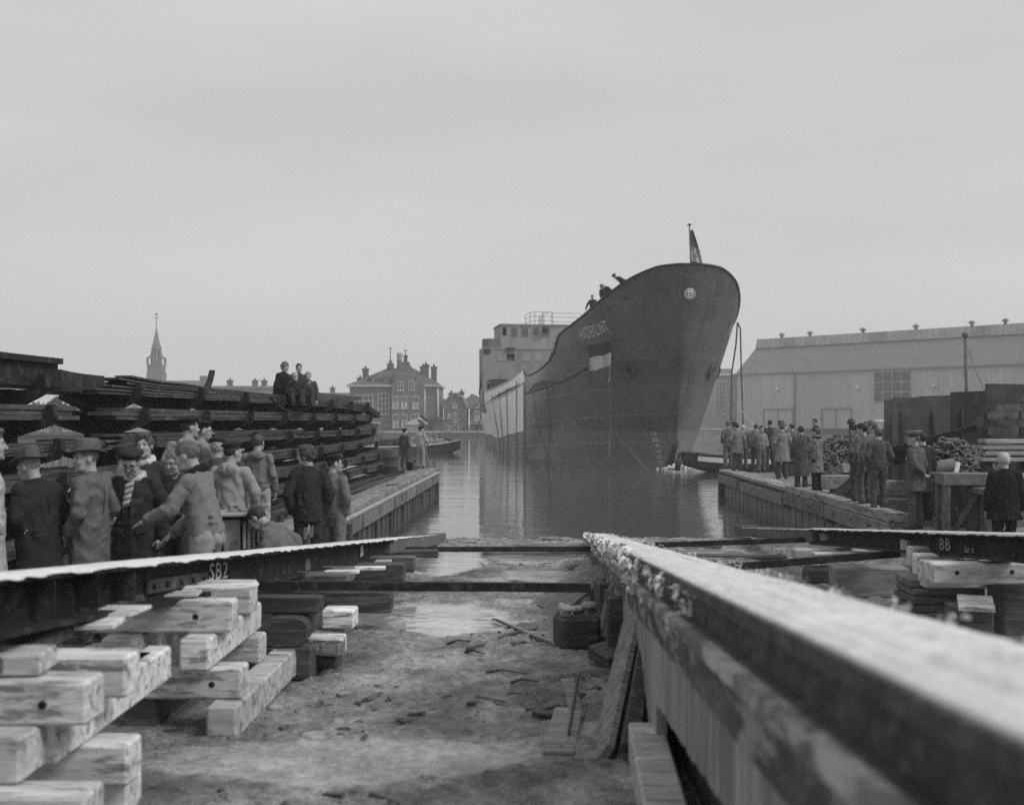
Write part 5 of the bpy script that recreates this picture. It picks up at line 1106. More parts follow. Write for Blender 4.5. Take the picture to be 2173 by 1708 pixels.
def steel_bar(label, a0, a1, u, z, w, h, sag=.0, mat=STEEL, prof='flat', dz0=0.0, dz1=0.0, du=0.0):
    n = max(5, int((a1-a0)/.7)); secs = {'flat': [(-w/2, 0), (w/2, 0), (w/2, h), (-w/2, h)], 'angle': [(-w/2, 0), (w/2, 0), (w/2, h), (w/2-.012, h), (w/2-.012, .012), (-w/2, .012)], 'channel': [(-w/2, 0), (w/2, 0), (w/2, h*.2), (.008, h*.2), (.008, h*.8), (w/2, h*.8), (w/2, h), (-w/2, h), (-w/2, h*.8), (-.008, h*.8), (-.008, h*.2), (-w/2, h*.2)]}[prof]
    rows = []; ph = random.random()*6
    for i in range(n+1):
        t = i/n; a = a0+(a1-a0)*t
        zz = z+sag*(.5-.5*math.cos(2*math.pi*(a-1.1)/2.78))*-1+.004*math.sin(a*1.7+ph)+dz0*(1-t)**3+dz1*t**3; uu = u+.008*math.sin(a*.9+ph)+du*t
        rows.append([rp(a, uu+x, zz+y) for x, y in secs])
    m = MB().grid(rows, False, True); k = len(secs); N0 = len(m.v)-k
    m.f.append(tuple(range(k))[::-1]); m.f.append(tuple(range(N0, N0+k))); m.sm += [False, False]
    return m.build('steel_bar', mat, None, label=label, cat='steel bar', group='steel bars stacked on the rack')
bays = [('near', -3.5, .9 if False else 1.75), ('middle', 3.0, 14.2), ('far', 14.4, 24.0)]
for k in range(6):
    for bi, (bn, a0, a1) in enumerate(bays):
        h = HA[k]; z = TZ[k]+.004
        nb = {0: (0, 6, 7), 1: (3, 3, 3), 2: (4, 6, 4), 3: (5, 5, 5), 4: (5, 5, 4), 5: (4, 4, 4)}[k][bi]
        for i in range(nb):
            th = {0: .030, 1: .056, 2: .030, 3: .032, 4: .036, 5: .045}[k]
            wd = random.uniform(.26, .40); s0 = a0+random.uniform(-.5, .5)+(0 if k else .2*i*(bi == 1)); s1 = a1+random.uniform(-.6, .5)
            if k == 0 and bi == 2: s1 += random.uniform(-1.2, .3)
            if k == 1 and bi == 1: s0 = 3.4+random.uniform(-.2, .2)
            if bi == 0: s1 = 1.75+.25*(k == 1)+.9*(k == 2)+1.1*(k > 2)+random.uniform(-.15, .15)
            u = h-.12-wd/2-random.random()*.03
            steel_bar('dark bar, %s up in the %s of the %s rack bay, front side' % (ORD[i], TN[k], bn), s0, s1, u, z+i*(th+.006), wd, th, .014 if k == 0 else .003, (STEEL2, BARM, RUST)[(i*7+k*3+bi) % 3], 'flat', dz0=(.13*i/7 if (k == 0 and bi == 1) else 0), dz1=(-.10 if (k == 0 and bi == 2) else 0)+(.12 if (k == 3 and bi == 2) else 0))
        if k == 0 and bi == 0: continue
        for i in range(2):
            steel_bar('dark bar, %s of two, rear side, %s of the %s rack bay' % (('lower', 'upper')[i], TN[k], bn), a0+.3, a1-.4 if bi else 1.2, -h*.45+.1*i, z+i*.07, .55, .065, .01, STEEL)
# nested angle bars with open ends in the third tier
for i in range(6): steel_bar('nested angle bar, %s of the stack with open ends in the third tier' % ORD[i], 3.2+.03*i, 13.0, .32-.03*i, TZ[2]+.02+.016*i, .15, .13, 0, STEEL2, 'angle')
steel_bar('deep plate girder lying on top of the near bay', -4.5, 1.9, .42, TZ[0]+.05, .16, .38, 0, STEEL, 'channel')
steel_bar('second deep plate girder behind the first on the near bay', -4.5, 1.3, .05, TZ[0]+.02, .2, .36, 0, STEEL, 'channel')
steel_bar('low girder under the deep plate girders of the near bay', -4.5, 2.6, .35, TZ[0]-.09+.10, .2, .05, 0, STEEL, 'flat')
steel_bar('short tilted girder end in the gap beside the near bay', 2.25, 3.7, .15, TZ[0]+.02, .3, .25, 0, STEEL, 'flat', dz0=.04)
steel_bar('upturned loose bar end sticking out of the top tier', 9.9, 10.7, -.35, TZ[0]+.18, .12, .07, 0, STEEL, 'flat', dz1=.42)
steel_bar('long heavy bar lying over the far end of the top tier', 14.0, 23.9, .15, TZ[0]+.26, .16, .12, 0, STEEL2, 'flat', dz0=.02)
steel_bar('flat bar sloping down from the top tier to the second tier', 11.3, 14.4, .70, TZ[1]+.16, .05, .03, 0, STEEL, 'flat', dz0=.32)
lean('steel_offcut', 'dark offcut bundle hanging off the far end of the top tier', rp(23.4, .35, TZ[0]+.10), rp(24.6, .62, TZ[0]-.22), .3, .16, STEEL, (0, 0, 1), cat='steel offcut')
for i, (a, u, z, lb) in enumerate(((12.5, .95, .95, 'torn pale sheet lying in the fourth tier'), (17.5, 1.0, .50, 'bright scrap plate lying in the lower tiers'), (18.8, 1.16, .20, 'white paper scrap caught on the lowest bars'))):
    lean('scrap_sheet', lb, rp(a, u-.4, z), rp(a+.9, u, z+.12), .5 if i < 2 else .16, .006, M('scrap_pale', .35, .6), (0, 0, 1), cat='scrap', c=.001)
# ground bars along the foot of the rack
for i in range(5): steel_bar('flat bar on the ground at the foot of the rack, %s from the front' % ORD[i], 8+i*.9, 23+.3*i, 1.55-.17*i, .03+.02*(i % 2), .12, .035, 0, (STEEL2, RUST, STEEL)[i % 3], 'flat')
# drums at the rack end
for (x, y, Yd, lb) in ((815, 985, 40.5, 'dark oil drum at the far end of the rack'), (828, 992, 39.5, 'second oil drum beside the quay worker at the rack end')):
    p = at(x, y, Yd); t = thing('oil_drum', lb, 'drum', (p.x, Yd, 0), 0, 'oil drums at the rack end')
    MB().lathe([(.27, 0), (.29, .02), (.29, .28), (.305, .30), (.29, .32), (.29, .58), (.305, .60), (.29, .62), (.29, .86), (.27, .88)], 18).build('drum', RUST, t)

# machine (switch cabinet) where the pipe smoker leans
mp0 = at(505, 1170, 12.4); GZm = -.16
MC = thing('switch_cabinet', 'grey metal switch cabinet with a flat worktop among the workers', 'cabinet', (bxy(505, 12.6), 12.6, GZm), R(18))
CAB = M('cabinet_grey', .20, .6, .25, 8, .15, spots=.2, spot_c=.1); CABL = M('cabinet_light', .34, .6, .2, 8, .15, spots=.2, spot_c=.15)
ht = EYE-(1088-HY)/FPX*12.5-GZm
piece('worktop', M('worktop', .33, .5, .15, 8, .1), (.62, .62, .035), (0, .12, ht-.035), (0, 0, 0), MC, .006)
MB().box((-.28, -.06, .25), (-.22, .42, ht-.036)).box((.20, -.1, .4), (.28, .42, ht-.036)).box((-.22, .3, .05), (.2, .42, ht-.036)).build('body', CAB, MC)
MB().prism([(-.12, .0), (.45, .0), (.45, ht-.04), (.05, ht-.04), (-.16, ht-.2)], 'x', -.335, -.285).build('side_plate', M('cabinet_dark', .05), MC)
MB().box((-.19, -.05, ht-.42), (.02, .3, ht-.08)).build('door', CABL, MC)
for i in range(3): MB().box((.05+i*.05, -.03, ht-.40), (.085+i*.05, .2, ht-.10)).build('conduit', CABL, MC)
MB().box((-.12, -.02, ht-.66), (.06, .25, ht-.46)).build('lower_box', CABL, MC)
for i in range(3): MB().tube([(-.14+i*.1, .05, ht-.44), (-.13+i*.11, .0, ht-.6), (-.12+i*.1, .08, .1)], .012, 5).build('cable', BLACK, MC)
for sx in (-.25, .22): MB().box((sx-.03, .0, -.02), (sx+.03, .06, .4)).build('leg', CAB, MC)
rg_ = MB(); rgp = []
for i in range(12): rgp.append([(bxy(505, 12.6)-.05+.3*i/11-.1, 12.62+.14*j/5, GZm+ht+.006+.035*abs(math.sin(i*.9+j))*(1-abs(i/11-.5))) for j in range(6)])
rg_.grid(rgp).build('rag', GREYWOOD, None, label='crumpled paper and pliers lying on the switch cabinet top', cat='rag')
MB().tube([at(612, 1155, 13.2), at(640, 1150, 13.2)], .03, 8).build('pipe_end', M('pale_pipe', .4), None, label='short pale pipe end beside the crouching man', cat='pipe')

# ------------------------------------------------------------------ right yard
def slab(name, label, x0, x1, y0, y1, Yd, th=.05, mat=STEEL2, zbot=-.1, rz=0, skew=0, cat='steel plate'):
    a, b_ = bxy(x0, Yd), bxy(x1, Yd); zt0, zt1 = EYE-(y0-HY)/FPX*Yd, EYE-(y1-HY)/FPX*Yd
    t = thing(name, label, cat, ((a+b_)/2, Yd, zbot), R(rz)); w = (b_-a)/2
    MB().prism([(-w+skew, 0), (w+skew, 0), (w, zt1-zbot), (-w, zt0-zbot)], 'y', -th/2, th/2).build('plate', mat, t); return t
PL = M('plate_primer', .065, .75, .3, 2.5, .25, .015, spots=.35, spot_c=.10); PL2 = M('plate_dark', .045, .7, .35, 2.5, .25, .015, spots=.3, spot_c=.075)
t1 = slab('steel_plate', 'narrow grey steel plate standing at the left end of the upright plates', 1877, 1894, 849, 848, 28.5, .08, M('plate_grey', .11, .75, .3, 2.5, .25, .015))
t2 = slab('steel_plate', 'wide dark steel plate standing upright behind the four workers', 1894, 2021, 844, 841, 28.2, .06, PL)
t3 = slab('steel_plate', 'lighter leaning plate in front of the wide dark upright plate', 1977, 2012, 863, 863, 27.6, .04, M('plate_grey2', .12, .75, .3, 2.5, .25, .015), skew=.35)
t4 = slab('steel_plate', 'dark plate edge showing over the wide upright plate', 1950, 2022, 841, 839, 29.0, .05, PL2)
t5 = slab('steel_plate', 'tall dark steel plate second from the right picture edge', 2018, 2100, 832, 829, 26.5, .08, PL2)
t6 = slab('steel_plate', 'tallest dark steel plate at the right picture edge', 2092, 2300, 814, 818, 25.0, .08, PL)
for t, xs_ in ((t2, (-.5, .25)), (t5, (-.2,)), (t6, (-.6, .4))):
    for x in xs_: MB().box((x-.03, -.07, 0), (x+.03, -.041, 2.2)).build('seam_strip', PL2, t)
MB().tube([(-.68, -.1, 1.05), (-.60, -.14, 1.05), (-.60, -.14, .98)], .03, 6).build('lifting_hook', STEEL, t2)
# timber walling on the tallest plate
WL = thing('plank_screen', 'screen of patched planks in front of the tallest plate at right', 'screen', (bxy(2100, 24.2), 24.2, -.1))
for i in range(7):
    for j in range(3):
        piece('plank', M('screen_plank', .075, .85, .5, 3, .35, spots=.3, spot_c=.12), (.66, .04, .155), (.28+j*.70+(i % 2)*.2, 0, 1.32+i*.165), (0, 0, 0), WL, .006)
for j in range(4): piece('post', PL2, (.12, .1, 2.2), (-.02+j*.75, .1, 0), (0, 0, 0), WL, .008)
lean('steel_girder', 'dark girder propped aslant over the chain heap', at(1892, 955, 25), at(2071, 907, 24.5), .34, .14, STEEL, (0, 0, 1), cat='girder')
lean('steel_girder', 'low dark girder lying behind the officer', at(1893, 975, 25.5), at(1990, 940, 25.2), .5, .28, STEEL, (0, 0, 1), cat='girder')
# chain heaps: links share a mesh
lk = MB(); pth = [(.085*math.copysign(1, math.cos(a))*.55+.055*math.cos(a), .055*math.sin(a), 0) for a in np.linspace(0, 2*math.pi, 15)[:-1]]
pth.append(pth[0]); lk.tube(pth, .02, 5, False); LKM = lk.mesh('chain_link'); LKM.materials.append(M('chain_rust', .13, .7, .4, 20, .4))
def chain_heap(label, cx_, cy, cz, rx, ry, h, n, seed, sc=1.0):
    t = thing('chain', label, 'chain', (cx_, cy, cz)); r_ = random.Random(seed)
    mb = MB().lathe([(1.0, 0), (.82, .3), (.5, .62), (.1, .8)], 14, (0, 0, 0)); o = mb.build('heap_core', M('chain_dark', .02), t); o.scale = (rx*.86, ry*.86, h)
    for i in range(n):
        a = r_.random()*6.28; q = math.sqrt(r_.random()); x, y = q*math.cos(a), q*math.sin(a)
        z = h*max(0, (1-q**1.6))*1.0+.04
        o = bpy.data.objects.new('chain_link', LKM); COL.objects.link(o); o.parent = t; o.location = (x*rx, y*ry, z+r_.uniform(-.03, .04)); o.rotation_euler = (r_.uniform(-1, 1), r_.uniform(-1, 1), r_.random()*6.28); o.scale = (sc,)*3
    return t
chain_heap('heap of rusty anchor chain behind the man in the light coat', bxy(1778, 33), 33, .50, .80, .6, .78, 210, 1, 1.35)
chain_heap('heap of heavy anchor chain right of the officer', bxy(2020, 24.2), 24.2, .72, .85, .6, .64, 200, 2, 1.25)
chain_heap('low tail of anchor chain spilling right from the chain heap', bxy(2060, 23.6), 23.6, .70, .6, .45, .28, 90, 3, 1.2)
block('long grey squared timber on blocks behind the light coated man', bxy(1748, 27.5), bxy(1850, 27.5), 27.4, 27.75, .22, .62 if False else .55, KW, group='timbers on the right quay')
block('dark support block under the long grey timber on the right quay', bxy(1765, 27.6), bxy(1840, 27.6), 27.5, 27.8, -.03, .215, DARKWOOD, group='timbers on the right quay')
block('grey squared timber continuing between the workers and the officer', bxy(1870, 24.5), bxy(1925, 24.5), 24.4, 24.75, .25, .58, KW, group='timbers on the right quay')
block('dark timber on the deck between the workers and the officer', bxy(1872, 23.9), bxy(1932, 23.9), 23.8, 24.2, -.05, .24, DARKWOOD, group='timbers on the right quay')
lean('timber', 'broken pale timber lying against the dark curved plate on the right quay', at(1768, 1010, 28.6), at(1806, 992, 28.0), .5, .24, GREYWOOD, (0, 0, 1), cat='timber')
cp = MB(); rows = []
for i in range(15):
    t = i/14; x = bxy(1735, 27)+t*.95; rows.append([(x, 26.6, -.02+.55*t**2.2), (x, 27.3, .05+.55*t**2.2), (x, 27.3, .09+.55*t**2.2), (x, 26.6, .02+.55*t**2.2)])
cp.grid(rows, True, True).build('curved_plate', STEEL, None, label='dark curved hull plate lying on the right quay behind the long coats', cat='steel plate')
lean('deck_plank', 'loose plank lying on the right quay behind the long dark coat', at(1682, 1030, 31.5), at(1745, 1028, 31.0), .3, .06, GREYWOOD, (0, 0, 1), cat='plank')
lean('deck_plank', 'pale wet board lying on the right quay at the coat men', at(1712, 1049, 28.9), at(1800, 1042, 28.7), .35, .03, GREYWOOD, (0, 0, 1), cat='plank')
block('dark timber platform under the chain heap right of the officer', bxy(1968, 24.3), bxy(2110, 24.3), 23.2, 24.9, -.12, .72, DARKWOOD, group='timbers on the right quay', c=.03)
block('dark timber platform under the chain heap behind the light coated man', bxy(1742, 33), bxy(1815, 33), 32.5, 33.6, -.05, .50, DARKWOOD, group='timbers on the right quay', c=.03)
block('dark crate of scrap between the officer and the trestle', bxy(1985, 22.6), bxy(2040, 22.6), 21.4, 22.9, -.14, .80, M('scrap_crate', .06, .85, .5, 4, .5), group='timbers on the right quay', c=.03)
# sandbag-like mooring fender and white can by the officer
fb = thing('sack', 'pale full sack lying beside the chain heap', 'sack', (bxy(2000, 22.5), 22.5, .94), R(20))
MB().lathe([(.03, -.36), (.12, -.28), (.15, 0), (.12, .26), (.03, .34)], 12).build('sack', M('sacking', .13, .95, .25, 12, .5), fb, rot=(0, R(78), 0))
piece('white_board', WHITE, (.08, .03, .24), (bxy(2028, 21.5), 21.5, .84), (0, R(12), 0), None, .004, label='small white board standing by the chain heap', cat='board')
# trestle table with a big steel plate on it
TB = thing('trestle_table', 'heavy trestle bench with crossed braces beside the officer', 'trestle', (bxy(2040, 19.2), 19.2, -.18), R(-4))
TM = M('trestle_wood', .085, .85, .35, 7, .4, spots=.3, spot_c=.15); zt = EYE-(1003-HY)/FPX*19.2+.18
piece('top', M('trestle_top', .17, .8, .3, 7, .3), (.74, .5, .2), (0, 0, zt-.2), (0, 0, 0), TB, .012)
for x in (-.30, .30):
    for y in (-.18, .18): piece('leg', TM, (.12, .1, zt-.2), (x, y, 0), (0, 0, 0), TB, .008)
MB().bar((-.24, -.20, .1), (.24, -.20, zt-.24), .05, .12, (0, 1, 0)).build('brace', TM, TB); MB().bar((.24, .20, .1), (-.24, .20, zt-.24), .05, .12, (0, 1, 0)).build('brace', TM, TB)
piece('rail', TM, (.8, .09, .22), (.05, -.26, -.0), (0, 0, 0), TB, .01)
BT = thing('work_bench', 'second dark trestle at the right picture edge carrying the big flat plate', 'trestle', (bxy(2150, 18.6), 18.6, -.2), R(-2))
for x in (-.45, .5):
    for y in (-.2, .5): piece('leg', TM, (.14, .12, .86), (x, y, 0), (0, 0, 0), BT, .008)
MB().bar((-.4, -.24, .06), (.3, -.24, .82), .06, .12, (0, 1, 0)).build('brace', TM, BT); piece('top', TM, (1.3, .9, .1), (.1, .15, .86), (0, 0, 0), BT, .01)
piece('steel_plate', M('bench_plate', .17, .5, .25, 4, .15), (1.75, 1.9, .03), (bxy(2130, 19.9), 20.3, .87), (0, 0, R(-6)), None, .004, label='big flat steel plate lying on the trestles at right', cat='steel plate')
for i in range(4):
    piece('plank', M('stack_plank', .30, .85, .25, 7, .35, stretch=(.4, 2.5, 2.5), spots=.2, spot_c=.15), (1.6, .35, .075), (bxy(2165, 22)+.05*(i % 2), 22.0, 1.08+i*.115), (0, 0, R(2*(i % 2))), None, .008, label='pale plank, %s from the bottom of the stack behind the white haired man' % ORD[i], cat='plank', group='pale planks stacked behind the white haired man')
PS_ = thing('plank_stand', 'dark stand under the pale plank stack at right', 'stand', (bxy(2165, 22.1), 22.2, -.15))
for x in (-.6, .1, .7): piece('post', PL2, (.12, .3, 1.22), (x, 0, 0), (0, 0, 0), PS_, .01)
lean('crowbar', 'thin iron bar lying on the ground at the officer feet', at(1985, 1120, 20.2), at(2012, 1138, 19.6), .04, .03, STEEL2, (0, 0, 1), cat='bar', c=.004)
# bucket carried at the left quay end and the coil of debris near W4
bk = thing('bucket', 'dark bucket standing at the feet of the quay workers', 'bucket', (bxy(877, 43.5), 41.8, .05))
MB().lathe([(.11, 0), (.15, .3), (.16, .31), (.14, .3), (.1, .02)], 14).build('bucket', BLACK, bk); MB().tube([(.15*math.cos(a), 0, .3+.17*math.sin(a)) for a in np.linspace(0, math.pi, 9)], .01, 4, False).build('handle', BLACK, bk)
lean('quay_wedge', 'pointed dark wedge standing between the two men at the quay end', at(878, 998, 43), at(884, 975, 43), .2, .06, OLDWOOD, (0, 1, 0), cat='wedge')
dm = MB()
for i in range(90):
    X = 6.3+random.random()*2.2; Y = 19.5+random.random()*3; s = random.uniform(.015, .06)
    dm.lathe([(s*.4, -s*.3), (s, 0), (s*.5, s*.5)], 6, (X, Y, max(gzf(X, Y), -.03 if (Y > 20.3 and X > rx_(Y)) else -9)+s*.2), 1, 1)
dm.build('rubble', M('rubble', .10, .9, .5, 6, .4), label='loose rubble and wood scraps at the near end of the right quay', cat='rubble', kind='stuff')
# ------------------------------------------------------------------ people: smooth distance-field bodies and clothes
def surf_net(D, org, h):
    ins = D < 0; nx, ny, nz = D.shape
    cnt = np.zeros((nx-1, ny-1, nz-1), np.int16); S = np.zeros((nx-1, ny-1, nz-1, 3), np.float32)
    def sl(a, n, off): return slice(off, n-1+off)
    cor = [(0,0,0),(1,0,0),(0,1,0),(1,1,0),(0,0,1),(1,0,1),(0,1,1),(1,1,1)]
    val = {c: D[sl(0, nx, c[0]), sl(1, ny, c[1]), sl(2, nz, c[2])] for c in cor}
    for a in cor:
        for ax in range(3):
            if a[ax]: continue
            b = list(a); b[ax] = 1; b = tuple(b); va, vb = val[a], val[b]; m = (va < 0) != (vb < 0)
            if not m.any(): continue
            t = np.where(m, va/np.where(m, va-vb, 1), 0)
            cnt += m
            for k in range(3): S[..., k] += np.where(m, a[k]+(t if k == ax else 0), 0)
    act = cnt > 0; idx = -np.ones(cnt.shape, np.int64); n = int(act.sum()); idx[act] = np.arange(n)
    P = np.argwhere(act).astype(np.float32)+S[act]/cnt[act][:, None]; V = P*h+np.asarray(org, np.float32)
    F = []
    for ax in range(3):
        b = [slice(None)]*3; c = [slice(None)]*3; b[ax] = slice(0, -1); c[ax] = slice(1, None)
        m = ins[tuple(b)] != ins[tuple(c)]; e = np.argwhere(m); fl = ins[tuple(b)][m]
        u, v = [k for k in range(3) if k != ax]
        ok = (e[:, u] > 0) & (e[:, v] > 0) & (e[:, u] < D.shape[u]-1) & (e[:, v] < D.shape[v]-1); e = e[ok]; fl = fl[ok]
        def I(du, dv): q = e.copy(); q[:, u] += du; q[:, v] += dv; return idx[q[:, 0], q[:, 1], q[:, 2]]
        Q = np.stack([I(-1, -1), I(0, -1), I(0, 0), I(-1, 0)], 1)
        if ax == 1: Q = Q[:, ::-1]
        Q[~fl] = Q[~fl][:, ::-1]; F.append(Q)
    return V, np.concatenate(F)
def smin(a, b, k):
    h = np.clip(.5+.5*(b-a)/k, 0, 1); return b+(a-b)*h-k*h*(1-h)
class SDF:
    def __init__(s): s.p = []
    def cap(s, a, b, r1, r2=None, sq=(1, 1, 1), Rm=None, k=None, op='+'):
        s.p.append((np.array(a, float), np.array(b, float), r1, r1 if r2 is None else r2, np.array(sq, float), None if Rm is None else np.array(Rm, float), k, op)); return s
    def ell(s, c, r, Rm=None, k=None, op='+'):
        m = max(r); return s.cap(c, c, m, m, (r[0]/m, r[1]/m, r[2]/m), Rm, k, op)
    def field(s, h, k, wr=0.0, wf=11.0, seed=0, clip=None):
        lo = np.array([9e9]*3); hi = -lo
        for a, b, r1, r2, sq, Rm, kk, op in s.p:
            if op != '+': continue
            r = max(r1, r2); e = np.abs(Rm) @ (r*sq) if Rm is not None else r*sq
            lo = np.minimum(lo, np.minimum(a, b)-e); hi = np.maximum(hi, np.maximum(a, b)+e)
        mg = k+3*h+wr; lo -= mg; hi += mg; n = np.ceil((hi-lo)/h).astype(int)+1
        D = np.full(n, 1.0, np.float32); ax = [lo[i]+h*np.arange(n[i]) for i in range(3)]
        for a, b, r1, r2, sq, Rm, kk, op in s.p:
            kq = kk or k; r = max(r1, r2); e = np.abs(Rm) @ (r*sq) if Rm is not None else r*sq; m_ = kq+2.5*h+wr+.02
            l = np.minimum(a, b)-e-m_; u = np.maximum(a, b)+e+m_
            i0 = np.clip(np.floor((l-lo)/h).astype(int), 0, n); i1 = np.clip(np.ceil((u-lo)/h).astype(int)+1, 0, n)
            if (i1 <= i0).any(): continue
            X = (ax[0][i0[0]:i1[0]]-a[0])[:, None, None]; Y = (ax[1][i0[1]:i1[1]]-a[1])[None, :, None]; Z = (ax[2][i0[2]:i1[2]]-a[2])[None, None, :]
            d = b-a
            if Rm is not None:
                T = Rm.T; X, Y, Z = T[0, 0]*X+T[0, 1]*Y+T[0, 2]*Z, T[1, 0]*X+T[1, 1]*Y+T[1, 2]*Z, T[2, 0]*X+T[2, 1]*Y+T[2, 2]*Z; d = T @ d
            X, Y, Z = X/sq[0], Y/sq[1], Z/sq[2]; d = d/sq; L2 = float(d @ d)
            if L2 > 1e-9:
                t = np.clip((X*d[0]+Y*d[1]+Z*d[2])/L2, 0, 1); q = np.sqrt((X-t*d[0])**2+(Y-t*d[1])**2+(Z-t*d[2])**2)-(r1+t*(r2-r1))
            else: q = np.sqrt(X*X+Y*Y+Z*Z)-r1
            q = q*sq.min(); s_ = tuple(slice(i0[i], i1[i]) for i in range(3))
            D[s_] = smin(D[s_], q, kq) if op == '+' else -smin(-D[s_], q, kq)
        if wr > 0:
            near = np.argwhere(np.abs(D) < wr*2.2+h); P = near*h+lo
            qa = P[:, 2]*wf*.55+.35*wf*P[:, 0]; w = (1-np.abs(vnoise(P[:, 0]*wf, P[:, 1]*wf, qa, seed))*2.6)*.9+(.5-np.abs(vnoise(P[:, 0]*wf*.6, P[:, 1]*wf*.6, P[:, 2]*wf*1.25-.5*wf*P[:, 0], seed+3))*1.6)*.8
            D[near[:, 0], near[:, 1], near[:, 2]] += (-w*wr*.7).astype(np.float32)
        if clip is not None:
            Xg, Yg, Zg = np.meshgrid(*ax, indexing='ij', sparse=True); D = np.maximum(D, clip(Xg, Yg, Zg).astype(np.float32) if True else D)
            D = np.broadcast_to(D, n).copy()
        return D, lo
    def mesh(s, h, k=.02, **kw):
        D, lo = s.field(h, k, **kw); return surf_net(D, lo, h)
def np_mesh(name, parts, scale=1.0):
    V = []; F = []; n = 0
    for v, f in parts: V.append(v); F.append(f+n); n += len(v)
    V = np.concatenate(V)*scale; F = np.concatenate(F).astype(np.int32)
    me = bpy.data.meshes.new(name); me.vertices.add(len(V)); me.vertices.foreach_set('co', V.astype(np.float32).ravel())
    me.loops.add(F.size); me.loops.foreach_set('vertex_index', F.ravel()); me.polygons.add(len(F))
    me.polygons.foreach_set('loop_start', np.arange(0, F.size, 4, dtype=np.int32)); me.polygons.foreach_set('loop_total', np.full(len(F), 4, np.int32))
    me.polygons.foreach_set('use_smooth', np.ones(len(F), bool)); me.update(); me.validate(); return me
SKIN = M('skin', .31, .55, .10, 14, .12, .004, spec=.4)
def cloth(c):
    """woven cloth with creases in its relief"""
    nm = 'cloth_%03d' % int(c*1000)
    if nm in _mats: return _mats[nm]
    m = M(nm, c, .95, .13, 45, .0, .004, spec=.1); nt = m.node_tree; b = nt.nodes['Principled BSDF']
    tc = nt.nodes.new('ShaderNodeTexCoord'); mp = nt.nodes.new('ShaderNodeMapping'); mp.inputs['Scale'].default_value = (1.0, 1.0, .55); mp.inputs['Rotation'].default_value = (.4, .5, 0)
    a = nt.nodes.new('ShaderNodeTexNoise'); a.noise_type = 'RIDGED_MULTIFRACTAL'; a.inputs['Scale'].default_value = 7.0; a.inputs['Detail'].default_value = 2.5; a.inputs['Distortion'].default_value = .6
    f = nt.nodes.new('ShaderNodeTexNoise'); f.inputs['Scale'].default_value = 120; f.inputs['Detail'].default_value = 3
    oi = nt.nodes.new('ShaderNodeObjectInfo'); va = nt.nodes.new('ShaderNodeVectorMath'); va.operation = 'ADD'
    nt.links.new(tc.outputs['Object'], va.inputs[0]); nt.links.new(oi.outputs['Random'], va.inputs[1]); nt.links.new(va.outputs[0], mp.inputs['Vector'])
    nt.links.new(mp.outputs[0], a.inputs['Vector']); nt.links.new(tc.outputs['Object'], f.inputs['Vector'])
    p1 = nt.nodes.new('ShaderNodeBump'); p1.inputs['Strength'].default_value = .9; p1.inputs['Distance'].default_value = .045; nt.links.new(a.outputs['Fac'], p1.inputs['Height'])
    p2 = nt.nodes.new('ShaderNodeBump'); p2.inputs['Strength'].default_value = .5; p2.inputs['Distance'].default_value = .003; nt.links.new(f.outputs['Fac'], p2.inputs['Height']); nt.links.new(p1.outputs[0], p2.inputs['Normal'])
    nt.links.new(p2.outputs[0], b.inputs['Normal']); return m
def hairm(c): return M('hair_%03d' % int(c*1000), c*(.55 if c < .3 else .85), .6, .35, 60, .6, .006, spec=.3)
def rot3(yaw=0, pitch=0, roll=0):     # yaw to the left, pitch forward/down, roll to the right, degrees
    return np.array((Matrix.Rotation(R(yaw), 3, 'Z') @ Matrix.Rotation(R(-pitch), 3, 'X') @ Matrix.Rotation(R(roll), 3, 'Y')))
# elbow, wrist (x outward), hand mode; in trunk space of a 1.75 m figure
ARMS = {'down': ((.235, -.03, 1.15), (.245, .05, .90), 'relax'), 'pocket': ((.262, -.06, 1.16), (.215, .07, .99), None), 'trouser': ((.262, -.07, 1.15), (.195, .02, .93), None),
        'behind': ((.25, -.15, 1.17), (.06, -.19, 1.03), 'relax'), 'cross': ((.24, .09, 1.17), (-.07, .22, 1.20), None), 'front': ((.23, -.01, 1.15), (.10, .20, 1.06), 'fist'),
        'hip': ((.34, -.10, 1.2), (.19, .04, 1.05), 'relax'), 'pocket_hi': ((.262, -.04, 1.18), (.18, .13, 1.08), None)}
def hand_prims(w, d, up, mode, sgn):
    """palm, four unequal fingers and a thumb leaving the palm's side; d along the forearm, up = back of the hand"""
    d = d/np.linalg.norm(d); up = up-d*(up @ d); up /= np.linalg.norm(up); sd = np.cross(d, up)*sgn
    S = SDF(); pc = w+d*.045
    S.cap(w-d*.03, w+d*.01, .026, .027); Rm = np.stack([sd, d, up], 1)
    S.ell(pc+d*.01, (.042, .052, .020), Rm)
    curl = {'relax': (.35, .55, .5), 'open': (.08, .12, .1), 'fist': (1.2, 1.4, 1.0)}[mode]
    for i, (o, ln) in enumerate(((-.031, .070), (-.011, .079), (.010, .074), (.029, .058))):
        p = pc+d*.052+sd*o; ang = 0.0; spread = o*(2.2 if mode == 'open' else .6)
        for j, f in enumerate((.45, .32, .27)):
            ang += curl[j]*(1+.12*i); v = (d*math.cos(ang)-up*math.sin(ang))+sd*spread; v /= np.linalg.norm(v)
            q = p+v*ln*f; S.cap(p, q, .0102-.0012*j, .0095-.0012*j, k=.004); p = q
    a = pc-d*.018-sd*.036; b = a+(-sd*.7+d*.6-up*.35)*.036; c = b+(-sd*(.1 if mode != 'open' else .5)+d*.9-up*.4)*.032
    S.cap(a, b, .014, .012, k=.008); S.cap(b, c, .0115, .009, k=.004); return S
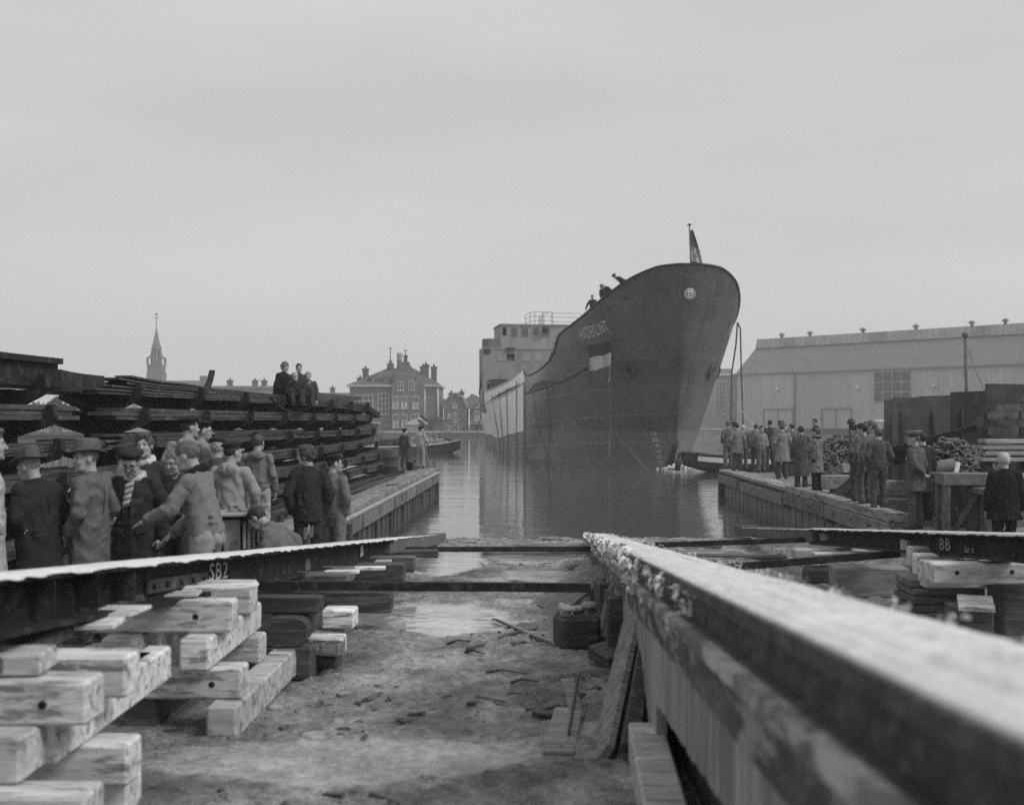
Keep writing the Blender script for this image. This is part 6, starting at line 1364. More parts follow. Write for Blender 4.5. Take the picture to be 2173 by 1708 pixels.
def person(label, x=None, Y=10, feet=None, X=None, z=0.0, yaw=0, h=1.75, legs='stand', lean=0, side=0, twist=0, head=(0, 0, 0), L='down', Rr='down', top='jacket', hem=None, ct=.1, cl=.08, hat=None, hatc=.04,
           hair='short', hairc=.08, det=1, group=None, glasses=False, scarf=None, hood=None, belt=False, extra=None, pel=None, bulk=1.0, collar=True, wide=1.0, skin=None, build=True):
    if X is None: X = bxy(x, Y)
    sc = h/1.75; seed = sum(ord(q)*(i+3) for i, q in enumerate(label)) % 9973
    root = thing('person', label, 'person', (X, Y, z), R(yaw), group)
    vh = {2: .0062, 1: .0085, 0: .012}[det]; vc = {2: .0125, 1: .016, 0: .022}[det]
    P0 = np.array((0, 0, .93)); PV = P0 if pel is None else np.array(pel, float)
    RT = rot3(twist, lean, side)
    def T(p): return PV+RT @ (np.array(p, float)-P0)
    # legs: hip, knee, ankle, toe for each side (+x right)
    LG = {'stand': [((.095, 0, .90), (.105, .02, .49), (.11, -.02, .09)), ((-.095, 0, .90), (-.105, .01, .49), (-.115, -.03, .09))],
          'wide': [((.095, 0, .90), (.15, .02, .49), (.19, -.02, .09)), ((-.095, 0, .90), (-.15, .01, .49), (-.19, -.03, .09))],
          'step': [((.095, 0, .90), (.11, .10, .50), (.12, .10, .09)), ((-.095, 0, .90), (-.105, -.03, .49), (-.115, -.17, .10))],
          'rest': [((.095, 0, .90), (.12, .07, .50), (.17, .06, .09)), ((-.095, 0, .90), (-.10, .0, .49), (-.10, -.04, .09))],
          'squat': [((.10, 0, .0), (.17, .40, .12), (.14, .10, -.26)), ((-.10, 0, .0), (-.15, .42, .02), (-.13, .08, -.26))],
          'sit': [((.10, 0, .0), (.13, .42, .05), (.12, .44, -.38)), ((-.10, 0, .0), (-.13, .40, .04), (-.12, .46, -.38))],
          'perch': [((.10, 0, .0), (.15, .30, .27), (.13, .34, -.08)), ((-.10, 0, .0), (-.14, .33, .22), (-.12, .40, -.08))],
          'kneel': [((.10, 0, .0), (.16, .34, -.18), (.15, -.10, -.30)), ((-.10, 0, .0), (-.14, .38, .08), (-.13, .25, -.34))]}[legs]
    low = legs in ('squat', 'sit', 'kneel', 'perch')
    LG = [tuple(np.array(p, float)+(PV if low else 0) for p in l) for l in LG]
    # arms
    arms = []
    for sg, A in ((-1, L), (1, Rr)):
        el, wr, hm = ARMS[A] if isinstance(A, str) else A
        S_ = T((sg*.172, -.015, 1.405)); E = T((sg*el[0], el[1], el[2])); W = T((sg*wr[0], wr[1], wr[2])); arms.append((sg, S_, E, W, hm))
    # head
    NB = T((0, -.015, 1.45)); RH = RT @ rot3(*head) if not low else rot3(*head); HC_ = NB+RT @ np.array((0, .015, .06))+RH @ np.array((0, .03, .115))
    def HP_(p): return HC_+RH @ np.array(p, float)
    S = SDF()
    S.ell(HP_((0, -.012, .028)), (.077, .097, .094), RH); S.ell(HP_((0, .03, -.03)), (.062, .066, .082), RH); S.cap(HP_((-.022, .052, -.083)), HP_((.022, .052, -.083)), .034, k=.025)
    S.cap(HP_((0, .092, .012)), HP_((0, .113, -.030)), .009, .0145, k=.012); S.cap(HP_((-.034, .078, .024)), HP_((.034, .078, .024)), .014, k=.014)
    for sg in (-1, 1):
        S.ell(HP_((sg*.079, -.006, -.008)), (.010, .024, .033), RH, k=.008); S.ell(HP_((sg*.036, .068, -.034)), (.026, .022, .024), RH, k=.02)
        S.ell(HP_((sg*.031, .104, .004)), (.016, .013, .009), RH, k=.008, op='-')
    S.cap(HP_((-.017, .088, -.066)), HP_((.017, .088, -.066)), .007, k=.010); S.ell(HP_((0, .085, -.104)), (.020, .016, .016), RH, k=.015)
    S.cap(HP_((0, -.025, -.06)), T((0, -.02, 1.43)), .054, .062, k=.03); S.cap(T((-.1, -.01, 1.38)), T((.1, -.01, 1.38)), .05, k=.04); S.cap(T((0, 0, 1.3)), T((0, 0, 1.42)), .09, .06, k=.04)
    parts = [S.mesh(vh, .03)]
    core = SDF()
    core.cap(T((0, 0, 1.0)), T((0, 0, 1.36)), .12, .13, (1, .7, 1), RT); core.ell(PV+np.array((0, 0, .0)), (.13, .09, .1))
    for hp, kn, an in LG: core.cap(hp, kn, .06, .045); core.cap(kn, an, .045, .035)
    for sg, S_, E, W, hm in arms: core.cap(S_, E, .042, .036); core.cap(E, W, .036, .024)
    parts.append(core.mesh(.024, .03))
    for sg, S_, E, W, hm in arms:
        if hm: parts.append(hand_prims(W, W-E, RT @ np.array((sg*.8, .35, .3)) if hm != 'open' else RT @ np.array((sg*.3, -.2, 1.0)), hm, sg).mesh(.0046 if det == 2 else .0065, .008))
    body = link('body', np_mesh('body', parts, sc), skin or SKIN, root)
    # upper garment
    hem = hem if hem is not None else (.47 if top == 'coat' else .84)
    if top == 'overall' and not legs in ('squat',): hem = max(hem, .96)
    G = SDF(); b_ = bulk
    G.cap(T((0, -.005, 1.00)), T((0, .0, 1.28)), .168*b_, .182*b_, (1, .70, 1), RT); G.cap(T((-.125, -.012, 1.39)), T((.125, -.012, 1.39)), .062*b_, k=.05); G.cap(T((0, -.02, 1.40)), T((0, -.02, 1.455)), .085, .066, k=.05)
    if not low: G.cap(T((0, 0, 1.06)), (T((0, 0, hem)) if hem > .75 else np.array((PV[0], PV[1]-.01, hem))), .166*b_, (.182 if hem > .7 else .222)*b_, (1, .74, 1), k=.05)
    else: G.cap(T((0, 0, 1.06)), PV+np.array((0, 0, .0)), .155*b_, .165*b_, (1, .8, 1), k=.04)
    for sg, S_, E, W, hm in arms:
        G.cap(S_, E, .068*b_, .056*b_, k=.022); G.cap(E, W-(W-E)*.04, .056*b_, .047*b_, k=.02)
    if collar:
        G.cap(T((-.055, -.045, 1.475)), T((.055, -.045, 1.475)), .026, k=.015); G.cap(T((-.065, -.03, 1.47)), T((-.05, .055, 1.41)), .024, k=.015); G.cap(T((.065, -.03, 1.47)), T((.05, .055, 1.41)), .024, k=.015)
    fr = random.Random(seed)
    if det > 0:
        for sg, S_, E, W, hm in arms:          # gathers of cloth at the elbow and along the sleeve
            for t in (.45, .72, .92, 1.12, 1.32, 1.6, 1.85):
                t += fr.uniform(-.06, .06); p = S_+(E-S_)*t if t < 1 else E+(W-E)*(t-1); d = (E-S_ if t < 1 else W-E); d = d/np.linalg.norm(d)
                r_ = (.068+(.056-.068)*t if t < 1 else .056+(.047-.056)*(t-1))*b_; o = np.array([fr.uniform(-1, 1) for _ in range(3)])*.006
                G.cap(p+o, p+o+d*.006, r_+fr.uniform(.0015, .005), k=.008)
        if hem < .75 and not low:              # hanging folds of the skirt
            for i in range(11):
                an = 2*math.pi*(i+fr.uniform(-.3, .3))/11; c_, s_ = math.cos(an), math.sin(an)
                G.cap(T((.135*b_*c_, .085*b_*s_, 1.0)), np.array((PV[0]+.205*b_*c_, PV[1]-.01+.142*b_*s_, hem)), .022, .030, k=.018)
        for i in range(3 if top == 'coat' else 4):      # slack cloth gathered over the waist
            z_ = fr.uniform(1.0, 1.10); x_ = fr.uniform(-.08, .08); f_ = (-1, 1)[i % 2]
            G.cap(T((x_-.09, f_*.118*b_, z_)), T((x_+.09, f_*.118*b_, z_+fr.uniform(-.04, .04))), .012, .010, k=.02)
    if hood: G.ell(T((0, -.115, 1.43)), (.115, .075, .075), RT, k=.03)
    if belt: G.cap(T((-.05, 0, 1.035)), T((.05, 0, 1.035)), .01)
    cut = None
    if not low and hem <= .9: cut = lambda x_, y_, z_: (hem-z_)+0*x_+0*y_
    if collar and scarf is None and det > 0: G.cap(T((0, .13, 1.45)), T((0, .165, 1.27)), .038, .010, RT and (1, 1, 1) if False else (1, 1, 1), k=.012, op='-')
    gm_ = np_mesh('jacket', [G.mesh(vc, .020, wr=.0105 if det else .008, wf=12.5, seed=seed, clip=cut)], sc)
    go_ = link({'coat': 'coat', 'jacket': 'jacket', 'overall': 'overall_top'}[top], gm_, cloth(ct), root)
    if belt:
        rows = []
        for a in np.linspace(0, 2*math.pi, 33)[:-1]:
            p = [T((.188*b_*math.cos(a)*.92, .135*b_*math.sin(a)*.98, zz)) for zz in (1.01, 1.06)]; rows.append([tuple(q*sc) for q in p])
        rows.append(rows[0]); o = MB().grid(rows).build('belt', cloth(max(.02, ct*.7)), root); m = o.modifiers.new('thick', 'SOLIDIFY'); m.thickness = .012; m.offset = 1
    # trousers and shoes
    Tr = SDF(); w_ = wide
    Tr.ell(PV+np.array((0, -.008, .0)), (.172*(1 if bulk < 1.1 else 1.06), .125, .15))
    for hp, kn, an in LG:
        Tr.cap(hp, kn, .094*w_, .072*w_, k=.03); Tr.cap(kn, an+np.array((0, 0, .01)), .070*w_, .072*w_, k=.02)
    cut = None if low else (lambda x_, y_, z_: (.055-z_)+0*x_+0*y_)
    if det > 0:
        for hp, kn, an in LG:
            for q0, q1, t, r_ in ((hp, kn, .55, .080), (hp, kn, .88, .072), (kn, an, .08, .070), (kn, an, .30, .070), (kn, an, .74, .071), (kn, an, .88, .073)):
                d = (q1-q0)/np.linalg.norm(q1-q0); p = q0+(q1-q0)*(t+fr.uniform(-.05, .05))+np.array([fr.uniform(-1, 1) for _ in range(3)])*.007
                Tr.cap(p, p+d*.006, (r_+fr.uniform(.002, .006))*w_, k=.009)
    link('trousers', np_mesh('trousers', [Tr.mesh(vc, .025, wr=.011, wf=11, seed=seed+5, clip=cut)], sc), cloth(cl), root)
    for hp, kn, an in LG:
        Sh = SDF(); f = an+np.array((0, 0, -.045)); o = math.copysign(.025, an[0])
        Sh.cap(f+np.array((0, -.03, 0)), f+np.array((o, .17, -.008)), .040, .036, (1, 1, .85), k=.02); Sh.cap(f+np.array((0, -.02, .0)), an+np.array((0, 0, .03)), .043, .04, k=.02)
        link('shoe', np_mesh('shoe', [Sh.mesh(max(vc*.9, .012), .02, clip=lambda x_, y_, z_, q=f: (q[2]-.032-z_)+0*x_+0*y_)], sc), M('boot', .05, .6, .3, 12, .2), root)
    if det > 0 and build:                      # sewn edges: cuffs, armholes, waist seam, hem
        dk = cloth(max(.010, ct*.5))
        def ring(c, d, r, sq, w_r, name):
            d = d/np.linalg.norm(d); u = np.cross(d, (0, 1, .2)); u /= np.linalg.norm(u); v = np.cross(d, u)
            pts_ = [tuple((c+u*(r*math.cos(q))+v*(r*sq*math.sin(q)))*sc) for q in np.linspace(0, 2*math.pi, 17)]
            MB().tube(pts_, w_r, 4, False).build(name, dk, root)
        for sg, S_, E, W, hm in arms:
            ring(E+(W-E)*.95, W-E, .0485*b_, 1, .006, 'cuff'); ring(S_+(E-S_)*.22, E-S_, .0665*b_, 1, .0045, 'armhole_seam')
        if top == 'overall' and not low: ring(T((0, -.004, .985)), T((0, 0, 1))-T((0, 0, 0)), .172*b_, .74, .008, 'waist_seam')
        if top == 'jacket' and not low and hem > .75: ring(np.array((T((0, 0, hem+.025))[0], T((0, 0, hem+.025))[1], hem+.025)), np.array((0, 0, 1.0)), .186*b_, .76, .007, 'hem_band')
        if det == 2:
            if top == 'coat': MB().tube([tuple(T((.0, -(.135 if z_ > 1.2 else .128)*b_, z_))*sc) for z_ in np.linspace(1.34, 1.04, 7)], .004, 4).build('back_seam', dk, root)
            if top == 'overall':
                for sg in (-1, 1): MB().bar(tuple(np.array((sg*.085, -.136, .86))*sc), tuple(np.array((sg*.085, -.130, .74))*sc), .10*sc, .008, (0, -1, 0)).build('back_pocket', cloth(ct*.8), root)
    # hair
    if hair:
        Hs = SDF(); n_ = {'short': (.006, 0), 'curly': (.017, 1), 'bald': (.003, 0), 'full': (.013, 0)}[hair]; g = n_[0]
        Hs.ell(HP_((0, -.016, .032)), (.077+g, .097+g, .094+g*1.2), RH)
        if hair == 'curly': Hs.ell(HP_((0, .03, .105)), (.062, .055, .035), RH, k=.03)
        if hair == 'full': Hs.ell(HP_((0, .035, .105)), (.058, .055, .024), RH, k=.03)
        Hs.ell(HP_((0, .105, -.015)), (.086, .085, .080 if hair != 'bald' else .11), RH, k=.012, op='-'); Hs.ell(HP_((0, .03, -.12)), (.11, .12, .085), RH, k=.02, op='-'); Hs.ell(HP_((0, -.06, -.17)), (.12, .12, .11), RH, k=.01, op='-')
        for sg in (-1, 1): Hs.ell(HP_((sg*.085, .02, -.02)), (.022, .035, .05), RH, k=.01, op='-')
        v, f = Hs.mesh(vh, .01, wr=.011 if hair == 'curly' else .004, wf=26 if hair == 'curly' else 34, seed=seed)
        if len(v): link('hair', np_mesh('hair', [(v, f)], sc), hairm(hairc), root)
    MH = Matrix([list(RH[i])+[HC_[i]*sc] for i in range(3)]+[[0, 0, 0, 1]])
    def onhead(o, loc=(0, 0, 0), rt=(0, 0, 0)): o.matrix_local = MH @ Matrix.Translation(Vector(loc)*sc) @ Euler([R(a) for a in rt]).to_matrix().to_4x4() @ Matrix.Scale(sc, 4); return o
    if det > 0 and skin is None:
        for sg in (-1, 1):
            e = onhead(MB().lathe([(.001, -.011), (.011, 0), (.001, .011)], 8).build('eye', M('eye', .12, .3), root), (sg*.031, .0835, .004)); 
            onhead(MB().bar((-.017, 0, -.002), (.017, .0, .003), .008, .007, (0, 0, 1)).build('eyebrow', hairm(hairc), root), (sg*.033, .0945, .024))
    if glasses:
        gl = MB()
        for sg in (-1, 1): gl.tube([(sg*.033+.024*math.cos(a), .112, .004+.019*math.sin(a)) for a in np.linspace(0, 2*math.pi, 13)], .0028, 4, False).tube([(sg*.058, .110, .01), (sg*.082, .03, .012)], .0026, 4, False)
        gl.tube([(-.010, .114, .006), (.010, .114, .006)], .0028, 4); onhead(gl.build('glasses', BLACK, root))
    if hat:
        hm_ = cloth(hatc)
        if hat == 'beret':
            o = MB().lathe([(.088, -.012), (.094, .0), (.104, .02), (.126, .034), (.124, .052), (.09, .070), (.03, .078), (.002, .079)], 22, (0, 0, 0), .93, 1.06).build('beret', hm_, root); onhead(o, (.008, -.016, .062), (8, -9, 0))
        elif hat == 'cap':
            o = MB().lathe([(.090, -.01), (.095, .01), (.112, .03), (.108, .05), (.06, .066), (.002, .068)], 20, (0, 0, 0), .95, 1.12).build('flat_cap', hm_, root); onhead(o, (0, -.005, .070), (-6, 0, 0))
            pk = MB().grid([[(x_*.075, .095+.055*(1-x_*x_)*t, .0-.018*t-.012*x_*x_) for t in (0, .5, 1)] for x_ in np.linspace(-1, 1, 9)]).build('peak', hm_, o)
        elif hat == 'fedora':
            n = 28; prof = [(.158, .012), (.150, .004), (.112, -.004), (.098, .0), (.096, .03), (.092, .09), (.080, .112), (.05, .108), (.002, .100)]; rows = []
            for r_, z_ in prof: rows.append([(r_*.93*math.cos(a), r_*1.12*math.sin(a), z_+(.022*math.cos(2*a)+.012*math.cos(a))*(max(0, r_-.105)/.05)-(.03*(1-abs(math.cos(a)))*(z_ > .1) if r_ < .07 else 0)) for a in np.linspace(0, 2*math.pi, n+1)[:-1]])
            o = MB().grid(rows, True, True).build('fedora', hm_, root); m = o.modifiers.new('thick', 'SOLIDIFY'); m.thickness = .005; onhead(o, (0, -.012, .064), (4, 0, 0))
            onhead(MB().lathe([(.0985, .004), (.0965, .036)], 24, (0, 0, 0), .935, 1.125).build('hat_band', cloth(hatc*.5), root), (0, -.012, .064), (4, 0, 0))
        elif hat == 'officer':
            o = MB().lathe([(.093, -.005), (.096, .03), (.100, .04), (.142, .075), (.140, .085), (.07, .093), (.002, .092)], 24, (0, 0, 0), .95, 1.08).build('peaked_cap', hm_, root); onhead(o, (0, -.01, .062), (-5, 0, 0))
            MB().lathe([(.0945, -.006), (.0985, .032)], 24, (0, 0, 0), .955, 1.085).build('cap_band', cloth(.05), o)
            MB().grid([[(x_*.08, .085+.055*(1-x_*x_)*t+.01, -.004-.03*t) for t in (0, .5, 1)] for x_ in np.linspace(-1, 1, 9)]).build('visor', M('visor', .1, .15), o)
        elif hat == 'knit':
            o = MB().lathe([(.09, -.01), (.095, .02), (.09, .06), (.05, .09), (.002, .095)], 18, (0, 0, 0), .95, 1.1).build('white_cap', hm_, root); onhead(o, (0, -.01, .05))
    if scarf:
        cs, st = scarf; S2 = SDF()
        for a in np.linspace(0, 2*math.pi, 9)[:-1]:
            b2 = a+2*math.pi/8; S2.cap(T((.075*math.cos(a), -.01+.078*math.sin(a), 1.475-.028*math.sin(a))), T((.075*math.cos(b2), -.01+.078*math.sin(b2), 1.475-.028*math.sin(b2))), .030, k=.02)
        so = link('scarf', np_mesh('scarf', [S2.mesh(max(vh, .008), .02, wr=.006, wf=20, seed=seed)], sc), cloth(cs), root)
        if st:
            for i in range(8):
                z0 = 1.44-.028*i; MB().grid([[tuple(T((-.05+.012*i*.5+.10*u-(.05*u if i > 5 else 0), .128+.012*math.sin(u*3)-.004*i+(.014 if i < 6 else .02), z0-.028*v-.05*u))*np.array(sc)) if False else tuple(np.array(T((-.045+.004*i+.085*u, .135+.014*math.sin(u*3), z0-.028*v-.035*u)))*sc) for u in np.linspace(0, 1, 5)] for v in (0, 1)]).build('scarf_stripe', cloth(.60 if i % 2 == 0 else .2), root)
    if extra: extra(root, T, HP_, onhead, arms, sc, RT)
    return root, T, arms, sc
exec_people = True
# ------------------------------------------------------------------ the crowd, left to right
def put(x, ytop, Y, feet_z=None, hat=0.0):
    """picture x and head top -> standing point and stature"""
    ztop = EYE-(ytop-HY)/FPX*Y; return dict(x=x, Y=Y)
ZL = -.16
def P(label, x, ytop, Y, zf, crown=0.0, **k):
    ztop = EYE-(ytop-HY)/FPX*Y; h = (ztop-zf-crown)
    return person(label, x=x, Y=Y, z=zf, h=k.pop('h', h), **k)
LGp = 'men standing beside the left launching way'
P('man in a pale raincoat cut off by the left picture edge', -30, 908, 9.6, -.14, yaw=-60, top='coat', ct=.36, cl=.2, hair='full', hairc=.15, det=2, group=LGp, L=((.25, .02, 1.16), (.16, .20, 1.02), 'relax'), Rr='pocket')
def cig(root, T, HP_, onhead, arms, sc, RT): onhead(MB().tube([(.012, .100, -.064), (.030, .145, -.070)], .0042, 6).build('cigarette', WHITE, root))
P('stout man seen from behind in dark overcoat and fedora with half belt', 84, 952, 10.0, -.16, crown=.02, yaw=62, head=(12, 12, 0), top='coat', ct=.026, cl=.04, hat='fedora', hatc=.08, hair='bald', hairc=.25, det=2, bulk=1.12, lean=6, belt=False, L='pocket_hi', Rr='pocket_hi', group=LGp)
P('man in grey overcoat and fedora with a cigarette looking left', 190, 937, 10.3, -.14, crown=.02, yaw=78, head=(52, 2, 0), top='coat', ct=.12, cl=.06, hat='fedora', hatc=.11, hair='bald', hairc=.2, det=2, bulk=1.08, L='pocket', Rr='pocket', group=LGp, extra=cig)
P('man in beret and grey jacket turned away behind the man in glasses', 262, 942, 11.8, -.13, yaw=20, head=(-25, 0, 0), top='jacket', ct=.12, cl=.06, hat='beret', hatc=.045, hair='bald', hairc=.06, det=2, L='pocket', Rr='pocket', group=LGp)
P('young bareheaded man with pale scarf looking over a shoulder', 309, 921, 12.6, -.12, yaw=170, head=(12, -2, 4), top='jacket', ct=.05, cl=.06, hair='curly', hairc=.10, det=2, scarf=(.55, False), L='pocket', Rr='pocket', group=LGp)
def lapels(root, T, HP_, onhead, arms, sc, RT):
    for sg in (-1, 1):
        MB().add([tuple(T(p)*sc) for p in ((sg*.035, .10, 1.44), (sg*.12, .085, 1.38), (sg*.13, .125, 1.24), (sg*.02, .150, 1.10), (sg*.012, .15, 1.24))], [(0, 1, 2, 3, 4)]).build('lapel', cloth(.045), root)
        MB().bar(T((sg*.17, .115, .98))*sc, T((sg*.06, .145, .965))*sc, .012, .05, (0, 0, 1)).build('pocket_flap', cloth(.045), root)
    for i in range(3): MB().lathe([(.012, 0), (.01, .006)], 8).build('button', BLACK, root, loc=Vector(T((.06, .148, 1.12-.1*i))*sc), rot=(R(-90), 0, 0))
P('man in dark pea coat, beret and glasses with striped scarf, head bowed', 286, 949, 11.0, -.16, yaw=178, head=(0, 24, 0), top='coat', hem=.60, ct=.028, cl=.05, hat='beret', hatc=.03, hair='bald', hairc=.05, det=2, bulk=1.06, glasses=True, scarf=(.45, True), L=((.30, -.04, 1.15), (.27, .03, .88), 'fist'), Rr=((.31, .00, 1.16), (.17, .22, 1.10), 'fist'), group=LGp, extra=lapels)
P('man in dark sweater half hidden behind the gesturing man, head bowed', 378, 968, 11.6, -.14, h=1.72, yaw=150, head=(10, 18, 0), top='jacket', ct=.04, cl=.05, hair='short', hairc=.2, det=2, L='hip', Rr='hip', group=LGp)
def boiler(root, T, HP_, onhead, arms, sc, RT):
    MB().grid([[tuple(np.array(T((.165+.012*math.sin(v*3), -.06+.13*u, .80-.17*v)))*sc) for v in np.linspace(0, 1, 4)] for u in np.linspace(0, 1, 4)]).build('thigh_pocket', cloth(.30), root)
    pass
P('gesturing man in light overalls leaning left with both hands out', 440, 930, 10.2, -.14, yaw=82, head=(4, 6, 0), lean=12, top='overall', hem=.82, ct=.17, cl=.26, hair='short', hairc=.14, det=2, wide=1.12, scarf=(.02, False), L=((.28, .16, 1.20), (.20, .40, 1.16), 'open'), Rr=((.26, .14, 1.14), (.12, .36, 1.0), 'open'), group=LGp, extra=boiler)
GR2 = 'workers looking on along the steel rack'
P('worker in mottled hooded jacket and beret, head turned right', 398, 886, 14.2, .10, yaw=8, head=(-62, 0, 0), top='jacket', ct=.20, cl=.1, hat='beret', hatc=.03, hair='bald', hairc=.05, det=2, hood=True, L='pocket', Rr='pocket', group=GR2)
P('worker in beret and glasses in a checked jacket facing right', 428, 895, 14.8, .10, yaw=-22, head=(-55, 0, 0), top='jacket', ct=.24, cl=.1, hat='beret', hatc=.03, hair='bald', hairc=.05, det=2, glasses=True, L='pocket', Rr='pocket', group=GR2)
P('broad man in flat cap and dark jacket seen from behind', 461, 926, 14.0, -.1, h=1.74, yaw=0, top='jacket', ct=.065, cl=.05, hat='cap', hatc=.04, hair='short', hairc=.3, det=2, bulk=1.1, L='down', Rr='down', group=GR2)
def pipe(root, T, HP_, onhead, arms, sc, RT): onhead(MB().tube([(.012, .098, -.064), (.02, .13, -.074), (.026, .16, -.095)], .005, 6).lathe([(.008, -.105), (.014, -.10), (.015, -.075), (.01, -.075)], 8, (.027, .165, 0)).build('tobacco_pipe', BLACK, root))
P('worker in pale hooded jacket and beret smoking a pipe, leaning on the cabinet', 487, 938, 13.3, -.13, yaw=-6, head=(-35, 0, 0), top='jacket', ct=.25, cl=.1, hat='beret', hatc=.04, hair='bald', hairc=.06, det=2, hood=True, hem=.86, lean=4, L='pocket', Rr=((.30, .02, 1.17), (.27, .13, .93), 'fist'), group=GR2, extra=pipe)
P('tall bareheaded worker in hooded jacket and pale worn trousers', 547, 922, 16.2, .02, yaw=0, head=(-8, 0, 0), top='jacket', hem=1.0, ct=.16, cl=.34, hair='short', hairc=.09, det=2, hood=True, belt=True, L='down', Rr='down', group=GR2)
P('young man with tousled hair in a dark jacket looking left', 655, 947, 14.2, -.2, yaw=14, head=(68, 0, 0), top='jacket', hem=.80, ct=.03, cl=.035, hair='curly', hairc=.10, det=2, L='trouser', Rr='trouser', group=GR2)
def goggles(root, T, HP_, onhead, arms, sc, RT):
    g_ = MB()
    for sg in (-1, 1): g_.lathe([(.026, 0), (.026, .02), (.02, .024)], 12, (sg*.03, 0, 0))
    onhead(g_.build('goggles', M('goggle', .4, .2), root), (0, .075, .115), (-60, 0, 0))
P('worker in overalls with beret, goggles and glasses, hands in pockets', 706, 966, 15.0, -.2, yaw=-20, head=(-48, 0, 0), top='overall', hem=.95, ct=.13, cl=.14, hat='beret', hatc=.03, hair='bald', hairc=.05, det=2, glasses=True, belt=True, wide=1.15, bulk=1.05, L='trouser', Rr='trouser', group=GR2, extra=goggles)
person('crouching worker in overalls bent over the switch cabinet', x=630, Y=12.3, z=-.14, yaw=78, h=1.75, legs='squat', pel=(0, 0, .42), lean=38, head=(0, 42, 0), top='overall', ct=.12, cl=.11, hair='short', hairc=.06, det=2, L=((.24, .12, 1.20), (.12, .36, 1.13), 'relax'), Rr=((.30, -.05, 1.22), (.22, .20, 1.05), 'relax'), group=GR2)
# twin-lens camera carried by the man in the pea coat
cm = thing('box_camera', 'folding press camera hanging from the hand of the man in glasses', 'camera', at(338, 1172, 10.6), R(20))
MB().box((-.05, -.045, -.07), (.05, .045, .06)).build('body', BLACK, cm); MB().lathe([(.03, 0), (.032, .03), (.026, .04)], 12).build('lens', STEEL2, cm, loc=(0, -.045, -.02), rot=(R(90), 0, 0)); MB().box((-.045, -.10, -.075), (.045, -.05, -.062)).build('bed_plate', M('chrome', .5, .25, .1, 5, 0, metal=.6), cm)
MB().box((-.03, -.03, .06), (.03, .03, .085)).build('viewfinder', M('chrome', .5), cm); MB().tube([(-.04, 0, .06), (-.03, 0, .12), (.03, 0, .12), (.04, 0, .06)], .006, 5).build('strap', BLACK, cm)

# boys on the rack
BG_ = 'boys sitting on top of the steel rack'
def boy(label, x, ytop, Y, legs, pz, yaw, **k):
    h = k.pop('h', 1.5); ztop = EYE-(ytop-HY)/FPX*Y
    return person(label, x=x, Y=Y, z=ztop-(pz+.80)*h/1.75, h=h, legs=legs, pel=(0, 0, pz), yaw=yaw, group=BG_, det=2, **k)
boy('boy with fair quiff in a long dark coat crouching on the rack', 594, 770, 27.0, 'perch', .14, -110, lean=12, head=(-30, 2, 0), top='jacket', ct=.022, cl=.022, hair='curly', hairc=.22, L='front', Rr='front', bulk=1.2, h=1.66)
boy('fair boy in glasses crouching low between the two taller boys', 622, 789, 26.9, 'perch', .10, -150, lean=22, head=(-14, -6, 10), top='jacket', ct=.03, cl=.04, hair='full', hairc=.42, glasses=True, L='cross', Rr='cross', h=1.45)
boy('dark haired boy sitting upright behind the boy in glasses', 634, 773, 28.0, 'perch', .16, -165, head=(5, 0, 0), top='jacket', ct=.045, cl=.1, hair='short', hairc=.06, L='down', Rr='front', h=1.6)
boy('fair boy in a zipped jacket at the right end of the boys', 655, 790, 27.6, 'perch', .10, -175, lean=10, head=(0, -6, 0), top='jacket', ct=.07, cl=.06, hair='full', hairc=.40, L=((.25, .02, 1.16), (.25, .10, .92), 'relax'), Rr=((.25, .02, 1.16), (.25, .10, .92), 'relax'), h=1.42)
# men at the end of the left quay
QG = 'men at the end of the left quay'
P('man in dark overalls and beret standing at the far end of the left quay', 858, 910, 43.0, .06, yaw=-30, head=(-25, 0, 0), top='overall', hem=.85, ct=.06, cl=.06, hat='beret', hatc=.025, hair='bald', hairc=.05, det=1, legs='rest', L='down', Rr='down', group=QG)
P('man in pale shirt with boat hook at the far end of the left quay', 893, 905, 42.3, .10, yaw=-25, head=(-40, 0, 0), top='jacket', hem=1.0, ct=.36, cl=.26, hat='beret', hatc=.03, hair='bald', hairc=.05, det=1, legs='stand', belt=True, L='hip', Rr=((.27, .02, 1.16), (.26, .16, 1.02), 'fist'), group=QG)
bh = thing('boat_hook', 'long boat hook pole held by the man in the pale shirt', 'boat hook')
MB().tube([at(898, 920, 42.1), at(902, 945, 41.6), at(913, 1012, 40.8), at(917, 1035, 40.8)], .035, 7, r1=.028).build('pole', OLDWOOD, bh)
# men on the ship
SG = 'shipyard men leaning over the bow rail'
def shipman(label, x, s, lean_, yaw, **k):
    """stands on the forecastle deck just inside the rail, where the picture shows him"""
    best = min(np.arange(-2.6, 6, .02), key=lambda q: abs(CX+FPX*(lambda p: p.x/p.y)(MS @ Vector((-float(half_top(q))+.38, q, float(top(q)))))-x))
    b_ = MS @ Vector((-float(half_top(best))+.38, best, float(top(best))-.72))
    return person(label, X=b_.x, Y=b_.y, z=b_.z, yaw=yaw, h=1.78, lean=lean_, group=SG, det=1, cl=.04, **k)
shipman('man standing at the bow rail, leftmost of the four on the ship', 1258, 1.7, 8, 155, head=(20, 4, 0), top='jacket', ct=.05, hair='short', hairc=.04, L=((.30, .05, 1.18), (.34, .20, .98), 'fist'), Rr=((.30, .05, 1.18), (.36, .20, .98), 'fist'))
shipman('man leaning forward at the bow rail, second of the four on the ship', 1283, .6, 24, 150, head=(-30, 10, 0), top='jacket', ct=.05, hat='beret', hatc=.03, hair='bald', hairc=.04, L='front', Rr='front')
shipman('fair haired man bending right over the bow rail with a rope', 1297, .05, 55, 120, head=(0, 10, 0), top='jacket', ct=.06, hair='short', hairc=.25, L='front', Rr='front')
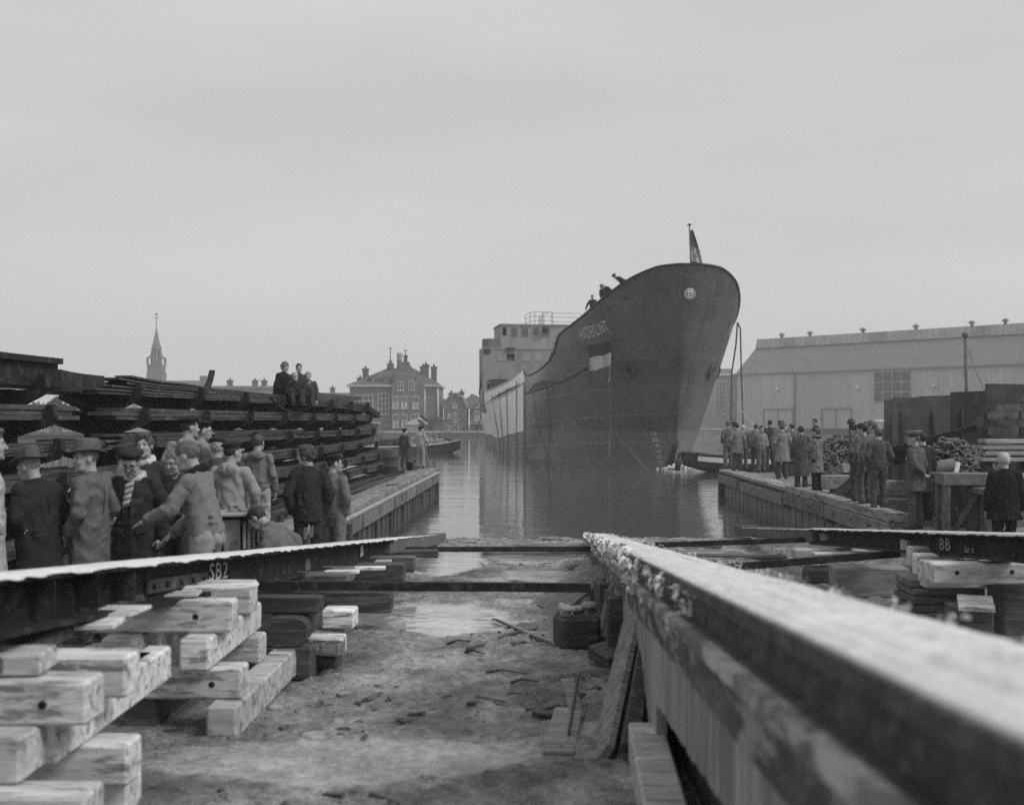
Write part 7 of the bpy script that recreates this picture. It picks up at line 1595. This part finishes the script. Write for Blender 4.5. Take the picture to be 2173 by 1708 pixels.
shipman('dark capped man bending over the bow rail, rightmost of the four', 1326, -1.0, 60, 110, head=(0, -5, 0), top='jacket', ct=.05, hat='beret', hatc=.03, hair='bald', hairc=.04, L='front', Rr='front')
# watchers on the right quay
RG = 'watchers on the right quay'
P('man with dark collar at the far corner of the right quay', 1545, 894, 44.2, 0, yaw=15, head=(15, 0, 0), top='jacket', hem=.8, ct=.13, cl=.13, hair='short', hairc=.10, det=1, L='pocket', Rr='down', group=RG)
P('man in belted short light coat at the corner of the right quay', 1564, 898, 40.7, .07, yaw=5, head=(5, 0, 0), top='jacket', hem=.66, ct=.19, cl=.08, hair='short', hairc=.05, det=1, belt=True, bulk=1.06, L='pocket', Rr='pocket', group=RG)
P('man in a white cap hidden behind the belted light coat', 1577, 903, 43.0, 0, yaw=0, top='jacket', ct=.08, cl=.08, hat='knit', hatc=.5, hair=None, det=1, group=RG)
P('dark figure right behind the man at the corner of the right quay', 1558, 896, 44.6, 0, yaw=10, top='jacket', ct=.06, cl=.06, hat='cap', hatc=.05, hair='short', det=1, group=RG)
P('worker in light jacket and baggy trousers facing us on the right quay', 1615, 903, 40.3, .02, yaw=-168, head=(10, 0, 0), top='jacket', hem=.96, ct=.19, cl=.10, hair='short', hairc=.04, det=1, wide=1.15, belt=True, L='pocket', Rr='behind', group=RG)
P('man half hidden behind the worker who faces us', 1604, 900, 43.4, .0, yaw=-30, top='jacket', ct=.16, cl=.05, hair='short', hairc=.06, det=1, L='down', Rr='down', group=RG)
P('tall man in dark jacket seen from behind, short back hair', 1634, 891, 43.4, .0, yaw=5, top='jacket', hem=.82, ct=.055, cl=.045, hair='short', hairc=.06, det=1, bulk=1.04, L='down', Rr='down', group=RG)
P('man in a dark cap behind the man in light coat and hat', 1657, 893, 38.6, .0, yaw=-20, top='jacket', ct=.18, cl=.06, hat='cap', hatc=.05, hair='short', det=1, group=RG)
P('man in light knee coat and hat seen from behind', 1660, 898, 36.4, .0, crown=.02, yaw=0, top='coat', hem=.56, ct=.20, cl=.06, hat='fedora', hatc=.13, hair='bald', det=1, bulk=1.08, L='pocket', Rr='pocket', group=RG)
P('balding man right of the light knee coat, partly hidden', 1681, 899, 38.3, .0, yaw=40, top='coat', hem=.5, ct=.11, cl=.06, hair='bald', hairc=.06, det=1, L='pocket', Rr='pocket', group=RG)
P('man in a long dark grey overcoat at the quay edge', 1700, 904, 29.9, .08, yaw=5, head=(12, 0, 0), top='coat', hem=.36, ct=.075, cl=.06, hair='short', hairc=.04, det=2, bulk=1.06, L='behind' if False else 'down', Rr='down', group=RG)
P('man in grey knee coat with dark scarf looking left', 1733, 908, 28.6, .04, yaw=40, head=(35, 0, 0), top='coat', hem=.56, ct=.16, cl=.035, hair='full', hairc=.08, det=2, scarf=(.02, False), L='cross', Rr='cross', group=RG)
P('dark clad man alone in the distance on the work boat', 1730, 888, 47.0, .10, yaw=60, head=(10, 0, 0), top='jacket', ct=.02, cl=.03, hair='short', hairc=.08, det=1, L='down', Rr='down')
WG = 'four workers standing on the right quay kerb'
P('dark haired worker in overalls, leftmost of the four, looking down left', 1819, 902, 24.6, .08, yaw=30, head=(32, 6, 0), top='overall', hem=.85, ct=.09, cl=.075, hair='full', hairc=.03, det=2, L='trouser', Rr='trouser', group=WG)
P('worker with black hair and white collar, second of the four', 1833, 899, 23.9, .08, yaw=25, head=(38, 4, 0), top='overall', hem=.85, ct=.10, cl=.08, hair='full', hairc=.025, det=2, L='trouser', Rr='down', legs='rest', group=WG)
P('grey haired worker in glasses behind the other three', 1852, 893, 25.2, .0, yaw=30, head=(35, 0, 0), top='overall', hem=.85, ct=.13, cl=.09, hair='full', hairc=.20, det=2, glasses=True, L='down', Rr='down', group=WG)
P('worker in overalls seen from behind, nearest of the four', 1864, 909, 22.9, .08, yaw=2, head=(20, 0, 0), top='overall', hem=.85, ct=.085, cl=.085, hair='short', hairc=.09, det=2, bulk=1.06, L='trouser', Rr='trouser', group=WG)
def epaul(root, T, HP_, onhead, arms, sc, RT):
    for sg in (-1, 1): MB().bar(T((sg*.10, -.01, 1.455))*sc, T((sg*.20, -.01, 1.435))*sc, .05, .012, (0, 0, 1)).build('epaulette', cloth(.25), root)
    MB().bar(T((-.262, .01, 1.28))*sc, T((-.262, .03, 1.28))*sc, .03, .05, (0, 0, 1)).build('sleeve_badge', cloth(.25), root)
P('uniformed officer in peaked cap and belted tunic seen from the side', 1942, 913, 20.8, -.12, crown=.035, yaw=40, head=(28, 0, 0), top='jacket', hem=.70, ct=.09, cl=.10, hat='officer', hatc=.22, hair='bald', hairc=.2, det=2, belt=True, bulk=1.04, L='behind', Rr='down', extra=epaul)
P('dark figure standing close behind the officer', 1958, 918, 21.8, -.1, yaw=20, top='coat', hem=.6, ct=.03, cl=.03, hair='short', hairc=.03, det=1, L='down', Rr='down')
P('white haired man in a dark jacket walking away at right', 2132, 967, 16.8, -.30, h=1.68, yaw=-8, head=(0, 8, 0), top='jacket', hem=.74, ct=.018, cl=.018, hair='full', hairc=.6, det=2, bulk=1.16, legs='step', L='down', Rr='down')
